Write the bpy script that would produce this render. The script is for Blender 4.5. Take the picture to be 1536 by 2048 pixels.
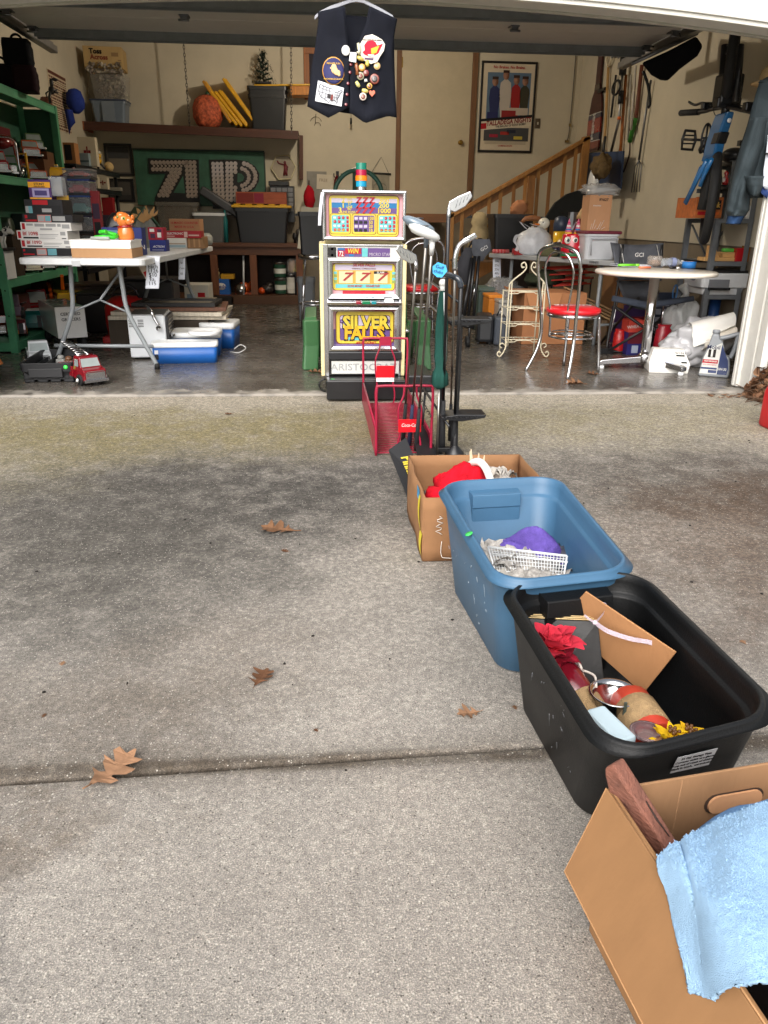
import bpy, bmesh, math, random
from mathutils import Vector as V, Matrix, noise
import numpy as np
from math import sin,cos
nz3=noise.noise; ru=random.uniform
random.seed(7)
R=math.radians; PI=math.pi
def circ(n): return [2*PI*i/n for i in range(n)]
scene=bpy.context.scene; COL=scene.collection
for o in list(bpy.data.objects): bpy.data.objects.remove(o)
# ---------------------------------------------------------------- camera
FOC=1540.; CH=1.08
_p,_y,_r=R(20.84),R(4.86),R(0.72)
_f=V((sin(_y)*cos(_p),cos(_y)*cos(_p),-sin(_p)))
_rt=V((cos(_y),-sin(_y),0)); _up=_rt.cross(_f)
_R=_rt*cos(_r)+_up*sin(_r); _U=_up*cos(_r)-_rt*sin(_r)
CAM=V((0,0,CH))
cam=bpy.data.objects.new('camera',bpy.data.cameras.new('camera')); COL.objects.link(cam)
cam.data.sensor_fit='AUTO'; cam.data.sensor_width=36; cam.data.lens=FOC/2048*36
cam.data.clip_start=.03; cam.data.clip_end=3000
mw=Matrix((( _R.x,_U.x,-_f.x,CAM.x),(_R.y,_U.y,-_f.y,CAM.y),(_R.z,_U.z,-_f.z,CAM.z),(0,0,0,1)))
cam.matrix_world=mw; scene.camera=cam
# ---------------------------------------------------------------- sky, sun, exposure
SUN_EL,SUN_AZ=R(38),R(200)          # soft overcast sun from behind, a little left
w=bpy.data.worlds.new('World'); scene.world=w; w.use_nodes=True
nt=w.node_tree; bg=nt.nodes['Background']
sk=nt.nodes.new('ShaderNodeTexSky'); sk.sky_type='NISHITA'; sk.sun_disc=False
sk.sun_elevation=SUN_EL; sk.sun_rotation=SUN_AZ; sk.dust_density=6; sk.air_density=1.0; sk.ozone_density=.6
hs=nt.nodes.new('ShaderNodeHueSaturation'); hs.inputs['Saturation'].default_value=.35
nt.links.new(sk.outputs[0],hs.inputs['Color']); nt.links.new(hs.outputs[0],bg.inputs[0]); bg.inputs[1].default_value=.13
sl=bpy.data.lights.new('sun','SUN'); sl.energy=1.5; sl.angle=R(75); sl.color=(1,.985,.975)
so=bpy.data.objects.new('sun',sl); COL.objects.link(so)
so.rotation_euler=V((sin(SUN_AZ)*cos(SUN_EL),cos(SUN_AZ)*cos(SUN_EL),sin(SUN_EL))).to_track_quat('Z','Y').to_euler()
vs=scene.view_settings; vs.view_transform='Standard'; vs.look='None'; vs.gamma=1; vs.use_curve_mapping=False
vs.exposure=.75
scene.cycles.max_bounces=10; scene.cycles.diffuse_bounces=5
LAMP_W=66
# ---------------------------------------------------------------- picture point -> place in the room
def ray(px,py): return _f+_R*((px-768)/FOC)+_U*((1024-py)/FOC)
def G(px,py,z=0.):
    d=ray(px,py); return CAM+d*((z-CH)/d.z)
def P(px,py,Y):
    d=ray(px,py); return CAM+d*(Y/d.y)
def PX(px,py,X):
    d=ray(px,py); return CAM+d*(X/d.x)
def fit(x0,y0,x1,y1,zb=None,Y=None):
    xm=(x0+x1)/2
    if Y is None: Y=G(xm,y1,zb).y
    l=P(x0,y1,Y); r=P(x1,y1,Y); t=P(xm,y0,Y)
    if zb is None: zb=P(xm,y1,Y).z
    return V(((l.x+r.x)/2,Y,zb)), r.x-l.x, t.z-zb
# ---------------------------------------------------------------- materials
def lin(c):
    return tuple(((v/255)/12.92 if v/255<=.04045 else ((v/255+.055)/1.055)**2.4) for v in c)+(1,)
_mats={}
def mat(rgb,rough=.5,metal=0,var=.12,scale=9,bump=.05,bs=60,kind='plain',coat=0,alpha=1,trans=0,spec=.5,emit=0,name=None,stretch=None,hue=None):
    key=(tuple(rgb),rough,metal,var,scale,bump,bs,kind,coat,alpha,trans,spec,emit,stretch,hue)
    if key in _mats: return _mats[key]
    m=bpy.data.materials.new(name or kind); m.use_nodes=True; t=m.node_tree; N=t.nodes; L=t.links
    b=N['Principled BSDF']; c=lin(rgb)
    b.inputs['Roughness'].default_value=rough; b.inputs['Metallic'].default_value=metal
    b.inputs['Coat Weight'].default_value=coat; b.inputs['Specular IOR Level'].default_value=spec
    b.inputs['Alpha'].default_value=alpha; b.inputs['Transmission Weight'].default_value=trans
    tc=N.new('ShaderNodeTexCoord'); vec=tc.outputs['Object']
    if stretch:
        mp=N.new('ShaderNodeMapping'); mp.inputs['Scale'].default_value=stretch; L.new(vec,mp.inputs[0]); vec=mp.outputs[0]
    n=N.new('ShaderNodeTexNoise'); n.inputs['Scale'].default_value=scale; n.inputs['Detail'].default_value=6; n.inputs['Roughness'].default_value=.62
    L.new(vec,n.inputs['Vector'])
    r=N.new('ShaderNodeValToRGB'); e=r.color_ramp.elements
    e[0].position=.3; e[1].position=.72
    h=hue or (1,1,1)
    e[0].color=tuple(c[i]*(1-var) for i in range(3))+(1,); e[1].color=tuple(min(1,c[i]*(1+var)*h[i]) for i in range(3))+(1,)
    L.new(n.outputs['Fac'],r.inputs[0]); L.new(r.outputs[0],b.inputs['Base Color'])
    if metal<.5:
        mr=N.new('ShaderNodeMapRange'); mr.inputs[3].default_value=max(.03,rough*.85); mr.inputs[4].default_value=min(1,rough*1.2); L.new(n.outputs['Fac'],mr.inputs[0]); L.new(mr.outputs[0],b.inputs['Roughness'])
    if bump:
        n2=N.new('ShaderNodeTexNoise'); n2.inputs['Scale'].default_value=bs; n2.inputs['Detail'].default_value=4; L.new(vec,n2.inputs['Vector'])
        bp=N.new('ShaderNodeBump'); bp.inputs['Strength'].default_value=min(1,bump*4); bp.inputs['Distance'].default_value=.004; L.new(n2.outputs['Fac'],bp.inputs['Height']); L.new(bp.outputs[0],b.inputs['Normal'])
    if emit:
        b.inputs['Emission Color'].default_value=c; b.inputs['Emission Strength'].default_value=emit
    _mats[key]=m; return m
def plas(*c,rough=.38,**k): return mat(c,rough,var=k.pop('var',.08),bump=.02,kind='plastic',**k)
def steel(*c,rough=.22,**k): return mat(c or (190,190,192),rough,1,var=.1,bump=.01,kind='metal',**k)
def paint(*c,rough=.42,**k): return mat(c,rough,var=k.pop('var',.16),bump=.04,bs=25,kind='paint',**k)
def card(*c,**k): return mat(c,.85,var=.1,scale=7,bump=.06,bs=140,kind='cardboard',spec=.2,stretch=(1,1,.35),**k)
def paper(*c,**k): return mat(c,.6,var=.05,bump=.02,kind='paper',spec=.3,**k)
def cloth(*c,**k): return mat(c,.95,var=.15,scale=14,bump=.12,bs=260,kind='cloth',spec=.15,**k)
def wood(*c,stretch=(12,12,1),**k): return mat(c,k.pop('rough',.55),var=.28,scale=3,bump=.06,bs=14,kind='wood',stretch=stretch,**k)
def gloss(*c,**k): return mat(c,.15,var=.05,bump=0,kind='glaze',coat=.6,**k)
def clear(*c,a=.35,**k): return mat(c,.18,var=.05,bump=.05,bs=30,kind='clear_plastic',alpha=a,**k)
CHROME=steel(205,205,208,rough=.12); DSTEEL=steel(120,122,126,rough=.35); BLACKM=mat((22,22,24),.35,var=.15,bump=.03,kind='black_paint')
BLACKP=plas(24,25,28); LEAF=[mat(c,.8,var=.3,scale=25,bump=.1,bs=80,kind='dry_leaf',spec=.2) for c in ((116,84,60),(140,106,80),(96,66,46))]; WHITE=plas(225,226,226); RUB=mat((18,18,19),.75,var=.2,bump=.1,kind='rubber'); INK=paper(25,25,28); REDINK=paper(170,24,34)
CARD=card(168,130,94); GREYM=paint(120,124,128)
# ---------------------------------------------------------------- mesh builder
class MB:
    def __init__(s): s.v=[]; s.f=[]; s.mi=[]; s.sm=[]
    def add(s,vs,fs,m=0,sm=False,M=None):
        b=len(s.v)
        s.v+= [tuple(M@V(q)) if M else tuple(q) for q in vs]
        for f in fs: s.f.append([b+i for i in f]); s.mi.append(m); s.sm.append(sm)
        return s
    def box(s,x0,x1,y0,y1,z0,z1,m=0,M=None):
        vs=[(x,y,z) for z in (z0,z1) for y in (y0,y1) for x in (x0,x1)]
        return s.add(vs,[(0,2,3,1),(4,5,7,6),(0,1,5,4),(2,6,7,3),(0,4,6,2),(1,3,7,5)],m,False,M)
    def cbox(s,c,sz,m=0,M=None,rot=None):
        T=Matrix.Translation(V(c))
        if rot: T=T@Matrix.Rotation(rot[2],4,'Z')@Matrix.Rotation(rot[1],4,'Y')@Matrix.Rotation(rot[0],4,'X')
        if M: T=M@T
        a,b,c2=[q/2 for q in sz]
        return s.box(-a,a,-b,b,-c2,c2,m,T)
    def loft(s,rings,m=0,sm=True,c0=True,c1=True,M=None,cl=1,loop=False):
        n=len(rings[0]); vs=[q for r in rings for q in r]; fs=[]
        k=len(rings)
        for i in range(k if loop else k-1):
            j=(i+1)%k
            for a in range(n if cl else n-1):
                b=(a+1)%n; fs.append((i*n+a,i*n+b,j*n+b,j*n+a))
        s.add(vs,fs,m,sm,M)
        if not loop:
            caps=[]
            if c0: caps.append(list(range(n))[::-1])
            if c1: caps.append([(k-1)*n+a for a in range(n)])
            b=len(s.v)-len(vs)
            for c in caps: s.f.append([b+i for i in c]); s.mi.append(m); s.sm.append(False)
        return s
    def tube(s,pts,r,n=8,m=0,cl=0,M=None,caps=True):
        pts=[V(p) for p in pts]; k=len(pts); rs=r if isinstance(r,(list,tuple)) else [r]*k
        tg=[]
        for i in range(k):
            a=pts[(i-1)%k] if (cl or i>0) else pts[0]; b=pts[(i+1)%k] if (cl or i<k-1) else pts[-1]
            d=b-a; tg.append(d.normalized() if d.length>1e-9 else V((0,0,1)))
        u=tg[0].orthogonal().normalized(); rings=[]
        for i in range(k):
            u=(u-tg[i]*u.dot(tg[i]))
            u=u.normalized() if u.length>1e-6 else tg[i].orthogonal().normalized()
            w=tg[i].cross(u)
            rings.append([pts[i]+(u*cos(2*PI*a/n)+w*sin(2*PI*a/n))*rs[i] for a in range(n)])
        return s.loft(rings,m,True,caps,caps,M,True,cl)
    def lathe(s,prof,n=20,m=0,M=None,c0=True,c1=True,sx=1,sy=1,sm=True):
        rings=[[(r*cos(2*PI*a/n)*sx,r*sin(2*PI*a/n)*sy,z) for a in range(n)] for r,z in prof]
        return s.loft(rings,m,sm,c0,c1,M)
    def prism(s,poly,y0,y1,m=0,M=None,sm=False):   # outline in XZ extruded along Y
        n=len(poly); a=sum(poly[i][0]*poly[(i+1)%n][1]-poly[(i+1)%n][0]*poly[i][1] for i in range(n))
        if a<0: poly=poly[::-1]
        vs=[(x,y0,z) for x,z in poly]+[(x,y1,z) for x,z in poly]
        fs=[tuple(range(n)),tuple(range(2*n-1,n-1,-1))]+[(i,n+i,n+(i+1)%n,(i+1)%n) for i in range(n)]
        return s.add(vs,fs,m,sm,M)
    def ball(s,c,r,nu=14,nv=9,m=0,M=None,nz=0,seed=0,fr=3,cr=0):
        r=V((r,r,r)) if not hasattr(r,'__len__') else V(r); c=V(c); rings=[]
        for j in range(nv+1):
            th=PI*j/nv; q=[]
            for i in range(nu):
                ph=2*PI*i/nu; d=V((sin(th)*cos(ph),sin(th)*sin(ph),-cos(th)))
                k=1+(nz*nz3(d*fr+V((seed*7.1,seed*3.3,0))) if nz else 0)-(sum(abs(nz3(d*fr*q+V((seed,q,3))))/q for q in (1.6,3.4,7))*cr if cr else 0)
                q.append(c+V((d.x*r.x,d.y*r.y,d.z*r.z))*k)
            rings.append(q)
        return s.loft(rings,m,True,False,False,M)
    def sheet(s,nu,nv,fn,m=0,M=None,th=0):
        vs=[fn(i/nu,j/nv) for j in range(nv+1) for i in range(nu+1)]
        fs=[(j*(nu+1)+i,j*(nu+1)+i+1,(j+1)*(nu+1)+i+1,(j+1)*(nu+1)+i) for j in range(nv) for i in range(nu)]
        return s.add(vs,fs,m,True,M)
def T3(x=0,y=0,z=0,rx=0,ry=0,rz=0): return Matrix.Translation((x,y,z))@Matrix.Rotation(rz,4,'Z')@Matrix.Rotation(ry,4,'Y')@Matrix.Rotation(rx,4,'X')
FACE=Matrix.Rotation(PI/2,4,'X')      # lays a flat XY drawing up as XZ, facing the driveway
def obj(name,mb,mats,parent=None,loc=None,rz=0,rot=None,bev=0,sub=0,solid=0,seg=2):
    me=bpy.data.meshes.new(name); me.from_pydata(mb.v,[],mb.f)
    mats=mats if isinstance(mats,(list,tuple)) else [mats]
    for m in mats: me.materials.append(m)
    me.polygons.foreach_set('material_index',mb.mi); me.polygons.foreach_set('use_smooth',mb.sm); me.update()
    o=bpy.data.objects.new(name,me); COL.objects.link(o); o.parent=parent
    if loc is not None: o.location=loc
    o.rotation_euler=rot or (0,0,rz)
    if solid:
        x=o.modifiers.new('solid','SOLIDIFY'); x.thickness=solid; x.offset=0
    if sub:
        x=o.modifiers.new('sub','SUBSURF'); x.levels=x.render_levels=sub
    if bev:
        x=o.modifiers.new('bevel','BEVEL'); x.width=bev; x.segments=seg; x.limit_method='ANGLE'; x.angle_limit=R(35)
    return o
def tag(o,label=None,cat=None,group=None,kind=None):
    if label: o['label']=label
    if cat: o['category']=cat
    if group: o['group']=group
    if kind: o['kind']=kind
    return o
def thing(name,label,cat,loc=(0,0,0),rz=0,group=None,rot=None):
    o=bpy.data.objects.new(name,None); COL.objects.link(o); o.location=loc; o.rotation_euler=rot or (0,0,rz); o.empty_display_size=.05
    return tag(o,label,cat,group)
def pt(name,mats,parent,fn,**k):
    mb=MB(); fn(mb); return obj(name,mb,mats,parent,**k)
def text(s,h,m,parent,x,y,z,name='lettering',M=None,bold=.012,align='CENTER',sx=1,shear=0,ext=0.0006,ry=0,rz=0,rx=0):
    cu=bpy.data.curves.new('t','FONT'); cu.body=s; cu.size=1.; cu.align_x=align; cu.align_y='CENTER'; cu.offset=bold; cu.shear=shear; cu.extrude=ext/h; cu.resolution_u=2; cu.space_line=.95
    to=bpy.data.objects.new('t',cu); COL.objects.link(to)
    dg=bpy.context.evaluated_depsgraph_get(); me=bpy.data.meshes.new_from_object(to.evaluated_get(dg))
    bpy.data.objects.remove(to); bpy.data.curves.remove(cu)
    me.transform(Matrix.Scale(h*1.35,4)@Matrix.Diagonal((sx,1,1,1)))
    me.transform(M if M else T3(x,y,z,0,0,rz)@T3(0,0,0,rx,ry,0)@FACE)
    me.materials.clear(); me.materials.append(m); me.name=name
    o=bpy.data.objects.new(name,me); COL.objects.link(o); o.parent=parent; return o
def dup(root,loc,rz=None,label=None,group=None,rot=None):
    r=root.copy(); COL.objects.link(r); r.location=loc
    if rz is not None: r.rotation_euler=(0,0,rz)
    if rot: r.rotation_euler=rot
    if label: r['label']=label
    if group: r['group']=group
    for ch in list(root.children):
        c=ch.copy(); COL.objects.link(c); c.parent=r
        for g in list(ch.children):
            d=g.copy(); COL.objects.link(d); d.parent=c
    return r
def prints(parent,w,h,rects,mats,y=-.0012,name='print',d=.001):
    """flat printed areas on a front face: (fx0,fz0,fx1,fz1,mat index) in fractions of that face"""
    mb=MB()
    for i,(a,b,c,e,k) in enumerate(rects):
        yy=y-.0002*(i%9)
        mb.box(-w/2+a*w,-w/2+c*w,yy,yy+d*.5,b*h,e*h,k)
    return obj(name,mb,mats,parent)
def carton(name,label,cat,box,depth,m,zb=None,Y=None,rz=0,rects=None,rm=None,texts=(),bev=.003,group=None,lid=None,minh=None,loc=None):
    """a closed box fitted to where its front face stands"""
    if loc is None: loc,w,h=fit(*box,zb=zb,Y=Y)
    else: w,h=box
    if minh: h=max(h,minh)
    t=thing(name,label,cat,loc,rz,group)
    hb=h*(1-lid[0]) if lid else h
    pt('carton',m,t,lambda b:b.box(-w/2,w/2,0,depth,0,hb),bev=bev)
    if lid: pt('lid',lid[1],t,lambda b:b.box(-w/2-.004,w/2+.004,-.004,depth+.004,hb,h),bev=bev)
    if rects: prints(t,w,h,rects,rm,y=-.0055 if lid else -.0012)
    for (s,fx,fz,fh,tm,*kw) in texts:
        text(s,fh*h,tm,t,-w/2+fx*w,-.0065 if lid else -.0034,fz*h,**(kw[0] if kw else {}))
    t['top']=loc[2]+h
    return t
def rrect(w,d,r,z,n=5,cx=0,cy=0):
    out=[]
    for qx,qy,a0 in ((1,1,0),(-1,1,PI/2),(-1,-1,PI),(1,-1,1.5*PI)):
        for i in range(n+1):
            a=a0+PI/2*i/n
            out.append((cx+qx*(w/2-r)+r*cos(a),cy+qy*(d/2-r)+r*sin(a),z))
    return out
def spl(pts,n=6,cl=0):
    pts=[V(p) for p in pts]; k=len(pts); out=[]
    rng=range(k if cl else k-1)
    for i in rng:
        p0=pts[(i-1)%k] if (cl or i>0) else pts[0]; p1=pts[i]; p2=pts[(i+1)%k]; p3=pts[(i+2)%k] if (cl or i<k-2) else pts[-1]
        for j in range(n):
            t=j/n; out.append(.5*((2*p1)+(p2-p0)*t+(2*p0-5*p1+4*p2-p3)*t*t+(3*p1-p0-3*p2+p3)*t**3))
    if not cl: out.append(pts[-1])
    return out
def arc(c,r,a0,a1,n,plane='XZ'):
    o=[]
    for i in range(n+1):
        a=a0+(a1-a0)*i/n; x,z=r*cos(a),r*sin(a)
        o.append(V((c[0]+x,c[1],c[2]+z)) if plane=='XZ' else (V((c[0],c[1]+x,c[2]+z)) if plane=='YZ' else V((c[0]+x,c[1]+z,c[2]))))
    return o
# ================================================================ ground, driveway, garage
TH=5.03; LWX=-2.87; RWX=3.5; BWY=11.3; CEIL=3.25
def nd(N,t,**k):
    n=N.new(t)
    for a,b in k.items(): setattr(n,a,b)
    return n
def concrete_mat():
    m=bpy.data.materials.new('exposed_concrete'); m.use_nodes=True; t=m.node_tree; N=t.nodes; L=t.links; b=N['Principled BSDF']
    tc=N.new('ShaderNodeTexCoord'); vec=tc.outputs['Object']
    def noi(sc,det=5,ro=.6,v=vec):
        n=N.new('ShaderNodeTexNoise'); n.inputs['Scale'].default_value=sc; n.inputs['Detail'].default_value=det; n.inputs['Roughness'].default_value=ro; L.new(v,n.inputs['Vector']); return n
    def ramp(src,stops):
        r=N.new('ShaderNodeValToRGB'); e=r.color_ramp.elements
        while len(e)<len(stops): e.new(.5)
        for i,(p,c) in enumerate(stops): e[i].position=p; e[i].color=c if len(c)==4 else lin(c)
        L.new(src,r.inputs[0]); return r.outputs[0]
    def mixc(a,c,f,mode='MIX'):
        x=N.new('ShaderNodeMix'); x.data_type='RGBA'; x.blend_type=mode
        for sock,val in ((x.inputs['A'],a),(x.inputs['B'],c),(x.inputs['Factor'],f)):
            if hasattr(val,'links') or isinstance(val,bpy.types.NodeSocket): L.new(val,sock)
            else: sock.default_value=val
        return x.outputs['Result']
    def val(op,a,c=None):
        x=N.new('ShaderNodeMath'); x.operation=op; x.use_clamp=(op!='ADD')
        for i,q in enumerate((a,c)):
            if q is None: continue
            if isinstance(q,(int,float)): x.inputs[i].default_value=q
            else: L.new(q,x.inputs[i])
        return x.outputs[0]
    # broad tone
    base=ramp(noi(1.1,6,.65).outputs['Fac'],[(.3,(166,162,156)),(.5,(185,181,175)),(.72,(200,196,189))])
    # warped position for stains with a shape
    wn=noi(2.6,9,.72); sub=N.new('ShaderNodeVectorMath'); sub.operation='SUBTRACT'; L.new(wn.outputs['Color'],sub.inputs[0]); sub.inputs[1].default_value=(.5,.5,.5)
    sc=N.new('ShaderNodeVectorMath'); sc.operation='SCALE'; sc.inputs['Scale'].default_value=1.0; L.new(sub.outputs[0],sc.inputs[0])
    ad=N.new('ShaderNodeVectorMath'); L.new(vec,ad.inputs[0]); L.new(sc.outputs[0],ad.inputs[1]); wv=ad.outputs[0]
    def blob(cx,cy,rx,ry,soft=1.,wv=wv):
        mp=N.new('ShaderNodeMapping'); mp.vector_type='POINT'; mp.inputs['Location'].default_value=(-cx/rx,-cy/ry,0); mp.inputs['Scale'].default_value=(1/rx,1/ry,0); L.new(wv,mp.inputs[0])
        ln=N.new('ShaderNodeVectorMath'); ln.operation='LENGTH'; L.new(mp.outputs[0],ln.inputs[0])
        mr=N.new('ShaderNodeMapRange'); mr.interpolation_type='SMOOTHSTEP'; mr.inputs[1].default_value=1+soft*.5; mr.inputs[2].default_value=1-soft*.6; L.new(ln.outputs['Value'],mr.inputs[0]); return mr.outputs[0]
    STN=ramp(noi(7,9,.75).outputs['Fac'],[(.25,(120,120,120)),(.55,(255,255,255))])
    # tyre-worn dark patches
    for cx,cy,rx,ry,k,c in ((-.5,3.1,1.1,.7,1.,(98,96,93)),(-1.2,2.5,.8,.8,.75,(104,102,98)),(-.6,2.3,.5,.4,.6,(96,94,90)),(1.75,3.2,.7,.6,.8,(92,86,80)),(1.45,2.2,.5,.6,.75,(112,96,84)),(2.1,2.6,.4,.6,.6,(100,90,80)),(-.72,.7,.25,.5,.85,(84,84,86)),(-.35,1.7,.35,.3,.38,(112,98,84)),(-.7,1.5,.5,.25,.35,(106,96,84)),(.3,3.6,.5,.4,.35,(96,94,92)),(-.6,1.2,.2,.1,.5,(112,96,78))):
        base=mixc(base,lin(c),val('MULTIPLY',val('MULTIPLY',blob(cx,cy,rx,ry),STN),k))
    base=mixc(base,lin((104,86,72)),val('MULTIPLY',val('MULTIPLY',blob(1.75,2.75,.55,.5),STN),.75)); base=mixc(base,lin((96,92,88)),val('MULTIPLY',val('MULTIPLY',blob(.95,3.3,.35,.5),STN),.55))
    # pale dusty patches
    for cx,cy,rx,ry,k in ((.15,1.0,.4,.35,.2),(1.3,2.55,.3,.25,.3),(.0,1.9,.4,.3,.15)):
        base=mixc(base,lin((178,170,162)),val('MULTIPLY',blob(cx,cy,rx,ry),k))
    # algae band below the sill
    for cx,cy,rx,ry,k,c in ((-.9,4.2,2.0,.55,.78,(148,138,92)),(2.1,4.35,1.6,.6,.6,(158,150,116)),(.3,4.3,.8,.5,.62,(150,142,106)),(-1.7,3.7,.8,.5,.5,(136,128,88))):
        base=mixc(base,lin(c),val('MULTIPLY',val('MULTIPLY',blob(cx,cy,rx,ry,1.1),STN),k))
    for cx,cy,rx,ry,k in ((0,4.92,4.5,.22,.75),):
        base=mixc(base,lin((190,184,170)),val('MULTIPLY',blob(cx,cy,rx,ry,1.2),k))
    base=mixc(base,lin((84,74,62)),val('MULTIPLY',val('MULTIPLY',blob(0,jy(0),9,.028,.9,vec),STN),.85)); base=mixc(base,lin((120,110,98)),val('MULTIPLY',blob(0,jy(0),9,.07,1.2,vec),.28))
    # aggregate: fine sand grain, dark pits and pale stones
    g1=noi(330,3,.75); base=mixc(base,ramp(g1.outputs['Fac'],[(.36,(40,37,34)),(.46,(138,134,129)),(.54,(160,156,150)),(.66,(246,242,236))]),.58,'OVERLAY')
    g2=noi(110,4,.75); base=mixc(base,ramp(g2.outputs['Fac'],[(.33,(70,66,62)),(.5,(134,134,134)),(.66,(206,200,192))]),.36,'OVERLAY')
    sy=N.new('ShaderNodeSeparateXYZ'); L.new(vec,sy.inputs[0]); wm=N.new('ShaderNodeMapRange'); wm.inputs[1].default_value=.9; wm.inputs[2].default_value=2.6; wm.inputs[3].default_value=.12; wm.inputs[4].default_value=.38; L.new(sy.outputs['Y'],wm.inputs[0])
    g3=noi(62,5,.8); base=mixc(base,ramp(g3.outputs['Fac'],[(.37,(84,81,78)),(.475,(136,135,134)),(.55,(206,203,198)),(.61,(252,250,246))]),wm.outputs[0],'OVERLAY')
    wm2=N.new('ShaderNodeMapRange'); wm2.inputs[1].default_value=1.6; wm2.inputs[2].default_value=3.2; wm2.inputs[3].default_value=.0; wm2.inputs[4].default_value=.26; L.new(sy.outputs['Y'],wm2.inputs[0])
    g4=noi(30,6,.85); base=mixc(base,ramp(g4.outputs['Fac'],[(.37,(92,90,88)),(.475,(134,134,133)),(.58,(216,213,209))]),wm2.outputs[0],'OVERLAY')
    vo=N.new('ShaderNodeTexVoronoi'); vo.inputs['Scale'].default_value=170; L.new(vec,vo.inputs['Vector'])
    rare=N.new('ShaderNodeSeparateColor'); L.new(vo.outputs['Color'],rare.inputs[0])
    spot=val('MULTIPLY',val('LESS_THAN',vo.outputs['Distance'],.32),val('GREATER_THAN',rare.outputs[0],.9)); base=mixc(base,lin((214,208,196)),val('MULTIPLY',spot,.6))
    pit=val('MULTIPLY',val('LESS_THAN',vo.outputs['Distance'],.3),val('LESS_THAN',rare.outputs[1],.1)); base=mixc(base,lin((62,56,50)),val('MULTIPLY',pit,.7))
    # hairline scores
    L.new(base,b.inputs['Base Color']); b.inputs['Roughness'].default_value=.88; b.inputs['Specular IOR Level'].default_value=.25
    bp=N.new('ShaderNodeBump'); bp.inputs['Strength'].default_value=.75; bp.inputs['Distance'].default_value=.0035
    L.new(val('ADD',val('MULTIPLY',g1.outputs['Fac'],.7),g2.outputs['Fac']),bp.inputs['Height']); L.new(bp.outputs[0],b.inputs['Normal'])
    return m
DZ=-.012
j0,j1=G(0,1567,DZ),G(1075,1493,DZ); js=(j1.y-j0.y)/(j1.x-j0.x); jy=lambda x:j0.y+js*(x-j0.x)
CONC=concrete_mat()
gr=obj('ground',MB().box(-400,400,-400,400,-.3,-.16),mat((86,92,60),.95,var=.3,scale=2,bump=.2,bs=20,kind='lawn')); tag(gr,kind='structure')
dw=thing('driveway','exposed aggregate concrete driveway','driveway'); del dw['category']; del dw['label']; tag(dw,kind='structure')
def slab(pts,bev):
    mb=MB(); n=len(pts); vs=[(x,y,-.14) for x,y in pts]+[(x,y,DZ) for x,y in pts]
    mb.add(vs,[tuple(range(n))[::-1],tuple(range(n,2*n))]+[(i,(i+1)%n,n+(i+1)%n,n+i) for i in range(n)])
    o=obj('slab',mb,CONC,dw); x=o.modifiers.new('b','BEVEL'); x.width=bev; x.segments=4; x.limit_method='ANGLE'; return o
slab([(-3.4,jy(-3.4)+.009),(4.6,jy(4.6)+.009),(4.6,TH-.005),(-3.4,TH-.005)],.01)
slab([(-3.4,-7),(4.6,-7),(4.6,jy(4.6)-.004),(-3.4,jy(-3.4)-.004)],.008)
# the joint is filled with crumbs of soil
mb=MB(); random.seed(3)
mb.add([(-3.4,jy(-3.4)-.03,-.06),(4.6,jy(4.6)-.03,-.06),(4.6,jy(4.6)+.03,-.06),(-3.4,jy(-3.4)+.03,-.06)],[(0,1,2,3)])
for i in range(140):
    x=ru(-1,1.4); mb.ball((x,jy(x)+ru(-.006,.008),-.05),ru(.004,.009),6,4,nz=.4,seed=i)
for i in range(90):
    x=ru(-1.9,2.6); y=ru(1.0,4.9); mb.ball((x,y,DZ+.002),(ru(.002,.007),ru(.002,.009),.002),5,3,nz=.4,seed=i)
obj('joint_soil',mb,mat((30,25,20),.95,var=.4,scale=60,bump=.2,kind='soil'),dw,)['kind']='stuff'
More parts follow.
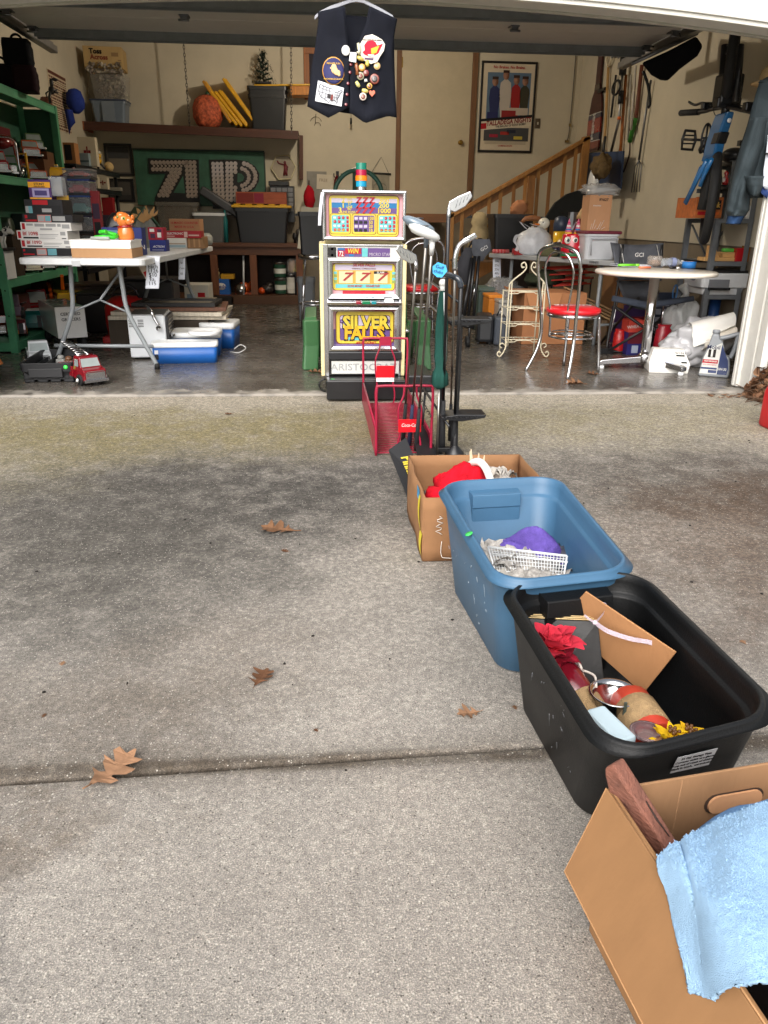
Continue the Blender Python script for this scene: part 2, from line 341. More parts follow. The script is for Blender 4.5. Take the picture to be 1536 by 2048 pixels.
# interior floor: worn, half polished, paler at the broken sill
def floor_mat():
    m=bpy.data.materials.new('garage_concrete'); m.use_nodes=True; t=m.node_tree; N=t.nodes; L=t.links; b=N['Principled BSDF']
    tc=N.new('ShaderNodeTexCoord'); vec=tc.outputs['Object']
    n=N.new('ShaderNodeTexNoise'); n.inputs['Scale'].default_value=2.2; n.inputs['Detail'].default_value=8; n.inputs['Roughness'].default_value=.65; L.new(vec,n.inputs['Vector'])
    r=N.new('ShaderNodeValToRGB'); e=r.color_ramp.elements; e[0].position=.3; e[0].color=lin((66,61,55)); e[1].position=.72; e[1].color=lin((104,99,92)); L.new(n.outputs['Fac'],r.inputs[0])
    sp=N.new('ShaderNodeSeparateXYZ'); L.new(vec,sp.inputs[0])
    n2=N.new('ShaderNodeTexNoise'); n2.inputs['Scale'].default_value=9; n2.inputs['Detail'].default_value=7; L.new(vec,n2.inputs['Vector'])
    a=N.new('ShaderNodeMath'); a.operation='MULTIPLY_ADD'; L.new(n2.outputs['Fac'],a.inputs[0]); a.inputs[1].default_value=.7; L.new(sp.outputs['Y'],a.inputs[2])
    mr=N.new('ShaderNodeMapRange'); mr.inputs[1].default_value=TH+.5; mr.inputs[2].default_value=TH+.34; L.new(a.outputs[0],mr.inputs[0])
    x=N.new('ShaderNodeMix'); x.data_type='RGBA'; L.new(mr.outputs[0],x.inputs['Factor']); L.new(r.outputs[0],x.inputs['A']); x.inputs['B'].default_value=lin((146,140,131)); L.new(x.outputs['Result'],b.inputs['Base Color'])
    rr=N.new('ShaderNodeMapRange'); rr.inputs[3].default_value=.12; rr.inputs[4].default_value=.42; L.new(n2.outputs['Fac'],rr.inputs[0])
    ra=N.new('ShaderNodeMath'); ra.operation='MAXIMUM'; L.new(rr.outputs[0],ra.inputs[0]); 
    rm=N.new('ShaderNodeMath'); rm.operation='MULTIPLY'; rm.inputs[1].default_value=.9; L.new(mr.outputs[0],rm.inputs[0]); L.new(rm.outputs[0],ra.inputs[1]); L.new(ra.outputs[0],b.inputs['Roughness'])
    bp=N.new('ShaderNodeBump'); bp.inputs['Strength'].default_value=.25; bp.inputs['Distance'].default_value=.004; L.new(n2.outputs['Fac'],bp.inputs['Height']); L.new(bp.outputs[0],b.inputs['Normal'])
    return m
fl=obj('garage_floor',MB().box(LWX-.1,RWX+.1,TH,BWY+.1,-.14,0),floor_mat(),bev=.012,seg=3); tag(fl,kind='structure')
# ---------------------------------------------------------------- the garage building
gar=thing('garage','cream walled garage open at the front with white door jamb','garage',(0,TH,0))
o_=V((0,-TH,0))
WALL=mat((200,190,168),.8,var=.1,scale=1.6,bump=.04,bs=90,kind='wall_paint'); FOUND=mat((128,116,98),.85,var=.2,scale=3,bump=.1,bs=40,kind='foundation_concrete')
TRIMB=wood(112,76,46); WTRIM=paint(206,204,197,var=.07); SIDING=paint(196,194,189,var=.05)
def gp(name,m,fn,**k): return pt(name,m,gar,fn,loc=o_,**k)
gp('back_wall',WALL,lambda b:b.box(LWX-.2,RWX+.2,BWY,BWY+.15,1.135,CEIL))
gp('back_foundation',FOUND,lambda b:b.box(LWX-.2,RWX+.2,BWY-.02,BWY+.16,-.1,1.105))
gp('side_wall',WALL,lambda b:b.box(LWX-.15,LWX,TH+.12,BWY,0,CEIL))
gp('side_wall',WALL,lambda b:b.box(RWX,RWX+.15,TH+.12,BWY,.9,CEIL))
gp('side_foundation',FOUND,lambda b:b.box(RWX+.02,RWX+.16,TH+.12,BWY-.02,-.1,.898))
gp('ceiling',mat((188,180,165),.9,var=.05,bump=.05,kind='ceiling_paint'),lambda b:b.box(LWX-.2,RWX+.2,TH-.08,BWY+.2,CEIL,CEIL+.15))
gp('sill_board',TRIMB,lambda b:b.box(.96,1.95,BWY-.045,BWY,1.106,1.134))
# front wall with an arched head over the opening
AX,AZ,AK=.32,2.245,.0185
def arch(b):
    n=24; top=4.0
    xs=[-2.16+(2.95+2.16)*i/n for i in range(n+1)]
    lo=[(x,AZ-AK*abs(x-AX)**1.95*1.16) for x in xs]
    b.prism(lo+[(2.95,top),(-2.16,top)],TH-.06,TH+.09)
gp('header_wall',SIDING,arch)
def archtrim(b,y0,y1,h,dz):
    n=24; xs=[-2.16+(2.95+2.16)*i/n for i in range(n+1)]
    f=lambda x:AZ-AK*abs(x-AX)**1.95*1.16
    b.prism([(x,f(x)+dz) for x in xs]+[(x,f(x)+dz+h) for x in xs[::-1]],y0,y1)
gp('header_casing',WTRIM,lambda b:(archtrim(b,TH-.085,TH-.0605,.12,-.004),archtrim(b,TH-.1,TH-.0852,.03,.02)),bev=.003)
gp('header_stop',paint(170,166,156),lambda b:archtrim(b,TH+.0905,TH+.12,.1,-.012),bev=.003)
def jamb(b,s,x):
    for y0,y1,d in ((TH-.085,TH-.02,.0),(TH-.019,TH+.02,.014),(TH+.021,TH+.14,.004),(TH+.141,TH+.17,-.02),(TH+.171,TH+.2,-.026)):
        a=x+s*d; c=x+s*.05; b.box(min(a,c),max(a,c),y0,y1,.005,2.3)
gp('door_jamb',WTRIM,lambda b:jamb(b,1,2.935),bev=.004)
gp('door_jamb',WTRIM,lambda b:jamb(b,-1,-2.16),bev=.004)
gp('front_wall',WALL,lambda b:b.box(2.987,RWX+.15,TH+.0,TH+.12,0,CEIL))
gp('front_wall',WALL,lambda b:b.box(LWX-.15,-2.212,TH+.0,TH+.12,0,CEIL))
for k in range(16):
    gp('siding_board',SIDING,lambda b:b.add([(2.99,TH-.035,.3+k*.125),(4.8,TH-.035,.3+k*.125),(4.8,TH-.01,.43+k*.125),(2.99,TH-.01,.43+k*.125),(2.99,TH-.001,.3+k*.125),(4.8,TH-.001,.3+k*.125)],[(0,1,2,3),(0,4,5,1)]))
gp('footing',mat((140,136,130),.9,var=.2,bump=.15,kind='footing_concrete'),lambda b:b.box(2.99,4.8,TH-.03,TH-.002,-.1,.3))
# interior door of the house, a metre up the back wall
def bw(px,py,y=BWY): return P(px,py,y)
a,c=bw(798,430),bw(931,430)
dr=gp('house_door',paint(190,176,148,var=.05),lambda b:b.box(a.x+.003,c.x-.003,BWY-.022,BWY-.002,1.137,CEIL-.05))
k=bw(921,285,BWY-.05)
pt('door_knob',steel(196,160,80),dr,lambda b:(b.lathe([(.03,0),(.03,.006),(.012,.01),(.012,.03),(.028,.04),(.03,.055),(.018,.066)],16,M=T3(k.x,BWY-.022,k.z,PI/2))))
pt('hinge',steel(190,160,90),dr,lambda b:b.cbox((a.x+.002,BWY-.028,bw(797,125).z),(.02,.01,.12)))
for px0,px1 in ((789.,798),(931,941)):
    q,r=bw(px0,430),bw(px1,430); gp('door_trim',TRIMB,lambda b:b.box(q.x,r.x,BWY-.04,BWY,1.136,CEIL-.03),bev=.003)
k=bw(1075,247); sw=gp('light_switch',paint(90,76,60),lambda b:b.box(k.x-.035,k.x+.035,BWY-.01,BWY,k.z-.06,k.z+.06),bev=.003)
pt('toggle',paint(220,210,190),sw,lambda b:b.box(k.x-.008,k.x+.008,BWY-.024,BWY-.0105,k.z-.015,k.z+.015))
q,r=bw(1152,105,BWY-.02),bw(1133,283,BWY-.02)
cb=tag(obj('wall_cable',MB().tube(spl([q,V((q.x+.005,q.y,(q.z+r.z)/2)),V((q.x,q.y,r.z+.1)),r]),.006,6),plas(70,62,52)),'thin brown cable running down the back corner beside the stair rail','cable')
pt('clamp',steel(170,150,110),cb,lambda b:(b.cbox((q.x,q.y-.01,r.z+.2),(.025,.02,.035)),b.cbox((r.x,q.y-.01,r.z),(.05,.02,.03))))
# ---------------------------------------------------------------- overhead door, rolled up
DZT=2.475; DY0,DY1=5.22,7.42; DX0,DX1=-2.26,2.83
gd=thing('garage_door','grey panelled overhead garage door rolled up under the ceiling','garage door',(0,DY0,DZT))
GD=paint(186,182,174,var=.06); GDS=paint(108,112,114)
n=4; ph=(DY1-DY0)/n
for i in range(n):
    y0=i*ph; pn=pt('door_panel',GD,gd,lambda b:b.box(DX0,DX1,y0+.002,y0+ph-.002,0,.05),bev=.004)
    for e in ((ph-.05,) if i in (1,3) else ()):
        pt('strut',GDS,pn,lambda b:(b.box(DX0+.02,DX1-.02,y0+e-.035,y0+e+.04,-.012,-.0),b.box(DX0+.02,DX1-.02,y0+e-.035,y0+e-.03,-.06,-.012),b.box(DX0+.02,DX1-.02,y0+e+.035,y0+e+.04,-.06,-.012),b.box(DX0+.02,DX1-.02,y0+e+.041,y0+e+.065,-.062,-.057)))
    for hx in (DX0+.03,DX0+1.3,DX1-1.3,DX1-.03) if i<n-1 else (DX0+.03,DX1-.03):
        pt('hinge',DSTEEL,pn,lambda b:(b.cbox((hx,y0+ph-.11,-.006),(.07,.1,.01)),b.cbox((hx,y0+ph-.15,-.025),(.05,.012,.04)),b.tube([(hx-.04,y0+ph-.16,-.04),(hx+.04,y0+ph-.16,-.04)],.008,6)))
for s,x in ((-1,DX0-.08),(1,DX1+.08)):
    tr=thing('door_track','galvanised overhead door track %s'%('above the green toy shelves' if s<0 else 'beside the black hanging bag'),'door track',(x,DY0,DZT),group='overhead door tracks')
    pt('rail',steel(130,130,132,rough=.4),tr,lambda b:(b.box(-.004,.004,-.05,2.95,-.03,.05),b.box(-.03,.03,-.05,2.95,-.036,-.031),b.box(-s*.03-.004,-s*.03+.004,-.05,2.95,-.03,.02)),bev=.002)
    pt('hanger_strap',steel(120,120,122,rough=.5),tr,lambda b:(b.box(-.03,.03,2.6,2.64,.05,CEIL-DZT),b.box(-.03,.03,1.4,1.44,.05,CEIL-DZT)))
    for q in range(4):
        pt('roller',steel(90,90,92),tr,lambda b:(b.tube([(0,.6+q*.5,0),(-s*.1,.6+q*.5,0)],.006,6),b.lathe([(.0,-.01),(.024,-.008),(.024,.008),(0,.01)],12,M=T3(-s*.012,.6+q*.5,0,0,PI/2))))
# ---------------------------------------------------------------- ceiling lamp (its light is what warms the walls)
lp=thing('ceiling_lamp','bare bulb lamp holder on the garage ceiling behind the raised door','ceiling lamp',(.35,8.75,CEIL))
pt('socket',WHITE,lp,lambda b:b.lathe([(.07,0),(.07,-.02),(.035,-.03),(.03,-.06)],16))
pt('bulb',mat((255,214,150),.4,kind='lit_bulb',emit=12,bump=0),lp,lambda b:b.lathe([(.014,-.062),(.018,-.085),(.04,-.12),(.045,-.145),(.03,-.175),(.003,-.19)],16))
ld=bpy.data.lights.new('bulb_light','POINT'); ld.energy=LAMP_W; ld.color=(1,.89,.73); ld.shadow_soft_size=.05
lo=bpy.data.objects.new('bulb_light',ld); COL.objects.link(lo); lo.parent=lp; lo.location=(0,0,-.25)
# ================================================================ green shelving with toys, left wall
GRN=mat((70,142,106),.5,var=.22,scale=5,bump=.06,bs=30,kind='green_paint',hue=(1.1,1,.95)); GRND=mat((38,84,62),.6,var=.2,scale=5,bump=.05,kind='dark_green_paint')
SX0,SX1,SY0,SY1=LWX+.01,-2.5,6.68,8.6
gs=thing('green_shelf_unit','old green metal shelf unit full of toy trucks against the left wall','shelf unit',(SX0,SY0,0))
D=SX1-SX0; W=SY1-SY0
ZS=(.07,.575,1.36,2.045)
for z,h in zip(ZS,(.07,.07,.065,.07)):
    pt('shelf_board',GRN,gs,lambda b:(b.box(.03,D-.006,.03,W-.03,z,z+.012),b.box(D-.028,D-.0065,.031,W-.031,z-h+.012,z-.001),b.box(.03,D-.03,.004,.029,z-h+.012,z+.01)),bev=.003)
for x,y in ((D-.06,0),(D-.06,W-.06),(0,0),(0,W-.06)):
    pt('post',GRN,gs,lambda b:(b.box(x,x+.06,y,y+.005,0,2.06),b.box(x+(.055 if x else 0),x+(.06 if x else .005),y+.0055,y+.06,0,2.06)),bev=.002)
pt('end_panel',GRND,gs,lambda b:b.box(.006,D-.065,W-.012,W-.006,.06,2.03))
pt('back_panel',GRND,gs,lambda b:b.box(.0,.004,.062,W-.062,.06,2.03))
for z in np.linspace(.3,1.9,9):
    pt('bolt',RUB,gs,lambda b:b.lathe([(.007,0),(.005,-.004)],8,M=T3(D-.03,-.0005,z,PI/2)))
def wheel(b,x,y,z,r,w,m=0,axis='x',mh=None):
    M=T3(x,y,z,0,PI/2,0) if axis=='x' else T3(x,y,z,PI/2,0,0)
    b.lathe([(r*.6,-w/2),(r*.95,-w/2),(r,-w*.35),(r,w*.35),(r*.95,w/2),(r*.6,w/2)],14,m,M)
    if mh is not None: b.lathe([(0,-w/2-.001),(r*.3,-w/2-.004),(r*.62,-w/2+.001),(r*.62,w/2-.001),(r*.3,w/2+.004),(0,w/2+.001)],14,mh,M)
def toy_truck(name,label,loc,L,wd,h,body,rz,load=None,cat='toy truck',cabm=None,group=None,ladder=False):
    """front looks along -y of the toy; L long, wd wide, h to the cab roof"""
    t=thing(name,label,cat,loc,rz,group); r=h*.2; g=r*.9
    cab=pt('cab',cabm or body,t,lambda b:b.loft([[(s*wd*.46*k,y,z) for s,y in ((-1,y0),(1,y0),(1,y1),(-1,y1))] for z,y0,y1,k in ((g,.0,L*.42,1),(h*.52,.0,L*.42,1),(h*.56,L*.015,L*.42,.98),(h*.62,L*.13,L*.42,.96),(h*.97,L*.19,L*.4,.85),(h,L*.21,L*.39,.8))],sm=False),bev=h*.025)
    pt('windscreen',mat((150,160,158),.12,kind='toy_glass',bump=0),cab,lambda b:b.add([(-wd*.38,L*.128,h*.645),(wd*.38,L*.128,h*.645),(wd*.345,L*.178,h*.92),(-wd*.345,L*.178,h*.92)],[(0,1,2,3)]))
    pt('side_window',mat((120,130,130),.12,kind='toy_glass',bump=0),cab,lambda b:[b.add([(s*wd*.448,L*.2,h*.65),(s*wd*.448,L*.36,h*.65),(s*wd*.402,L*.36,h*.9),(s*wd*.402,L*.225,h*.9)],[(0,1,2,3)]) for s in (-1,1)])
    pt('grille',steel(200,200,200),cab,lambda b:(b.box(-wd*.4,wd*.4,-.006,-.0005,g+h*.04,h*.47),[b.box(-wd*.36,wd*.36,-.009,-.0065,g+h*(.08+.06*i),g+h*(.1+.06*i)) for i in range(5)],[b.lathe([(h*.055,0),(h*.05,-.008),(0,-.01)],10,M=T3(s*wd*.31,-.006,h*.4,PI/2)) for s in (-1,1)]))
    pt('bumper',steel(190,190,190),t,lambda b:b.box(-wd*.5,wd*.5,-.02,-.007,g*.75,g+h*.06),bev=.002)
    bed=pt('bed',load or body,t,lambda b:(b.box(-wd*.48,wd*.48,L*.44,L,g+h*.05,h*.6),b.box(-wd*.3,wd*.3,L*.02,L*.98,g*.7,g+h*.045)),bev=h*.02)
    for s in (-1,1):
        for y in (L*.16,L*.66,L*.86):
            wl=pt('wheel',RUB,t,lambda b:wheel(b,s*wd*.45,y,r,r,wd*.16)); pt('hub',steel(200,200,200),wl,lambda b:b.lathe([(0,-.02*1),(r*.5,-.012),(r*.55,.0)],10,M=T3(s*(wd*.45+(wd*.08+.004)),y,r,0,-s*PI/2)))
    if ladder:
        def lad(b):
            for s in (-1,1): b.tube([(s*wd*.2,L*.35,h*.98),(s*wd*.2,L*1.05,h*1.3)],.004,5)
            for i in range(9):
                f=i/8; b.tube([(-wd*.2,L*(.35+.7*f),h*(.98+.32*f)),(wd*.2,L*(.35+.7*f),h*(.98+.32*f))],.003,5)
        pt('ladder',steel(200,200,200),t,lad)
    return t
def onshelf(px,py,z): return G(px,py,z)
Z0,Z1,Z2,Z3=[z+.012 for z in ZS]
RED=gloss(170,22,26); ORG=gloss(196,84,34); YEL=paint(206,158,30)
# --- top board: bags
for (x0,y0,x1,y1,c,lab,dp) in ((8,75,61,132,(16,17,22),'black square bag topmost on the green shelf unit',.22),(-40,126,40,186,(26,22,28),'dark soft bag at the left edge on top of the green shelf unit',.25),(30,129,74,192,(38,22,28),'dark maroon bag standing on top of the green shelf unit',.2)):
    Y=7.6
    loc,bw_,bh=fit(x0,y0,x1,y1,Y=Y)
    zb=Z3 if y0>100 else None
    if zb: bh+=loc.z-zb; loc.z=zb
    else:
        z2=P(34,131,7.6).z; bh+=loc.z-z2; loc.z=z2
    t=thing('bag',lab,'bag',loc,R(8))
    def f(b):
        rr=[]
        for i in range(9):
            z=bh*i/8; k=.94+.08*sin(PI*i/8)+.03*nz3(V((i*.8,x0,0)))
            rr.append([(x*k+.01*nz3(V((x*9,z*9,i))),y*k+dp/2,z) for x,y,_ in rrect(bw_,dp,.03,0,4)])
        b.loft(rr)
    pt('body',cloth(*c),t,f); pt('handle',cloth(*c),t,lambda b:b.tube(arc((0,dp/2,bh),bw_*.2,0,PI,8),.01,6))
# maroon one needs a lower neighbour: toy horse
loc,hw,hh=fit(96,172,118,208,Y=8.35); loc.z=Z3
t=thing('toy_horse','small black rearing horse figure on the end of the top green shelf','figurine',loc,R(20))
def f(b):
    b.ball((0,0,.11),(.03,.022,.035),nz=.1); b.ball((0.005,0,.17),(.018,.016,.04)); b.ball((.035,0,.2),(.03,.012,.014)); 
    for x,y,x2,z2 in ((-.015,.012,-.03,.0),(-.015,-.012,-.02,0),(.02,.01,.05,.12),(.02,-.01,.055,.09)): b.tube([(x,y,.1),((x+x2)/2-.01,y,(.1+z2)/2),(x2,y,z2)],[.012,.009,.007],6)
    b.tube([(-.03,0,.1),(-.055,0,.08),(-.05,0,.04)],[.006,.008,.003],6)
pt('body',plas(22,20,22),t,f)
t=thing('toy_cactus','small reddish prickly ornament behind the black horse figure','ornament',PX(92,205,-2.6).xy.to_3d()+V((0,0,Z3))); pt('body',paint(110,60,44),t,lambda b:b.ball((0,0,.04),(.06,.04,.045),nz=.5,fr=7))
# --- first bay
t=toy_truck('toy_fire_engine','big dark red toy engine with a bent silver tube rail on the upper green shelf',(-2.62,7.3,Z2),.5,.24,.26,gloss(110,20,22),R(12))
pt('hose_rail',CHROME,t,lambda b:b.tube(spl([(-.1,.02,.3),(.1,.03,.29),(.12,.02,.1),(.125,.02,.01)],5),.007,8))
pt('tank',gloss(120,22,24),t,lambda b:b.ball((0,.22,.27),(.1,.2,.075)))
toy_truck('toy_truck','bright red toy pickup at the front of the upper green shelf',(-2.56,7.05,Z2),.26,.16,.19,gloss(160,22,30),R(35))
for i,(x,y,z,c,lab) in enumerate(((-2.57,8.0,Z2,(190,76,36),'orange toy sedan parked on the upper green shelf'),(-2.62,8.05,Z2+.19,(184,80,44),'orange toy van standing on boxes on the upper green shelf'),(-2.66,8.3,Z2+.27,(94,120,84),'dull green and white toy lorry high in the upper green bay'))):
    if z>Z2:
        bxx=thing('toy_box','plain brown box under the %s'%('orange toy van' if i==1 else 'green toy lorry'),'box',(x,y,Z2)); pt('carton',card(96,66,44),bxx,lambda b:b.box(-.1,.1,0,.2,0,z-Z2))
    toy_truck('toy_car',lab,(x,y+.01,z),.3,.17,.16,gloss(*c),R(30),cat='toy car')
def loader(b): pass
t=thing('toy_bulldozer','yellow toy bulldozer with a broad blade on the upper green shelf','toy bulldozer',(-2.56,8.22,Z2),R(35))
pt('blade',YEL,t,lambda b:b.sheet(8,5,lambda u,v:(-.17+.34*u,-.06+.05*(v-.5)**2*4,.0+.13*v)),solid=.008)
pt('body',YEL,t,lambda b:(b.box(-.06,.06,.02,.2,.03,.1),b.box(-.05,.05,.1,.19,.101,.2),b.tube([(-.05,-.02,.06),(-.05,.1,.06)],.01,6),b.tube([(.05,-.02,.06),(.05,.1,.06)],.01,6)),bev=.004)
pt('track',RUB,t,lambda b:[b.loft([[(x,.11+cos(a)*.1,.032+sin(a)*.03) for a in circ(16)] for x in (s*.062,s*.1)],sm=False) for s in (-1,1)])
pt('push_arm',gloss(110,24,34),t,lambda b:b.cbox((.13,-.1,.05),(.025,.3,.05),rot=(R(-20),0,R(25))))
t=thing('toy_crane','yellow toy crane frame between the red trucks on the upper green shelf','toy crane',(-2.56,7.55,Z2),R(20))
pt('frame',YEL,t,lambda b:[b.tube(q,.01,6) for q in ([(-.05,0,0),(-.05,0,.2),(.05,0,.2),(.05,0,0)],[(-.05,.1,0),(-.05,.1,.2),(.05,.1,.2),(.05,.1,0)],[(-.05,0,.2),(-.05,.1,.2)],[(.05,0,.2),(.05,.1,.2)],[(-.05,.1,.1),(.05,.1,.1)])])
pt('hopper',gloss(30,70,50),t,lambda b:b.loft([[(x,y+.05,z) for x,y,_ in rrect(a,a*.9,.01,0,2)] for z,a in ((.02,.05),(.09,.1))],sm=False))
# --- second bay
t=thing('green_canister','dark green drum lying in the middle bay of the green shelf unit','canister',(-2.66,7.12,Z1+.32)); pt('drum',paint(34,52,36),t,lambda b:b.lathe([(.0,-.1),(.07,-.1),(.075,-.08),(.075,.08),(.07,.1),(0,.1)],18,M=T3(0,0,.075,0,PI/2,0)))
t=thing('toy_box','dark cardboard box carrying the green drum in the middle green bay','box',(-2.66,7.08,Z1)); pt('carton',card(60,48,38),t,lambda b:b.box(-.12,.12,-.05,.14,0,.32))
loc,cw,chh=fit(0,412,42,458,Y=6.69)
def cow(b,k):
    if k==0:
        b.ball((0,0,.1),(.075,.035,.04)); b.ball((.075,0,.125),(.03,.022,.03)); b.ball((.105,0,.128),(.035,.02,.022)); b.ball((.135,0,.115),(.016,.014,.014))
        for x,y in ((-.055,.02),(-.055,-.02),(.05,.02),(.05,-.02)): b.tube([(x,y,.09),(x-.006,y,.045),(x,y,.0)],[.016,.01,.011],8)
        b.tube([(-.073,0,.12),(-.09,0,.09),(-.088,0,.03)],[.006,.004,.006],6)
        for s in (-1,1): b.tube([(.095,s*.012,.145),(.1,s*.022,.165)],[.005,.002],6); b.ball((.085,s*.03,.138),(.006,.014,.008),8,5)
    else:
        for c,r in (((-.02,-.025,.118),(.03,.014,.02)),((.05,-.024,.11),(.02,.014,.022)),((.085,-.014,.138),(.018,.012,.014)),((-.02,.025,.115),(.032,.014,.02))): b.ball(c,r,10,6,nz=.25)
t=thing('toy_cow','black and white toy cow standing in the middle green bay','toy cow',(-2.535,6.7,Z1+.24),R(-10)); pt('body',gloss(210,210,205),t,lambda b:cow(b,0)); pt('patch',plas(24,24,26),t,lambda b:cow(b,1))
t=thing('book','green hardback book upright under the toy cow','book',(-2.535,6.69,Z1)); pt('cover',paint(60,96,30),t,lambda b:(b.box(-.09,-.005,0,.06,0,.2)),bev=.003); pt('pages',paper(220,214,200),t,lambda b:b.box(-.088,-.004,.006,.054,.2,.203))
t=thing('slotted_board','black and white striped panel beside the green book','panel',(-2.525,6.69,Z1)); pt('plate',WHITE,t,lambda b:b.box(0,.03,0,.2,0,.215)); 
for i in range(6): pt('stripe',BLACKP,t,lambda b:b.box(.004+i*.0045,.0065+i*.0045,-.002,-.0002,.02,.2))
t=thing('toy_box','flat black box carrying the toy cow above the green book','box',(-2.56,6.69,Z1+.217)); pt('carton',BLACKP,t,lambda b:b.box(-.12,.09,0,.2,0,.022),bev=.003)
# --- bottom bay
def camper(name,label,loc,rz,c1,c2,L,wd,h,trim):
    t=thing(name,label,'toy camper',loc,rz)
    prof=lambda k:[(y*L,z*h) for y,z in ((0,.2),(0,.45),(.1,.85),(.25,1),(.8,1),(.95,.8),(1,.4),(.98,.2))]
    def side(b,f0,f1,m=0):
        p=prof(0); b.loft([[(x,y,z) for y,z in p] for x in (-wd/2,wd/2)],sm=False)
    pt('body',c1,t,lambda b:side(b,0,1),bev=.008)
    pt('panel',c2,t,lambda b:[b.box(s*wd/2-.001*(s<0)-.002,s*wd/2+.001*(s>0)+.002,L*.15,L*.55,h*.22+i*h*.12,h*.32+i*h*.12) for s in (-1,1) for i in range(3)])
    pt('front_panel',c2,t,lambda b:[b.box(-wd*.4,wd*.1,-.004,-.0005,h*(.22+.075*i),h*(.285+.075*i)) for i in range(3)])
    pt('door',BLACKP,t,lambda b:b.box(wd*.14,wd*.36,-.004,.05,h*.22,h*.8))
    pt('roof_band',trim,t,lambda b:b.box(-wd*.42,wd*.42,L*.22,L*.84,h*1.0,h*1.02),bev=.002)
    for s in (-1,1):
        for y in (.25,.75): pt('wheel',RUB,t,lambda b:wheel(b,s*wd*.46,L*y,h*.14,h*.14,wd*.12))
    return t
camper('toy_camper','maroon and orange toy caravan at the front of the bottom green shelf',(-2.6,6.98,Z0),R(18),gloss(96,38,44),paint(200,130,50),.26,.16,.15,paint(190,180,160))
camper('toy_camper','teal toy camper van with white roof in the bottom green bay',(-2.57,7.36,Z0),R(15),gloss(34,112,106),plas(40,96,92),.3,.16,.18,WHITE)
t=thing('toy_tractor','faded purple toy wagon stacked above the maroon toy caravan','toy tractor',(-2.6,7.02,Z0+.153),R(15))
pt('body',paint(104,88,104),t,lambda b:(b.box(-.04,.04,.0,.16,.03,.1),b.box(-.03,.03,.09,.16,.101,.2)),bev=.006)
for s in (-1,1):
    for y,r in ((.03,.035),(.13,.045)): pt('wheel',RUB,t,lambda b:wheel(b,s*.05,y,r,r,.025))
toy_truck('toy_truck','large red toy lorry deep in the bottom green bay',(-2.64,7.72,Z0),.45,.22,.34,gloss(120,18,22),R(25),cabm=gloss(110,20,24))
t=thing('toy_digger','orange toy digger at the back of the bottom green bay','toy digger',(-2.57,8.2,Z0),R(20))
pt('body',ORG,t,lambda b:(b.box(-.1,.1,0,.16,.1,.24)),bev=.01); pt('arm',ORG,t,lambda b:(b.cbox((-.1,-.05,.3),(.03,.3,.03),rot=(R(20),0,0)),b.cbox((.02,-.12,.38),(.03,.2,.03),rot=(R(-40),0,0)))); pt('track',RUB,t,lambda b:(b.box(-.1,-.05,-.01,.17,0,.1),b.box(.05,.1,-.01,.17,0,.1)),bev=.02)
t=thing('suitcase','dark red case at the back of the bottom green bay','case',(-2.77,7.2,Z0)); pt('shell',paint(80,20,24),t,lambda b:b.box(-.07,.07,.0,.5,0,.32),bev=.02); pt('handle',BLACKP,t,lambda b:b.tube([(.08,.2,.24),(.1,.22,.25),(.1,.3,.25),(.08,.32,.24)],.008,6))
# wooden board leaning at the very left of the doorway
a=G(28,768,0); t=thing('wooden_board','varnished orange wooden board leaning at the left edge of the doorway','board',(a.x-.19,a.y-.02,0),0,rot=(R(-2),R(-24),R(0)))
pt('plank',wood(206,128,56),t,lambda b:b.box(-.14,.17,0,.03,.07,.42),bev=.004); pt('edge_strip',wood(180,104,44),t,lambda b:b.box(.171,.178,-.004,.034,.07,.42))
# --------------------------------------------------------------- left wall
def wallq(px,py): return PX(px,py,LWX+.004)
q=[wallq(93,135),wallq(131,155),wallq(142,268),wallq(121,258)]
t=thing('wall_poster','aged cream bill with dense brown lettering on the left wall','poster',(LWX+.003,q[0].y,q[2].z)); L0=V((LWX+.003,q[0].y,q[2].z))
pw=q[1].y-q[0].y; phh=q[0].z-q[2].z
pt('sheet',paper(206,190,160),t,lambda b:b.box(0,.002,0,pw,0,phh))
def lines(b):
    random.seed(5); b.box(.0022,.003,.02,pw-.02,phh*.93,phh*.985)
    z=phh*.9
    while z>phh*.04:
        h=random.choice((.008,.012,.02)); y=.03
        while y<pw-.05:
            l=ru(.03,.12); b.box(.0022,.003,y,min(pw-.03,y+l),z-h,z); y+=l+.015
        z-=h+.012
pt('print',paper(104,58,48),t,lines)
# blue cap hanging on the wall by the shelf end
a=PX(150,215,LWX+.13); t=thing('sun_hat','royal blue cloth hat hanging on the left wall beside the wooden shelf','hat',(LWX+.01,a.y,a.z-.15))
pt('crown',cloth(44,62,140),t,lambda b:b.ball((.12,.05,.22),(.1,.12,.13),nz=.12)); pt('brim',cloth(40,56,128),t,lambda b:b.sheet(10,3,lambda u,v:(.02+.14*u*.6,-.06-.05*sin(PI*u)+.06*v,.12-.25*v*(1-.5*u))),solid=.006); pt('peg',BLACKM,t,lambda b:b.tube([(0,.05,.3),(.1,.05,.31)],.006,6))

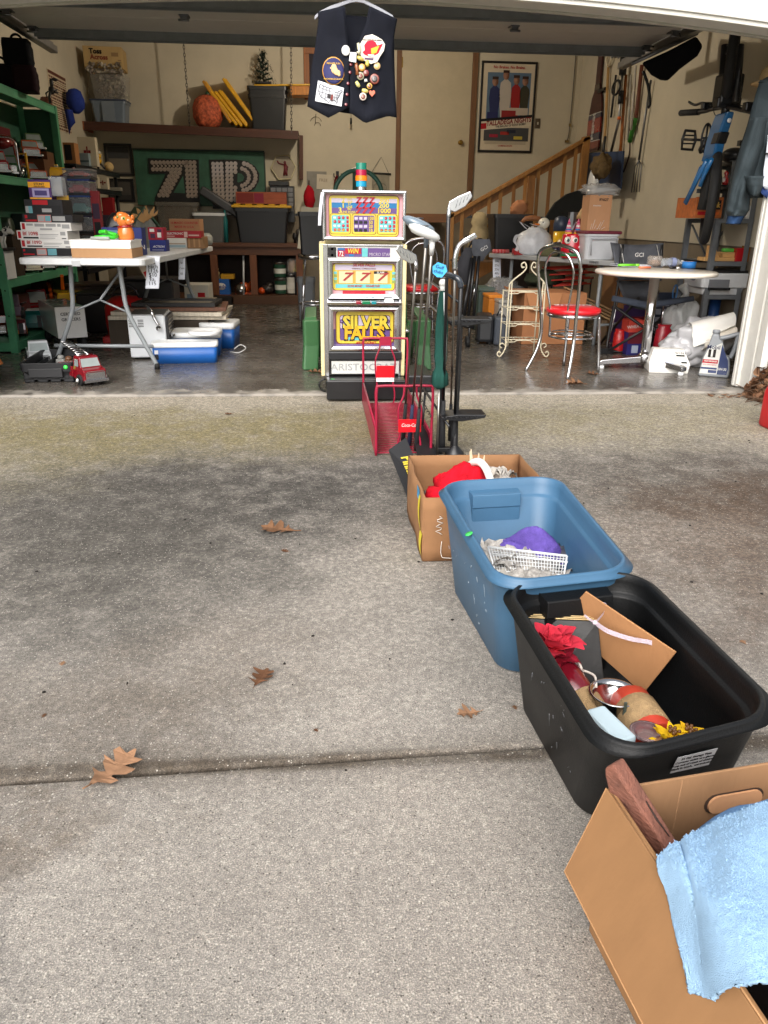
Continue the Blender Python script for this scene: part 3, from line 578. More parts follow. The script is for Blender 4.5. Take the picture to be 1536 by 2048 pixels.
random.seed(31)
TY=[(z,y,x,c,l) for z,y,x,c,l in (
(Z2,7.25,-2.56,(60,110,70),'green stake sided toy lorry beside the crane frame on the upper green shelf'),(Z2,7.8,-2.7,(150,30,30),'dark red toy saloon behind the yellow crane frame'),(Z2,8.42,-2.56,(180,150,60),'mustard toy wagon at the far end of the upper green shelf'),
(Z1,7.5,-2.56,(130,40,40),'maroon toy car in the middle green bay behind the kit boxes'),(Z1,7.85,-2.56,(60,80,110),'slate blue toy van in the middle green bay'),(Z1,8.2,-2.57,(196,120,40),'amber toy truck at the far end of the middle green bay'),
(Z0,7.1,-2.74,(140,60,40),'rust toy truck against the back of the bottom green bay'),(Z0,7.95,-2.56,(170,40,36),'scarlet toy tow truck at the far end of the bottom green bay'))]
for z,y,x,c,l in TY: toy_truck('toy_truck',l,(x,y,z),.28,.15,.17,gloss(*c),R(ru(15,40)))
for i,(y,z,h,c,l) in enumerate(((7.15,Z2,.3,(70,46,36),'tall brown toy carton at the back of the upper green bay'),(7.6,Z2,.42,(90,32,34),'dull red toy carton at the back of the upper green bay'),(7.95,Z1,.5,(50,60,56),'grey green toy carton at the back of the middle green bay'),(7.5,Z1,.36,(96,70,50),'tan toy carton at the back of the middle green bay'),(8.2,Z0,.36,(60,40,34),'brown toy carton at the back of the bottom green bay'))):
    t=thing('toy_carton',l,'carton',(-2.79,y,z)); pt('carton',card(*c),t,lambda b:b.box(-.055,.06,0,.3,0,h),bev=.003); pt('print',paper(150,140,120),t,lambda b:b.box(.0602,.061,.04,.26,h*.2,h*.7))
# ================================================================ folding table on the left and what stands on it
TZ=.80
c0,c1,c2=G(46,514,TZ),G(290,518,TZ),G(425,492,TZ)
LT0=V((c0.x,min(c0.y,c1.y)+.0,0)); tx=c1.x-c0.x; ty=c2.y-c1.y
TOPM=plas(205,207,208,rough=.45)
lt=thing('folding_table','long white folding table with grey tube legs crowded with model kit boxes','folding table',(c0.x,c1.y,0),R(-3))
def ttop(b,w,l,z,th=.048):
    b.loft([[(x,y,q) for x,y,_ in rrect(w-k,l-k,.06,0,4,w/2,l/2)] for q,k in ((z-th,.03),(z-th+.008,.0),(z-.006,.0),(z,.012))],sm=False)
pt('tabletop',TOPM,lt,lambda b:ttop(b,tx,ty,TZ))
pt('latch',plas(170,172,174),lt,lambda b:b.box(tx*.43,tx*.5,-.004,.03,TZ-.052,TZ-.012),bev=.004)
LEGM=paint(132,137,140,rough=.35,var=.08)
def legset(parent,y,w,z,mir=1):
    a,b_=w*.32,w*.72
    fr=pt('leg_frame',LEGM,parent,lambda b:b.tube([(w*.1,y,.17),(w*.94,y,.17)],.014,8))
    for s,x in ((-1,a),(1,b_)):
        pt('leg',LEGM,parent,lambda b:b.tube(spl([(x,y,z-.05),(x+s*.01,y,.6),(x+s*.03,y,.42),(x+s*.14,y,.17),(x+s*.2,y,.04),(x+s*.205,y,.012)],5),.0165,10))
        pt('foot_cap',RUB,parent,lambda b:b.tube([(x+s*.206,y,.0),(x+s*.205,y,.045)],.019,10))
    pt('brace',LEGM,parent,lambda b:(b.tube([(a+.02*-1,y,.42),((a+b_)/2,y+.03*mir,.5)],.008,6),b.tube([(b_+.02,y,.42),((a+b_)/2,y+.03*mir,.5)],.008,6),b.tube([((a+b_)/2,y+.03*mir,.5),((a+b_)/2+.1,y+.45*mir,z-.06)],.01,6)))
legset(lt,.24,tx,TZ); legset(lt,ty-.3,tx,TZ,-1)
# --- model kit boxes stacked at the near left corner
WH=paper(214,212,208); BK=paper(34,33,36); SKY=paper(96,150,160); PINK=paper(190,120,112); LG=paper(150,150,150); DKR=paper(120,24,30)
def kit(lab,x0,y0,x1,y1,zb,d,m,rects,mats,texts=()):
    base=G((44+143)/2,512,TZ)
    l=P(x0,(y0+y1)/2,base.y); r=P(x1,(y0+y1)/2,base.y); t=P((x0+x1)/2,y0,base.y)
    h=max(.03,t.z-zb)
    c=carton('model_kit_box',lab,'kit box',(r.x-l.x,h),d,m,loc=V(((l.x+r.x)/2,base.y,zb)),rects=rects,rm=mats,texts=texts,group='model kit boxes on the left table',bev=.002)
    return zb+h
colr=[REDINK,LG,INK,SKY,PINK]
z=kit('black kit box with two aircraft pictures, lowest of the kit box stack',44,496,143,512,TZ,.3,BK,[(.3,.1,.5,.92,4),(.52,.1,.7,.92,3),(.31,.2,.48,.8,1),(.72,.15,.98,.85,2),(.03,.55,.07,.85,0),(.03,.12,.25,.3,0)],colr,())
kitp=[(.02,.15,.08,.9,0),(.12,.12,.42,.3,2),(.45,.55,.82,.62,1),(.45,.4,.8,.44,1),(.86,.5,.96,.9,1),(.88,.1,.97,.2,2),(.45,.15,.75,.22,1)]
z=kit('white kit box lettered Bf 109D in red, second from the bottom of the stack',42,479.5,142.6,495.8,z,.3,WH,kitp,colr,(('Bf 109D',.27,.66,.42,REDINK),))
z=kit('white kit box lettered Bf 109B in red, third in the stack and pushed left',34,461.5,135,479.3,z,.3,WH,kitp,colr,(('Bf 109B',.27,.66,.42,REDINK),))
z=kit('white kit box with grey text lines above the Bf 109B box',41,445,142,461.3,z,.28,WH,[(.03,.15,.09,.9,0),(.28,.5,.47,.85,1),(.5,.5,.7,.85,1),(.38,.1,.62,.3,1),(.73,.5,.8,.85,1),(.82,.3,.97,.8,1),(.12,.6,.25,.85,1)],colr)
z=kit('black and red kit box with two small aircraft pictures near the stack top',45,429,145,444.8,z,.28,BK,[(.05,.5,.1,.9,0),(.3,.05,.57,.95,4),(.31,.15,.43,.85,1),(.45,.15,.56,.85,3),(.6,.2,.85,.8,1),(.06,.12,.28,.35,0)],colr)
zk=z
z=kit('black and red kit box with a clear front, second from the stack top',49,399,125,428.8,z,.24,BK,[(.02,.1,.1,.55,1),(.1,.08,.2,.55,3),(.22,.65,.62,.95,0),(.24,.1,.95,.6,2),(.45,.15,.7,.4,1)],colr)
z=kit('purple and yellow toy car box topmost on the kit box stack',57,359,102,398.8,z,.22,paper(74,44,100),[(.02,.02,.98,.1,0),(.0,.6,.98,.88,1),(.15,.12,.9,.56,2),(.25,.2,.8,.45,3),(.02,.02,.35,.09,1)],[YEL,paper(226,160,40),paper(160,150,190),paper(70,60,110)],(('STUNT',.5,.76,.13,INK),('OVER AND UNDER',.5,.64,.05,INK)))
kp=P(102,399,G(93,512,TZ).y); t=thing('blister_pack','clear plastic toy pack beside the purple toy car box','toy pack',(P(112,400,c1.y+.3).x,G(93,512,TZ).y+.01,z-(P(80,359,6).z-P(80,399,6).z)))
pt('card',paper(60,56,62),t,lambda b:b.box(-.05,.055,.1,.105,0,.16)); pt('bubble',clear(190,195,200,a=.4),t,lambda b:b.box(-.045,.05,0,.099,.02,.15),bev=.01); pt('toy',paint(150,140,130),t,lambda b:b.ball((0,.05,.07),(.03,.03,.045),nz=.4)); pt('label',YEL,t,lambda b:b.box(-.05,.055,.095,.0995,.0,.03))
# --- display cases of toy cars behind the kit boxes
def case(lab,x0,y0,x1,y1,Y,zb,d,card_,toy,strip):
    loc,w,h=fit(x0,y0,x1,y1,Y=Y); h=loc.z+h-zb; loc.z=zb
    t=thing('toy_car_case',lab,'toy case',loc,0,group='clear cased toy cars on the left table')
    pt('base',BLACKP,t,lambda b:b.box(-w/2,w/2,0,d,0,.02),bev=.003)
    pt('backing',card_,t,lambda b:b.box(-w/2+.004,w/2-.004,d-.01,d-.004,.0205,h-.02))
    pt('cover',clear(200,205,210,a=.22),t,lambda b:b.box(-w/2,w/2,.001,d-.001,.0205,h-.012),bev=.004)
    pt('top_strip',strip,t,lambda b:b.box(-w/2,w/2,0,d,h-.0115,h),bev=.002)
    pt('toy',toy,t,lambda b:(b.loft([[(x,y,zz) for x,y in ((-w*.36*k,d*.3),(w*.36*k,d*.3),(w*.36*k,d*.7),(-w*.36*k,d*.7))] for zz,k in ((.03,1),(.03+h*.22,1),(.03+h*.26,.6),(.03+h*.42,.5))],sm=False),[wheel(b,s*w*.24,d*.3,.035,.018,.02,0,'y') for s in (-1,1)]),bev=.005)
    return zb+h
YC=6.75
z=TZ
for k,(y0,y1,cc,tc_,sc_,lab) in enumerate(((468,500,(70,52,44),(110,86,70),(60,44,40),'brown fronted clear toy case, lowest behind the kit boxes'),(431,468,(60,48,56),(96,76,70),(44,40,60),'dim purple clear toy case in the column behind the kit boxes'),(391,431,(58,52,50),(70,120,116),(46,72,130),'clear toy case with a teal striped toy under a blue strip'),(358,391,(120,70,60),(150,36,44),(40,60,120),'clear toy case with a dark red car under a blue strip'),(337,358,(116,84,66),(180,70,48),(120,116,112),'clear toy case with an orange car, topmost of its column'))):
    z=case(lab,126,y0,182 if k>2 else 188,y1,YC,z,.2,paper(*cc),gloss(*tc_),paper(*sc_))
loc,w_,h_=fit(189,382,206,470,Y=YC); h_+=loc.z-TZ; loc.z=TZ
t=thing('toy_pack','tall red and black toy pack beside the column of clear cases','toy pack',loc); pt('card',paper(130,34,40),t,lambda b:b.box(-w_/2,w_/2,.0,.05,0,h_)); prints(t,w_,h_,[(.1,.55,.9,.8,0),(.15,.1,.85,.5,1)],[paper(60,40,60),INK])
# --- dark shelving further back along the left wall
bs=thing('black_shelf_unit','black plastic shelf unit of boxed toys along the left wall behind the table','shelf unit',(LWX+.01,8.72,0)); BL=1.85; BD=.44
for z in (.12,.55,.98,1.36,1.565): pt('shelf_board',BLACKP,bs,lambda b:(b.box(0,BD,0,BL,z-.02,z),b.box(BD-.012,BD,.001,BL-.001,z-.055,z-.0205)),bev=.003)
for x,y in ((.04,.04),(BD-.05,.04),(.04,BL-.04),(BD-.05,BL-.04)): pt('post',BLACKP,bs,lambda b:b.tube([(x,y,0),(x,y,1.544)],.022,10))
BX=LWX+.01+BD; SZ=1.565
def onbs(name,lab,cat,x0,y0,x1,y1,z,d,m,rects=None,rm=None,X=-2.52):
    Y=max(8.75,min(10.5,PX((x0+x1)/2,y1,X).y)); loc,w,h=fit(x0,y0,x1,y1,Y=Y); h=max(.04,loc.z+h-z); loc.z=z
    return carton(name,lab,cat,(w,h),d,m,loc=loc,rects=rects,rm=rm),h,loc
CRM=paper(196,184,160)
_,h1,l1=onbs('toy_box','flat silver toy case on the black shelf under a cream box','box',142,304,172,318,SZ,.2,clear(170,180,180,a=.6))
onbs('toy_box','silvery blue striped toy case at the front of the black shelf','box',152,306,178,322,SZ,.14,paper(130,144,150),[(0,.3,1,.45,0)],[paper(70,90,96)],X=-2.46)
onbs('toy_box','cream box with a red winged emblem standing on the black shelf','box',158,274,193,313,SZ+.002,.1,CRM,[(.3,.45,.45,.55,0),(.55,.45,.7,.55,0),(.46,.35,.54,.68,0)],[DKR],X=-2.42)
onbs('toy_box','brown toy box with a dark window left of the emblem box','box',127,285,150,305,SZ,.15,paper(160,110,66),[(.1,.2,.7,.9,0)],[BK])
onbs('toy_box','second cream box with a red emblem on a lower black shelf','box',197,355,217,388,1.36,.1,CRM,[(.25,.5,.45,.62,0),(.5,.35,.6,.75,0),(.65,.5,.85,.62,0)],[DKR],X=-2.45)
onbs('toy_box','cream box with a green window beside the lower emblem box','box',181,353,198,388,1.36,.1,CRM,[(.1,.1,.6,.6,0)],[paper(130,140,60)],X=-2.5)
loc=PX(190,334,-2.46); loc.z=SZ
t=thing('toy_bee_car','small yellow and black toy figure car on the black shelf','toy car',loc,R(20)); pt('body',gloss(214,164,36),t,lambda b:(b.ball((0,0,.08),(.08,.055,.05)),b.ball((.05,0,.13),(.03,.03,.03)))); pt('wing',plas(30,30,34),t,lambda b:(b.ball((-.03,-.03,.11),(.06,.02,.03)),b.tube([(.06,-.02,.05),(.1,-.04,0)],.012,6),b.tube([(.02,-.04,.05),(.03,-.06,0)],.012,6))); pt('helmet',gloss(190,190,180),t,lambda b:b.ball((.055,0,.165),(.022,.022,.02)))
loc=PX(218,336,-2.46); loc.y=min(loc.y,10.45); loc.z=SZ
t=thing('baseball','worn yellowish baseball at the end of the black shelf','ball',loc); pt('cover',mat((206,176,120),.7,var=.3,scale=20,bump=.05,kind='leather'),t,lambda b:b.ball((0,0,.055),.055,20,12)); pt('seam',DKR,t,lambda b:[b.tube([(cos(a)*.054*cos(.6*sin(2*a)+.5),-.054*sin(a)*1.0*abs(cos(.6*sin(2*a)+.5)),.055+.0555*sin(.6*sin(2*a)+.5)) for a in np.linspace(0,2*PI,24)],.0016,4)])
for i,(x0,y0,x1,y1,c,lab) in enumerate(((206,395,228,430,(150,30,34),'small red toy box on the lower black shelf'),(205,430,226,460,(66,58,70),'dark toy pack low on the black shelf'),(222,385,245,415,(150,144,130),'pale grey folded card standing at the end of the black shelf'))):
    onbs('toy_box',lab,'box',x0,y0,x1,y1,.98 if i<2 else 1.36,.1,paper(*c),X=-2.46)
# --- boxes in the middle of the table
b0=(146,497,264,516); Yb=G(205,516,TZ).y
def tbl(name,lab,cat,x0,y0,x1,y1,d,m,zb=TZ,Y=None,**k):
    loc,w,h=fit(x0,y0,x1,y1,Y=Y) if Y else fit(x0,y0,x1,y1,zb=zb)
    if Y: h+=loc.z-zb; loc.z=zb
    return carton(name,lab,cat,(w,h),d,m,loc=loc,**k),loc,w,h
_,lc,wc,hc=tbl('brown_tray_box','shallow brown cardboard tray under a white box on the left table','box',144,497,265,516,.36,CARD)
wb=thing('white_tray_box','shallow white lidded box on the brown cardboard tray','box',(lc.x,lc.y,TZ+hc)); hb=fit(144,480,264,497,Y=lc.y)[2]
pt('tray',paper(226,224,220),wb,lambda b:b.box(-wc/2,wc/2-.005,0,.36,0,hb-.012),bev=.002); pt('lid',paper(232,230,228),wb,lambda b:b.box(-wc/2-.004,wc/2+.0,-.004,.364,hb-.0115,hb),bev=.002)
ZB=TZ+hc+hb
# ceramic dog
loc=fit(231,428,275,482,Y=lc.y+.1)[0]; dh=fit(231,428,275,482,Y=lc.y+.1)[2]*1.02; loc.z=ZB
dg=thing('ceramic_dog_jar','glossy orange ceramic dog jar with a red collar on the white box','ceramic jar',loc,R(-12)); OR=gloss(214,120,52); k=dh/.21
def f(b):
    b.lathe([(.0,0),(.062,0),(.068,.02),(.066,.06),(.058,.09),(.05,.105)],20,sy=.85); b.ball((-.005,0,.15),(.062,.055,.06)); b.ball((-.02,-.01,.185),(.04,.035,.03)); b.ball((.05,-.03,.145),(.035,.032,.032)); b.ball((-.065,-.005,.16),(.022,.03,.024)); b.ball((.075,-.005,.17),(.014,.025,.024)); b.ball((.085,-.035,.14),(.012,.013,.012))
    b.v=[(x*k,y*k,z*k) for x,y,z in b.v]
pt('body',OR,dg,f); pt('collar',gloss(160,24,24),dg,lambda b:b.tube([(.056*k*cos(a),.05*k*sin(a),.1*k+.006*cos(a)) for a in circ(20)],.009*k,8,cl=1))
pt('eye',gloss(150,170,60),dg,lambda b:b.ball((.02*k,-.052*k,.165*k),(.014*k,.008*k,.014*k))); pt('pupil',BLACKP,dg,lambda b:b.ball((.022*k,-.06*k,.165*k),(.006*k,.003*k,.007*k),8,6)); pt('eye',gloss(120,130,60),dg,lambda b:b.ball((-.035*k,-.045*k,.175*k),(.01*k,.008*k,.012*k)))
loc=P(213,481,lc.y+.02); loc.z=ZB
t=thing('toy_snake','bright green coiled toy snake with a grey band beside the ceramic dog','toy',loc); pt('body',plas(60,200,50),t,lambda b:b.tube(spl([(-.08,.02,.015),(-.02,-.015,.02),(.05,0,.018),(.06,.05,.03),(.0,.07,.045),(-.05,.05,.05),(.0,.02,.055)],6),[.014]*37,8)); pt('band',plas(160,164,160),t,lambda b:b.tube(spl([(-.1,-.01,.012),(-.04,-.03,.012),(.03,-.03,.012)],5),.011,8))
# things behind
tbl('toy_box','long blue toy box standing behind the orange ceramic dog','box',208,455,287,505,.14,paper(40,50,110),Y=lc.y+.42,rects=[(.05,.3,.45,.9,0)],rm=[paper(90,130,150)],texts=(('ACTION',.78,.3,.16,WH),))
_,lb,_,bh=tbl('toy_box','blue toy box lettered ACTION with white script on the table edge','box',300,480,333,503,.16,paper(34,44,112),texts=(('ACTION',.55,.42,.2,WH,{'shear':.3}),),rects=[(.15,.12,.85,.15,0)],rm=[WH])
tbl('toy_box','small crimson toy box standing on the blue ACTION box','box',297,455,328,480,.15,paper(150,26,46),zb=TZ+bh,Y=lb.y+.01,rects=[(.12,.65,.42,.9,0),(.6,.2,.85,.6,0),(.15,.15,.45,.5,1),(.62,.65,.88,.85,1)],rm=[WH,paper(60,30,60)])
_,lw,ww,hw=tbl('card_box','white box printed with a pale landscape behind the blue ACTION box','box',333,476,374,497,.25,paper(206,202,192),rects=[(.05,.1,.95,.35,0),(.05,.4,.95,.52,1)],rm=[paper(150,170,176),paper(170,150,130)])
_,lr,wr,hr=tbl('toy_box','flat red box lettered ELECTRONIC lying on the landscape box','box',332,462,402,476,.2,paper(150,26,34),zb=TZ+hw,Y=lw.y+.0,texts=(('ELECTRONIC',.27,.62,.3,WH),),rects=[(.52,.1,.62,.9,0),(.03,.2,.25,.3,0),(.65,.3,.95,.5,0)],rm=[paper(190,160,150)])
tbl('carton','brown cardboard carton with faded red print at the back of the left table','carton',342,438,402,495,.28,card(168,126,92),Y=lw.y+.35,texts=(('16 MAGIC COUNTER',.5,.86,.08,REDINK),('MADE IN U.S.A.',.5,.72,.08,REDINK)))
tbl('carton','tan carton with open slots at the far right of the left table','carton',374,474,408,496,.3,card(140,108,76),Y=lw.y+.03,rects=[(.1,.1,.2,.9,0),(.4,.1,.5,.9,0),(.7,.1,.8,.9,0)],rm=[CARD])
loc=G(417,490,TZ); t=thing('glass_jar','round glass jar with pale contents at the far table corner','jar',loc-V((.03,0,0))); pt('glass',clear(200,205,200,a=.45),t,lambda b:b.lathe([(.07,0),(.08,.03),(.08,.08),(.05,.12)],18)); pt('filling',mat((170,160,140),.8,var=.4,scale=60,kind='beads'),t,lambda b:b.ball((0,0,.055),(.07,.07,.05),nz=.1))
# birdhouse with feathers
loc,w_,h_=fit(262,413,322,475,Y=lw.y+.05); h_+=loc.z-TZ; loc.z=TZ
bh_=thing('bird_house','grey wooden bird house with a green pitched roof on the left table','bird house',loc,R(28))
pt('wall',wood(132,132,124),bh_,lambda b:b.prism([(-.1,0),(.1,0),(.1,h_*.55),(0,h_*.96),(-.1,h_*.55)],0,.26))
pt('roof',paint(60,92,70),bh_,lambda b:[b.add([(s*.0,-.03,h_),(s*.16,-.03,h_*.45),(s*.16,.29,h_*.45),(0,.29,h_),(0,-.03,h_-.015),(s*.155,-.03,h_*.43),(s*.155,.29,h_*.43),(0,.29,h_-.015)],[(0,1,2,3),(4,7,6,5),(0,4,5,1),(2,6,7,3),(1,5,6,2)]) for s in (-1,1)])
for i in range(5): pt('bar',wood(120,116,106),bh_,lambda b:b.tube([(-.08+i*.04,-.012,.02),(-.08+i*.04,-.012,h_*.52)],.005,6))
t=thing('dried_flower','bunch of dry tan paper leaves leaning on the bird house roof','dried leaves',loc+V((.06,.03,h_*.62)))
for i in range(5): pt('leaf',paper(196,150,96),t,lambda b:b.sheet(2,5,lambda u,v:((u-.5)*.05*sin(PI*v)+.12*v*cos(i*.7)-.05,-.05*i*.3-.02,.14*v*abs(sin(.9+i*.4))+.01*sin(6*v+i))))
loc=fit(222,413,262,470,Y=lc.y+.55)[0]; loc.z=TZ
t=thing('black_camera_case','black rounded camera case behind the orange ceramic dog','camera case',loc); pt('body',plas(20,20,22),t,lambda b:b.loft([[(x,y,z) for x,y,_ in rrect(.2*k,.16*k,.04,0,4)] for z,k in ((0,.95),(.02,1),(.2,1),(.26,.8),(.3,.5))])); pt('lens',BLACKM,t,lambda b:b.lathe([(.05,0),(.05,.04),(.03,.045)],16,M=T3(0,-.08,.16,PI/2)))
# hanging price lists
def pricelist(x0,y0,x1,y1,lab,Y,lines_,curl):
    a=P((x0+x1)/2,y0,Y); b_=P((x0+x1)/2,y1,Y); w=P(x1,y1,Y).x-P(x0,y1,Y).x; h=a.z-b_.z; dx=b_.x-a.x
    t=thing('price_list',lab,'paper sign',(a.x,Y,b_.z),group='paper price lists on the tables')
    pt('sheet',paper(222,226,236),t,lambda b:b.sheet(3,10,lambda u,v:(-w/2+u*w+dx*(1-v),curl*sin(PI*v*.9)-.03*(1-v)**2*curl*10-(.0 if v<.92 else -.04*(v-.92)/.08),v*h)),solid=.0008)
    for i,s in enumerate(lines_):
        v=.8-.78*i/len(lines_); text(s,w*.3,INK,t,dx*(1-v),curl*sin(PI*v*.9)-.03*(1-v)**2*curl*10-.004,v*h,bold=.0)
pricelist(291,512,318,577,'long curled handwritten price list hanging from the left table edge',5.98,['$5','Each','1126','$10','Ea.','115'],.03)
e=G(363,503,TZ); pricelist(357,504,370,559,'short handwritten price list hanging from the far side of the left table',e.y-.02,['Books','$1','Cars','$2'],.01)
loc=P(282,531,6.3); t=thing('table_label','tilted printed tag under the left table edge','tag',loc,0,rot=(0,R(-25),0)); pt('sheet',paper(190,176,160),t,lambda b:b.box(-.02,.025,0,.003,-.1,.0)); pt('print',REDINK,t,lambda b:b.box(-.01,.015,-.002,-.0005,-.09,-.05)); 
# --------------------------------------------------------------- under the left table
loc,w_,h_=fit(45,708,150,766,zb=0); 
cr=thing('black_plastic_crate','black plastic parts crate with a green sticker by the left doorway','crate',(loc.x-.0,loc.y,0),R(4)); cd=.62; CB=plas(26,27,30,rough=.5)
w_*=1.0; h_=.135
pt('floor_panel',CB,cr,lambda b:b.box(-w_/2+.02,w_/2-.02,.02,cd-.02,.02,.03))
pt('rim',CB,cr,lambda b:b.loft([[(x,y+cd/2,z) for x,y,_ in rrect(w_-k*2,cd-k*2,.03,0,4)] for z,k in ((.075,.0),(h_,-.005),(h_,.014),(.075,.016))],c0=False,c1=False,loop=True,sm=False),bev=.002)
pt('side_wall',CB,cr,lambda b:b.loft([[(x,y+cd/2,z) for x,y,_ in rrect(w_-k*2,cd-k*2,.03,0,4)] for z,k in ((.031,.025),(.074,.012),(.074,.02),(.031,.032))],c0=False,c1=False,loop=True,sm=False))
for i,x in enumerate((-.37,-.12,.12,.37)): pt('foot_block',CB,cr,lambda b:b.box(x*w_-.035,x*w_+.035,.02,.1,0.,.07),bev=.008); pt('divider',CB,cr,lambda b:b.box(x*w_-.004,x*w_+.004,.05,cd-.05,.031,.09+.02*(i%2)))
pt('grip',CB,cr,lambda b:b.box(-.12,.1,-.012,-.004,.04,.1),bev=.003)
pt('sticker',plas(60,220,80),cr,lambda b:b.lathe([(.0,0),(.014,0),(.014,.0015),(0,.0015)],16,M=T3(w_*.36,-.0065,.108,PI/2)),rz=0)
for i,(x,y,c) in enumerate(((-.02,.35,(150,150,146)),(.05,.3,(110,76,54)),(.1,.42,(90,90,92)))):
    t=thing('spare_part','%s loose part lying in the black plastic crate'%('grey plastic','brown wooden','dull metal')[i],'part',loc+V((x,y,.031))); pt('body',plas(*c),t,lambda b:(b.box(-.03,.03,0,.06,0,.07),b.ball((0,.03,.08),(.025,.03,.02))),bev=.004)
# semi trailer and its tractor
a=G(150,708,0); t=toy_truck('toy_semi_truck','silver toy semi tractor half hidden behind the table leg',(G(133,714,0).x-.02,5.95,0),.32,.17,.2,gloss(196,200,202),R(22))
loc=G(150,700,0)+V((.0,.0,0)); tr=thing('toy_trailer','white toy trailer lettered CERTIFIED GROCERS with red and black stripes','toy trailer',loc,R(28))
pt('box',gloss(226,226,224),tr,lambda b:b.box(-.12,.12,0,.75,.1,.36),bev=.006); pt('stripe',gloss(120,26,34),tr,lambda b:b.box(.1205,.122,.02,.73,.13,.17)); pt('stripe',BLACKP,tr,lambda b:b.box(.1205,.122,.02,.73,.18,.2))
text('CERTIFIED',.026,INK,tr,0,-.003,.3); text('GROCERS',.026,INK,tr,0,-.003,.255)
for s in (-1,1):
    for y in (.08,.2,.62): pt('wheel',RUB,tr,lambda b:wheel(b,s*.095,y,.05,.05,.04)); 
# yellow toy house and red tank behind
loc=G(140,672,0)+V((0,.35,0)); t=thing('toy_house','yellow roofed toy barn standing behind the toy trailer','toy house',loc,R(25)); pt('wall',paint(190,180,160),t,lambda b:b.box(-.17,.17,0,.35,0,.2)); pt('roof',gloss(214,170,30),t,lambda b:b.prism([(-.21,.19),(.21,.19),(.17,.37),(-.17,.37)],-.03,.4),bev=.01); 
for i in range(4): pt('roof_rib',gloss(196,150,24),t,lambda b:b.box(.0+.05*i,.012+.05*i,-.04,-.0302,.21,.35))
loc=G(240,692,0)+V((.02,.3,0)); t=thing('red_compressor','red round portable air tank behind the toy fire engine','air tank',loc)
pt('tank',paint(176,24,24,rough=.3),t,lambda b:b.lathe([(.0,.03),(.14,.03),(.18,.07),(.19,.16),(.19,.3),(.17,.36),(.1,.4),(0,.41)],24)); pt('base',paint(160,22,22),t,lambda b:b.box(-.2,.2,-.17,.17,0,.06),bev=.01); pt('handle',BLACKM,t,lambda b:b.tube(arc((0,0,.38),.12,0,PI,10),.012,8)); text('57',.05,WH,t,.02,-.197,.2)
# toy fire truck
a=G(224,752,0); ft=toy_truck('toy_fire_truck','dark red toy fire truck with white ladder parked before the table legs',(a.x-.02,5.33,0),.4,.17,.19,gloss(118,12,24),R(40),ladder=True)
pt('beacon',CHROME,ft,lambda b:b.lathe([(.016,.162),(.012,.185),(.0,.19)],10,M=T3(0,.1,0)))
# toaster oven on its side
loc,w_,h_=fit(262,628,337,719,zb=0); 
ov=thing('toaster_oven','white toaster oven with vent slots standing under the left table','toaster oven',loc,R(4)); OD=.42; OW=w_*.98
pt('body',paint(214,218,222,rough=.3,var=.04),ov,lambda b:b.box(-OW/2,OW/2,0,OD,.015,h_*.965),bev=.012); pt('top_panel',steel(150,150,150,rough=.4),ov,lambda b:b.box(-OW/2+.01,OW/2-.01,.005,OD-.005,h_*.966,h_*.985),bev=.003)
for s in (-1,1): pt('vent_slots',INK,ov,lambda b:[b.box(-OW*.27+s*.035-.022,-OW*.27+s*.035+.022,-.002,-.0002,h_*(.72+.035*i),h_*(.735+.035*i)) for i in range(5)])
pt('oven_front',BLACKP,ov,lambda b:b.box(OW/2+.001,OW/2+.02,.02,OD-.02,.03,h_*.94),bev=.004); pt('door_handle',CHROME,ov,lambda b:b.tube([(OW/2+.02,.06,h_*.5),(OW/2+.05,.06,h_*.5),(OW/2+.05,OD-.06,h_*.5),(OW/2+.02,OD-.06,h_*.5)],.007,8))
for i in range(4): pt('rack_bar',CHROME,ov,lambda b:b.tube([(OW/2+.024,.04,h_*(.6+.08*i)),(OW/2+.024,OD-.05,h_*(.6+.08*i))],.004,6))
for i in range(4): pt('foot',RUB,ov,lambda b:b.lathe([(.015,0),(.015,.0155)],10,M=T3((-1)**i*OW*.38,.05+.3*(i//2),0)))
loc2=loc+V((.05,-.0,h_*.985)); t=thing('chrome_handle','bent chrome tap spout lying over the toaster oven top edge','tap spout',loc2); pt('tube',CHROME,t,lambda b:b.tube(spl([(-.02,.1,.012),(-.05,.06,.06),(-.0,-.02,.03),(.02,-.03,-.02),(.05,-.035,-.08)],5),.012,8)); pt('knob',CHROME,t,lambda b:b.lathe([(.02,0),(.02,.02),(.0,.025)],12,M=T3(.05,-.03,-.1,PI/2)))
# blue cooler boxes with white lids
def cooler(lab,x0,y0,x1,y1,d,rz,h=None):
    loc,w,hh=fit(x0,y0,x1,y1,zb=0); hh=h or hh
    t=thing('blue_container',lab,'storage box',loc,rz,group='blue containers with white lids by the toaster oven')
    pt('body',plas(24,86,160),t,lambda b:b.loft([[(x,y+d/2,z) for x,y,_ in rrect(w*.96+k,d*.94+k,.03,0,6)] for z,k in ((0,0),(hh*.72,.012))]),); pt('lid',plas(228,230,230),t,lambda b:b.loft([[(x,y+d/2,z) for x,y,_ in rrect(w+k,d+k,.035 if k>-.05 else .02,0,6)] for z,k in ((hh*.7205,0),(hh*.8,.006),(hh*.93,.004),(hh*.95,-.02),(hh*.95,-.1),(hh*.9,-.12))]))
    return t,w,hh
t,w_,h_=cooler('long blue box with white lid in front of the toaster oven',306,683,437,727,.2,R(6))
pt('label',paper(220,220,225),t,lambda b:b.box(-w_*.455,-w_*.4,-.002,.0,h_*.45,h_*.62)); pt('label',INK,t,lambda b:b.box(-w_*.455,-w_*.4,-.002,.0,h_*.2,h_*.42)); 
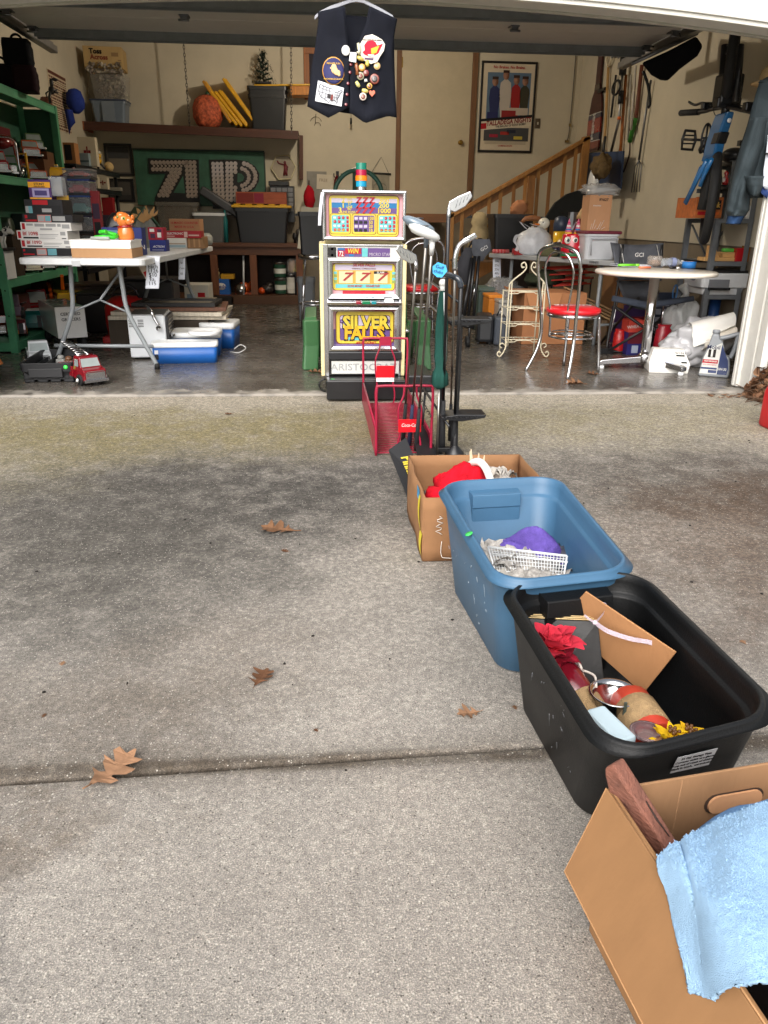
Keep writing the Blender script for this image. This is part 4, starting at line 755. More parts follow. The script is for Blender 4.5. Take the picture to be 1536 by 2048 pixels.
cooler('middle blue box with rounded white lid beside the toaster oven',345,668,443,712,.34,R(4),.2); cooler('rearmost blue box with an open white lid at the right',400,652,470,697,.34,R(-4),.23)
t=thing('loose_lid','loose round white lid lying on the middle blue box','lid',G(408,670,.2)+V((0,.05,.0)),0); pt('rim',WHITE,t,lambda b:b.lathe([(.12,0),(.13,.005),(.13,.03),(.12,.034),(.11,.02),(.0,.02)],28));  # a loose white lid with a raised rim
t=thing('cable','thin white cable curling on the floor beside the blue boxes','cord',G(472,705,0)); pt('wire',WHITE,t,lambda b:b.tube(spl([(-.05,0,.006),(.03,-.03,.006),(.08,.05,.03),(.03,.1,.05),(-.02,.06,.02)],6),.004,6))
# stacked picture frames
base=G(330,640,0); FX,FY=-1.62,6.95
zz=.24
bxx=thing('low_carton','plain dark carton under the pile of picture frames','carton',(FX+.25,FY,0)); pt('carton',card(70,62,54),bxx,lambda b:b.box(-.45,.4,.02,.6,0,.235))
for i,(w,d,c,r,lab) in enumerate(((1.0,.6,(186,176,158),2,'cream wooden frame, lowest of the frame pile'),(.95,.62,(196,186,168),-3,'cream frame second from the bottom of the frame pile'),(.9,.55,(104,66,46),4,'brown wooden frame in the middle of the frame pile'),(.72,.45,(30,28,28),-2,'thin black frame on top of the frame pile'))):
    t=thing('picture_frame',lab,'picture frame',(FX+.3+i*.02,FY+.3,zz),R(r),group='picture frames lying in a pile')
    pt('frame',wood(*c),t,lambda b:(b.box(-w/2,w/2,-d/2,-d/2+.05,0,.032),b.box(-w/2,w/2,d/2-.05,d/2,0,.032),b.box(-w/2,-w/2+.05,-d/2+.051,d/2-.051,0,.032),b.box(w/2-.05,w/2,-d/2+.051,d/2-.051,0,.032)),bev=.003); pt('backing',paper(120,112,100),t,lambda b:b.box(-w/2+.051,w/2-.051,-d/2+.051,d/2-.051,.008,.014)); zz+=.034
# cartons further under the table
for (x0,y0,x1,y1,c,lab,dp) in ((370,570,418,600,(196,194,186),'white appliance carton on the floor under the table',.4),(390,600,430,640,(150,140,126),'pale carton with a picture near the frame pile',.3)):
    loc,w,h=fit(x0,y0,x1,y1,zb=0) if y1>612 else fit(x0,y0,x1,y1,Y=9.4); 
    if y1<=612: h+=loc.z; loc.z=0
    carton('carton',lab,'carton',(w,h),dp,paper(*c),loc=loc,rects=[(.1,.3,.4,.7,0),(.55,.2,.9,.45,1),(.55,.6,.85,.75,2)],rm=[paper(120,140,160),paper(90,130,170),REDINK])
loc=G(318,560,0); 
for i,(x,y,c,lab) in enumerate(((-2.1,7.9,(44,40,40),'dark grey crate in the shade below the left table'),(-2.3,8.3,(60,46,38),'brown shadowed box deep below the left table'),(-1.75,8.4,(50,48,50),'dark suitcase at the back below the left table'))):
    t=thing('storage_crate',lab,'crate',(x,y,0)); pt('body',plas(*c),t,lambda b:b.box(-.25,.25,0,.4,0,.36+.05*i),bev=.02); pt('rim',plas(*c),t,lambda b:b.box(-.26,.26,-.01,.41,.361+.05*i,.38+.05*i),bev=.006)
# ================================================================ wall shelf with chains
YS=10.86
a,b_=P(160,242,YS),P(597,262,YS); WD=wood(72,38,24,stretch=(1,12,12))
ang=math.atan2(a.z-b_.z,b_.x-a.x); LW=math.hypot(b_.x-a.x,b_.z-a.z)
ws=thing('wall_shelf','long brown wooden shelf hung on chains across the back wall','wall shelf',(a.x,YS,a.z),0,rot=(0,ang,0))
pt('board',WD,ws,lambda b:b.box(.05,LW,.0,BWY-YS-.01,-.022,0),bev=.003); pt('front_lip',WD,ws,lambda b:b.box(.05,LW,-.022,-.0005,-.1,.0),bev=.003)
pt('bracket',wood(84,44,26),ws,lambda b:b.box(LW+.002,LW+.04,-.0,.40,-.5,-.02) if False else b.box(LW+.002,LW+.05,.3,.40,-.55,-.02),bev=.003)
pt('end_board',wood(150,84,44),ws,lambda b:b.box(.02,.0495,-.02,.4,-.1,.0),bev=.002)
def chain(px0,py0,px1,py1,lab):
    p0=P(px0,py0,YS-.01); p1=P(px1,py1,YS-.01); p0=p1+(p0-p1)*((CEIL-p1.z)/(p0.z-p1.z))
    t=thing('chain',lab,'chain',p1,group=None); n=int((p0-p1).length/.04); d=(p0-p1)/n
    def f(b):
        for i in range(n):
            c=d*(i+.5); 
            b.tube([c+V((cos(q)*(.011 if i%2==0 else .0), cos(q)*(.0 if i%2==0 else .011), sin(q)*.026)) for q in circ(8)],.0045,4,cl=1)
    o=pt('link_run',steel(110,104,98,rough=.5),t,f); o['kind']='stuff'
    pt('hook',steel(150,146,140),t,lambda b:b.tube([(0,0,.02),(0,-.002,-.03),(0,-.02,-.035)],.006,6))
chain(366,70,379,247,'steel chain holding the wooden shelf near the pumpkin'); chain(582,80,583,258,'steel chain holding the wooden shelf beside the black totes')
def ons(px,dy=.12):
    x=P(px,250,YS+dy).x; return V((x,YS+dy,a.z-(x-a.x)*math.tan(ang)+.001))
def shfit(x0,y0,x1,y1,dy=.12):
    loc,w,h=fit(x0,y0,x1,y1,Y=YS+dy); s=ons((x0+x1)/2,dy); h+=loc.z-s.z; loc.z=s.z; return loc,w,h
# grey tote, clear bin and game box at the left end
loc,w_,h_=shfit(186,198,252,243,.02)
def tote(name,lab,loc,w,d,h,m,rim=None,rz=0,group=None,cat='storage tote'):
    t=thing(name,lab,cat,loc,rz,group)
    pt('body',m,t,lambda b:b.loft([[(x,y+d/2,z) for x,y,_ in rrect(w*k,d*k,.03,0,4)] for z,k in ((0,.86),(h*.92,.97),(h*.92,.95),(.01,.84))],sm=False),bev=.002)
    pt('rim',rim or m,t,lambda b:b.loft([[(x,y+d/2,z) for x,y,_ in rrect(w*k,d*k,.035,0,4)] for z,k in ((h*.9,.99),(h*.9,1.03),(h,1.03),(h,.99))],c0=False,c1=False,sm=False,loop=True))
    return t
tt=tote('storage_tote','grey blue tote with a white label and dark lid at the left shelf end',loc,w_*1.05,.3,h_*.92,plas(112,124,138))
pt('lid',plas(50,60,84),tt,lambda b:b.box(-w_*.55,w_*.55,-.01,.31,h_*.925,h_),bev=.005); pt('label',paper(206,190,150),tt,lambda b:b.box(-w_*.12,w_*.16,-.012,-.003,h_*.3,h_*.8)); pt('handle',plas(120,130,142),tt,lambda b:b.box(-w_*.18,w_*.2,-.016,-.0125,h_*.0+.01,h_*.9),bev=.003)
loc2=loc+V((.0,.02,h_)); w2,h2=fit(178,143,250,197,Y=YS+.04)[1:]
t=thing('clear_bin','cloudy clear bin of shredded newspaper standing on the grey tote','storage bin',loc2+V((.02,0,.001)))
pt('bin',clear(180,176,170,a=.3),t,lambda b:b.loft([[(x,y+.17,z) for x,y,_ in rrect(w2*k,.3*k,.03,0,4)] for z,k in ((0,.86),(h2*.95,1))],c1=False,sm=False)); 
def crumple(b,cx,cy,cz,wx,wy,wz,n,s,seed=0,mats=1,r=.035):
    random.seed(seed)
    for i in range(n):
        c=V((cx+ru(-wx,wx),cy+ru(-wy,wy),cz+ru(0,wz))); M=Matrix.Translation(c)@Matrix.Rotation(ru(0,6),4,(random.random(),random.random(),random.random()+.1)); l=ru(.6,1.4)*r
        b.add([(-l,-l*.5,0),(0,-l*.6,l*.3),(l,-l*.4,0),(l,l*.5,l*.1),(0,l*.6,-l*.3),(-l,l*.4,l*.2)],[(0,1,4,5),(1,2,3,4)],random.randrange(mats),False,M)
NEWS=mat((200,190,172),.9,var=.35,scale=40,bump=.1,kind='newsprint'); NEWS2=mat((150,140,130),.9,var=.5,scale=60,bump=.1,kind='newsprint')
pt('shredded_paper',[NEWS,NEWS2],t,lambda b:crumple(b,0,.17,.03,w2*.36,.11,h2*.8,160,0,3,2))['kind']='stuff'
lh=fit(170,97,246,150,Y=YS+.03)[2]
t=thing('game_box','worn yellowed game box lettered Toss Across on the clear bin','game box',loc2+V((.0,-.02,h2+.04)),R(4)); w3=fit(170,97,246,150,Y=YS+.03)[1]
pt('carton',card(190,160,110),t,lambda b:b.box(-w3/2,w3/2,0,.36,0,lh*.82),bev=.004); text('Toss',lh*.2,paper(30,26,24),t,-w3*.18,-.004,lh*.62,bold=.04); text('Across',lh*.19,paper(130,66,50),t,-w3*.1,-.004,lh*.4,bold=.04)
prints(t,w3,lh,[(.72,.45,.9,.6,0),(.88,.28,.96,.33,0)],[paper(150,120,84)])
pt('torn_paper',[NEWS,NEWS2],t,lambda b:crumple(b,.02,-.01,-.05,w3*.45,.02,.1,60,0,5,2,.03))['kind']='stuff'
pt('crumb',NEWS,t,lambda b:b.box(-w3*.42,w3*.42,.04,.3,-.04,-.001))
for i,(x0,x1,y0,c,lab) in enumerate(((150,160,158,(54,60,72),'dark grey board leaning at the left end of the wall shelf'),(160,168,148,(84,92,96),'grey board second in the row of leaning boards'),(167,175,152,(108,122,120),'pale green grey board third in the row of leaning boards'),(174,184,152,(36,44,70),'navy board leaning against the grey tote'))):
    l,w,h=shfit(x0,y0,x1,240,.05); t=thing('leaning_board',lab,'board',(ons(190,.05).x-.4+.075*i,l.y,ons(170).z),0,group='boards leaning at the shelf end',rot=(0,R(-7),0))
    pt('board',plas(*c),t,lambda b:b.box(0,.03,0,.34,.004,h*.98),bev=.006)
# pumpkin, yellow lids, black totes, small tree
loc,w_,h_=shfit(388,189,446,252,.14)
t=thing('pumpkin_basket','round orange pumpkin basket with dark woven pattern on the wall shelf','pumpkin',loc,R(20)); PK=mat((168,66,36),.7,var=.75,scale=34,bump=.5,bs=45,kind='woven_pumpkin',hue=(1.1,1.6,1.9))
pt('shell',PK,t,lambda b:b.loft([[V((cos(q)*r*(1+.04*cos(8*q)),sin(q)*r*.8*(1+.04*cos(8*q)),z*h_)) for q in circ(32)] for z,r in ((0,w_*.28),(.1,w_*.4),(.3,w_*.5),(.6,w_*.5),(.82,w_*.42),(.95,w_*.25),(1,w_*.06))])); pt('stem',paint(40,70,44),t,lambda b:b.tube([(.0,0,h_*.96),(.02,-.02,h_*1.06)],.03,8))
for i in range(5):
    x0,y0=[(406,161),(422,182),(430,182),(438,180),(446,156)][i]; x1,y1=[(462,245),(474,250),(484,252),(494,252),(506,240)][i]
    p=P(x0,y0,YS+.1); q=P(x1,y1,YS+.1); q.z=max(ons(x1).z+.02,q.z); d=p-q; L=d.length
    t=thing('tote_lid',['brownish yellow lid leaning nearest the pumpkin','second yellow lid leaning behind the pumpkin','third yellow lid leaning, middle of the five','fourth yellow lid leaning toward the black totes','brightest yellow lid leaning on the black totes'][i],'tote cover',q,0,group='yellow tote lids leaning on the wall shelf',rot=(0,math.atan2(d.x,d.z),0))
    pt('panel',plas(214,160,16) if i else plas(186,128,30),t,lambda b:b.box(-.02,.015,0,.3,0,L),bev=.008); pt('lip',plas(224,170,20),t,lambda b:b.box(.0152,.028,.02,.28,.02,L-.02),bev=.004)
loc,w_,h_=shfit(498,170,576,256,.08)
tote('storage_tote','black tote standing on the wall shelf under a nested black tote',loc,w_*.98,.3,h_*.8,BLACKP); t2=tote('storage_tote','black tote nested into the one below under a yellow lid',loc+V((0,0,h_*.16)),w_*1.0,.3,h_*.82,BLACKP)
top=loc.z+h_*.985
t=thing('tote_lid','yellow lid lying flat across the black totes and sticking out','tote cover',loc+V((.12,0,h_*.985)),R(0),rot=(0,R(-2),0)); LL=P(620,180,YS+.1).x-loc.x-.12
pt('panel',plas(214,162,20),t,lambda b:b.box(-.28,LL,.0,.3,0,.02),bev=.005); pt('lip',wood(190,120,40),t,lambda b:b.box(w_*.5-.08,LL-.01,.02,.28,-.1,-.0005),bev=.004)
t=thing('christmas_tree','small dark green artificial tree standing on the yellow lid','small tree',V((P(527,165,YS+.2).x,YS+.2,top+.032))); th=P(527,104,YS+.2).z-top
pt('trunk',wood(50,40,30),t,lambda b:b.tube([(0,0,0),(0,0,th*.9)],.008,6)); 
def leaves(b):
    random.seed(9)
    for i in range(420):
        z=random.random()**1.3; r=.135*(1-z)**.8+.03; q=ru(0,6.28); rr=r*ru(.2,1)
        c=V((cos(q)*rr+.0*z,sin(q)*rr,z*th*.95+.01)); M=Matrix.Translation(c)@Matrix.Rotation(ru(0,6),4,'Z')@Matrix.Rotation(ru(-.9,.9),4,'Y'); b.add([(-.03,-.004,0),(.03,0,.008),(-.03,.006,0)],[(0,1,2)],0,False,M)
    for i in range(14):
        q=i*2.4; z=.1+.055*i; r=.12*(1-z*.9); b.tube([(0,0,z*th),(cos(q)*r,sin(q)*r,z*th+.03)],.012,5)
pt('foliage',mat((30,46,34),.8,var=.4,scale=30,kind='needles'),t,leaves); pt('base',BLACKP,t,lambda b:b.box(-.1,.1,-.05,.05,0,.025),bev=.004)
# ================================================================ back wall pictures and sign
def wallframe(name,lab,x0,y0,x1,y1,fr,fw,inner,d=.025,cat='picture frame',Y=None):
    Y=Y or BWY-d-.001; loc,w,h=fit(x0,y0,x1,y1,Y=Y); t=thing(name,lab,cat,loc)
    pt('frame',fr,t,lambda b:(b.box(-w/2,w/2,0,d,0,fw),b.box(-w/2,w/2,0,d,h-fw,h),b.box(-w/2,-w/2+fw,0,d,fw+.0003,h-fw-.0003),b.box(w/2-fw,w/2,0,d,fw+.0003,h-fw-.0003)),bev=.003)
    pt('picture',inner,t,lambda b:b.box(-w/2+fw,w/2-fw,d*.4,d*.9,fw,h-fw)); return t,w,h
BF=mat((24,23,24),.35,var=.1,bump=0,kind='black_frame')
t,w,h=wallframe('picture_frame','black framed faded landscape print beside the green sign, upper one',213,287,268,352,BF,.03,paper(96,92,86)); pt('mount',paper(70,70,70),t,lambda b:b.box(-w*.36,w*.36,.004,.0095,h*.55,h*.9)); pt('ground',paper(120,112,100),t,lambda b:b.box(-w*.36,w*.36,.004,.0095,h*.12,h*.54))
t,w,h=wallframe('picture_frame','black framed dark print beside the green sign, lower one',218,357,270,404,BF,.03,paper(60,58,56)); pt('mount',paper(78,74,70),t,lambda b:b.box(-w*.36,w*.36,.004,.0095,h*.3,h*.85))
# ZIP / ZAP marquee sign
YZ=BWY-.07; loc,w,h=fit(276,302,531,412,Y=YZ)
zs=thing('marquee_sign','large green metal sign with black letters full of round bulbs','sign',loc)
pt('panel',mat((50,92,72),.55,var=.35,scale=4,bump=.06,bs=30,kind='sign_green'),zs,lambda b:b.box(-w/2,w/2,0,.05,0,h),bev=.006); pt('edge',paint(40,60,48),zs,lambda b:(b.box(-w/2-.012,w/2+.012,.005,.045,h+.001,h+.018),b.box(w/2+.001,w/2+.016,.005,.045,0,h)))
def sp(px,py): q=P(px,py,YZ); return (q.x-loc.x,q.z-loc.z)
def R4(x,y): return sp(200+x/3.491,280+y/3.491)
letters=[[(337,127),(690,137),(700,480),(600,480),(580,245),(515,372),(600,372),(600,480),(385,480),(388,400),(462,235),(345,235)],
[(762,137),(870,137),(872,480),(790,480)],[(872,137),(960,138),(1030,150),(1085,185),(1113,235),(1110,290),(1085,335),(1040,365),(985,380),(950,383),(950,480),(872.5,480)]]
letters[0]=[(337,127),(690,137),(700,480),(385,480),(388,400),(462,235),(345,235)]
for i,l in enumerate(letters): pt('letter',mat((18,17,17),.5,bump=.05,kind='letter_black'),zs,lambda b:b.prism([R4(*q) for q in l],-.02,-.0005))
GRS=mat((50,92,72),.55,var=.35,scale=4,bump=.06,bs=30,kind='sign_green')
pt('letter_counter',GRS,zs,lambda b:b.prism([R4(*q) for q in ((582,250),(596,372),(515,368))],-.022,-.0205)); pt('letter_counter',GRS,zs,lambda b:b.prism([R4(*q) for q in ((962,232),(990,236),(1008,258),(1000,285),(970,296),(960,294))],-.022,-.0205))
BULB=mat((150,136,124),.4,var=.3,scale=30,bump=0,kind='bulb_glass',coat=.4)
dots=[]
for i in range(10): dots.append((368+i*27,158,12))
for i in range(8): dots.append((372+i*27,205,12))
for i in range(9): dots.append((380+i*27,182,7))
for r in range(9):
    y=158+r*29
    for k in range(3): dots.append((606+k*27+r*1.5,y+ (0 if r else 0),12.5))
for r in range(7):
    for k in range(3): dots.append((500-r*14+k*28,230+r*26,12.5))
for r in range(10):
    for k in range(3): dots.append((792+k*28+r*1.5,168+r*28,12.5))
for r in range(10):
    for k in range(2+(r<3 or r>=6)): dots.append((890+k*28,166+r*28,12.5))
for q in np.linspace(-1.35,1.4,12): dots.append((985+102*cos(q),258+95*sin(q),13))
for q in np.linspace(-1.3,1.3,8): dots.append((975+66*cos(q),260+62*sin(q),12))
bm=None
for (x,y,r) in dots:
    if y>430: continue
    p=R4(x,y); rr=r/3.491*.0072*.92
    if bm is None: 
        o=pt('bulb',BULB,zs,lambda b:b.lathe([(.0305,0),(.03,-.008),(.02,-.02),(0,-.024)],10,M=T3(0,0,0,-PI/2) ) ); bm=o.data
    else:
        o=bpy.data.objects.new('bulb',bm); COL.objects.link(o); o.parent=zs
    o.location=(p[0],-.021,p[1]); o.scale=(r/13*.95,)*3; o.rotation_euler=(PI,0,0)
# hexagon plaque
c=P(567,335,BWY-.03); hx=thing('hexagon_plaque','six sided pale plaque with a red dancing figure on the back wall','plaque',c); rr=.165
def hexa(r): return [(r*cos(PI/3*i+R(5)),r*sin(PI/3*i+R(5))) for i in range(6)]
pt('board',paint(160,148,128),hx,lambda b:b.prism(hexa(rr),0,.028)); pt('edge',paint(214,204,160),hx,lambda b:b.tube([(x,-.004,z) for x,z in hexa(rr)],.007,6,cl=1))
pt('figure',paint(110,40,46),hx,lambda b:(b.ball((.02,-.005,.06),(.018,.008,.02)),b.tube([(.02,-.005,.04),(.03,-.005,-.02),(.0,-.005,-.1)],[.02,.03,.012],6),b.tube([(.03,-.005,-.02),(.04,-.005,-.1)],[.025,.012],6),b.tube([(.02,-.005,.03),(-.06,-.005,.05),(-.08,-.005,.08)],.01,6),b.tube([(.03,-.005,.03),(.06,-.005,-.0)],.01,6)))
# parts organiser
loc,w,h=fit(541,372,588,412,Y=BWY-.2); og=thing('parts_organiser','small black organiser with rows of clear drawers behind the orange box','organiser',loc-V((0,0,.2)),R(-4)); h+=.2
pt('cabinet',BLACKP,og,lambda b:b.box(-w/2,w/2,0.01,.15,0,h))
for r in range(5):
    for k in range(4): pt('drawer',clear(120,120,120,a=.7),og,lambda b:b.box(-w/2+.01+k*w/4.1,-w/2+.01+(k+.88)*w/4.1,-.006,.0095,h*.3+r*h*.135,h*.3+(r+.85)*h*.135),bev=.002)
pt('top_tray',plas(50,52,54),og,lambda b:b.box(-w*.55,w*.3,-.02,.1,h+.001,h+.06),bev=.01)
# red bag and cap, papers, hooks
for (x0,y0,x1,y1,n,lab) in ((609,372,629,420,'hanging_bag','red cloth bag hanging on a hook left of the game machine'),(604,440,624,482,'hanging_bag','red printed bag hanging lower beside the black bin')):
    loc,w,h=fit(x0,y0,x1,y1,Y=BWY-.25); loc.z+=h/2; t=thing(n,lab,'bag',loc); pt('body',cloth(170,22,36),t,lambda b:b.ball((0,0,0),(w*.55,.06,h*.5),nz=.25,seed=x0)); pt('strap',cloth(60,20,24),t,lambda b:b.tube([(0,0,h*.45),(.0,.1,h*.7),(0,.24,h*.75)],.006,6))
loc,w,h=fit(633,349,665,379,Y=BWY-.02); t=thing('paper_notice','cream paper notice pinned on the back wall left of the hooks','paper sign',loc,0,rot=(0,R(3),0)); pt('sheet',paper(206,196,176),t,lambda b:b.box(-w/2,w/2,0,.006,0,h)); text('FREE',h*.22,paper(150,130,110),t,-.02,-.002,h*.6,bold=0)
loc,w,h=fit(614,346,650,378,Y=BWY-.012); t=thing('wall_board','dull grey board fixed behind the cream notice','board',loc); pt('board',paint(136,132,122),t,lambda b:b.box(-w/2,w*.6,0,.008,-h*2,h*1.1))
c=P(675,352,BWY-.02); t=thing('coat_hook','dark iron double hook holding a maroon cord on the back wall','hook',c); pt('plate',BLACKM,t,lambda b:b.box(-.02,.02,0,.018,-.03,.06),bev=.004)
for s in (-1,1): pt('hook',BLACKM,t,lambda b:b.tube(spl([(0,0,.0),(s*.02,-.03,-.02),(s*.045,-.05,-.01),(s*.05,-.055,.03)],4),.007,6))
t=thing('cord_loop','maroon cord looped over the iron hook','rope',c+V((-.01,-.055,0))); pt('rope',cloth(96,30,34),t,lambda b:b.tube(spl([(0,.0,.004),(-.03,.0,-.08),(-.045,.01,-.25),(-.02,.01,-.3),(.0,.0,-.1),(0.005,0,-.002)],6),.01,6))
l=P(738,346,BWY-.02); r=P(782,348,BWY-.02); t=thing('wall_hanging','grey cloth scroll hanging by a cord from a dark rod','wall hanging',l); w=r.x-l.x
pt('rod',BLACKM,t,lambda b:b.tube([(0,0,0),(w,0,-.01)],.012,8)); pt('cloth',cloth(150,144,128),t,lambda b:b.sheet(2,8,lambda u,v:(.04+u*(w-.06),.004+.004*sin(9*v),-.01-.5*v))); pt('cord',BLACKM,t,lambda b:b.tube([(.03,0,.0),(w*.55,.01,.2),(w-.03,0,-.005)],.003,5)); pt('print',paper(124,118,104),t,lambda b:b.tube([(w*.5+cos(q)*.09,-.004,-.18+sin(q)*.06) for q in np.linspace(0,6.1,20)],.004,4,cl=1))
c=P(632,243,BWY-.02); t=thing('wire_ornament','thin wire ornament fixed to the back wall below the vest','ornament',c); pt('wire',steel(130,120,104),t,lambda b:(b.tube(arc((0,0,-.02),.075,PI*.9,PI*.1,8),.003,5),b.tube(arc((.02,0,-.05),.04,PI,0,6),.003,5),b.tube([(0,0,.09),(-.01,0,-.02)],.004,5)))
wallframe('picture_frame','orange brown wooden frame with dark picture half hidden behind the vest',609,95,660,200,wood(150,92,48),.07,paper(36,28,40))
c=P(702,236,BWY-.15); t=thing('light_pull','thin black cord with a black pull hanging from the ceiling','pull cord',(c.x,c.y,CEIL)); pt('cord',INK,t,lambda b:b.tube([(0,0,0),(0,0,c.z-CEIL)],.003,5)); pt('pull',BLACKP,t,lambda b:b.tube([(0,0,c.z-CEIL),(0,0,c.z-CEIL-.07)],[.012,.015],8))
# framed film poster: plain stand-in figures, lettering kept
t,w,h=wallframe('film_poster','black framed racing film poster lettered TALLADEGA NIGHTS beside the door','framed poster',0,0,0,0) if False else wallframe('film_poster','black framed racing film poster lettered TALLADEGA NIGHTS beside the door',955,122,1063,305,BF,.028,paper(206,192,168),cat='framed poster')
def rb(m,x0,z0,x1,z1,n='print',y=.0088,sh=0):
    return pt(n,m,t,lambda b:b.add([(w*(x0-.5),y,h*z0),(w*(x1-.5),y,h*(z0+sh)),(w*(x1-.5),y,h*(z1+sh)),(w*(x0-.5),y,h*z1)],[(0,1,2,3)]))
rb(paper(90,112,134),.12,.36,.9,.88); rb(paper(70,70,72),.1,.13,.92,.28)
for x,z,bw_,c,hz in ((.26,.4,.2,(44,50,90),.76),(.45,.42,.22,(186,176,164),.83),(.64,.4,.18,(150,36,36),.78),(.8,.46,.18,(60,58,44),.77)):
    pt('print',paper(*c),t,lambda b:b.prism([(w*(x-.5+a*bw_),h*zz) for a,zz in ((-.3,z-.05),(.3,z-.05),(.5,z+.2),(.42,hz-.06),(.1,hz-.02),(-.1,hz-.02),(-.42,hz-.06),(-.5,z+.2))],.0075,.0082)); pt('print',paper(150,110,90),t,lambda b:b.lathe([(0,0),(.055*w,0),(.055*w,.0006),(0,.0006)],14,M=T3(w*(x-.5),.0071,h*(hz+.02),-PI/2)@Matrix.Diagonal((1,1.3,1,1)))); pt('print',paper(58,40,32),t,lambda b:b.box(w*(x-.555),w*(x-.445),.0055,.0063,h*(hz+.045),h*(hz+.075)))
rb(paper(40,44,90),.14,.33,.34,.45,y=.0065); rb(paper(140,40,40),.4,.38,.66,.47,y=.0066); rb(paper(190,176,160),.5,.42,.88,.5,y=.007)
rb(paper(214,202,180),.02,.245,.97,.36,y=.0062,sh=.06); rb(INK,.02,.34,.97,.37,y=.006,sh=.06); rb(REDINK,.02,.255,.14,.32,y=.0058,sh=.008)
text('TALLADEGA NIGHTS',.058,paper(130,36,36),t,.03,.003,h*.345,bold=.03,ry=-R(6),sx=.82,shear=.15); text('THE BALLAD OF RICKY BOBBY',.026,INK,t,.06,.003,h*.305,ry=-R(6),sx=.85)
text('No Brakes. No Brains.',.034,REDINK,t,.0,.006,h*.935,bold=.02)
for x,z,c in ((.3,.19,(150,40,60)),(.5,.22,(160,50,44)),(.75,.17,(190,170,70)),(.62,.24,(40,44,60))): pt('print',paper(*c),t,lambda b:b.box(w*(x-.6),w*(x-.44),.006,.0068,h*(z-.02),h*(z+.015)))
text('COMING SOON',.02,REDINK,t,0,.006,h*.075); 
for i in range(3): rb(paper(150,138,120),.12,.095+.013*i,.88,.1+.013*i,y=.007)
# ================================================================ workbench
bt=P(605,487,10.82).z
wbn=thing('workbench','dark brown wooden workbench against the back wall','workbench',(P(425,480,10.82).x-.9,10.82,0)); WL=P(606,485,10.82).x-wbn.location.x
DW=wood(92,56,34,stretch=(1,8,8)); 
pt('top',DW,wbn,lambda b:b.box(0,WL,-.03,BWY-10.82-.03,bt-.05,bt),bev=.004); pt('apron',DW,wbn,lambda b:b.box(.02,WL-.02,0,.03,bt-.15,bt-.0505)); pt('lower_shelf',DW,wbn,lambda b:b.box(.02,WL-.02,0.0,.4,.06,.1),bev=.003); pt('kick_board',wood(110,74,48,stretch=(1,8,8)),wbn,lambda b:b.box(.02,WL-.02,-.02,-.0005,0.0,.09))
for px in (430,508,600):
    x=P(px,560,10.82).x-wbn.location.x; pt('leg',wood(116,68,38),wbn,lambda b:b.box(x-.045,x+.045,-.015,.06,.1005,bt-.1505),bev=.003)
pt('leg',wood(116,68,38),wbn,lambda b:b.box(.05,.14,0,.06,.1005,bt-.1505),bev=.003); pt('back_panel',mat((40,30,26),.8,kind='dark_board'),wbn,lambda b:b.box(.02,WL-.02,.401,.41,.0,bt-.06))
def onb(x0,y0,x1,y1,dy=.05,z=None):
    loc,w,h=fit(x0,y0,x1,y1,Y=10.82+dy); zz=bt if z is None else z; h+=loc.z-zz; loc.z=zz; return loc,w,h
loc,w,h=onb(468,408,582,474)
tt=tote('storage_tote','large black tote with a yellow lid standing on the workbench',loc,w*.96,.36,h*.9,BLACKP); pt('lid',plas(214,164,24),tt,lambda b:(b.box(-w*.52,w*.52,-.015,.375,h*.905,h*.97),[b.box(-w*.48+i*w*.2,-w*.36+i*w*.2,0.0,.36,h*.9705,h) for i in range(5)]),bev=.008)
l2=loc+V((0,.04,h)); w2,h2=fit(472,387,573,411,Y=10.9)[1:]
carton('wooden_case','long orange brown case lying on the yellow tote lid','case',(w2,h2),.25,wood(150,74,44,stretch=(1,8,8)),loc=l2,rects=[(.02,.1,.35,.9,0),(.36,.1,.55,.9,1)],rm=[paper(120,46,40),paper(130,40,60)])
loc,w,h=onb(386,415,452,472); tt=tote('storage_bin','clear plastic bin with grey contents on the workbench left of the black tote',loc,w*.95,.34,h*.85,clear(110,110,108,a=.75),WHITE); 
t=thing('tool_case','long dark grey case tilted on top of the clear bin','case',loc+V((.12,.1,h*.99)),0,rot=(0,R(32),0)); pt('shell',plas(62,62,64),t,lambda b:b.box(-.3,.26,0,.2,.02,.13),bev=.02)
loc,w,h=onb(313,404,400,472,.1); tt=tote('storage_bin','wide clear tote with reddish box inside at the left of the workbench',loc,w*.98,.36,h,clear(120,114,104,a=.6)); pt('contents',paper(120,78,60),tt,lambda b:b.box(-w*.3,w*.3,.05,.3,h*.4,h*.9))
loc,w,h=onb(448,420,456,472,.1); t=thing('teal_bottle','slim teal bottle between the bins on the workbench','bottle',loc); pt('body',plas(30,110,110),t,lambda b:b.lathe([(.03,0),(.03,h*.7),(.012,h*.85),(.012,h)],12))
for i,(x,c) in enumerate(((590,(24,22,24)),(597,(60,54,50)),(603,(30,28,30)))):
    l=P(x,482,10.85); l.z=bt; t=thing('hand_tool','%s hand tool lying at the right end of the workbench'%('black','grey','dark')[i],'tool',l); pt('body',plas(*c),t,lambda b:(b.ball((0,.05,.08+.05*i),(.035,.03,.05),nz=.2),b.tube([(0,.05,0),(0,.05,.1)],.02,8),b.tube([(0,.05,.06),(.05,.04,.03)],.012,6)))
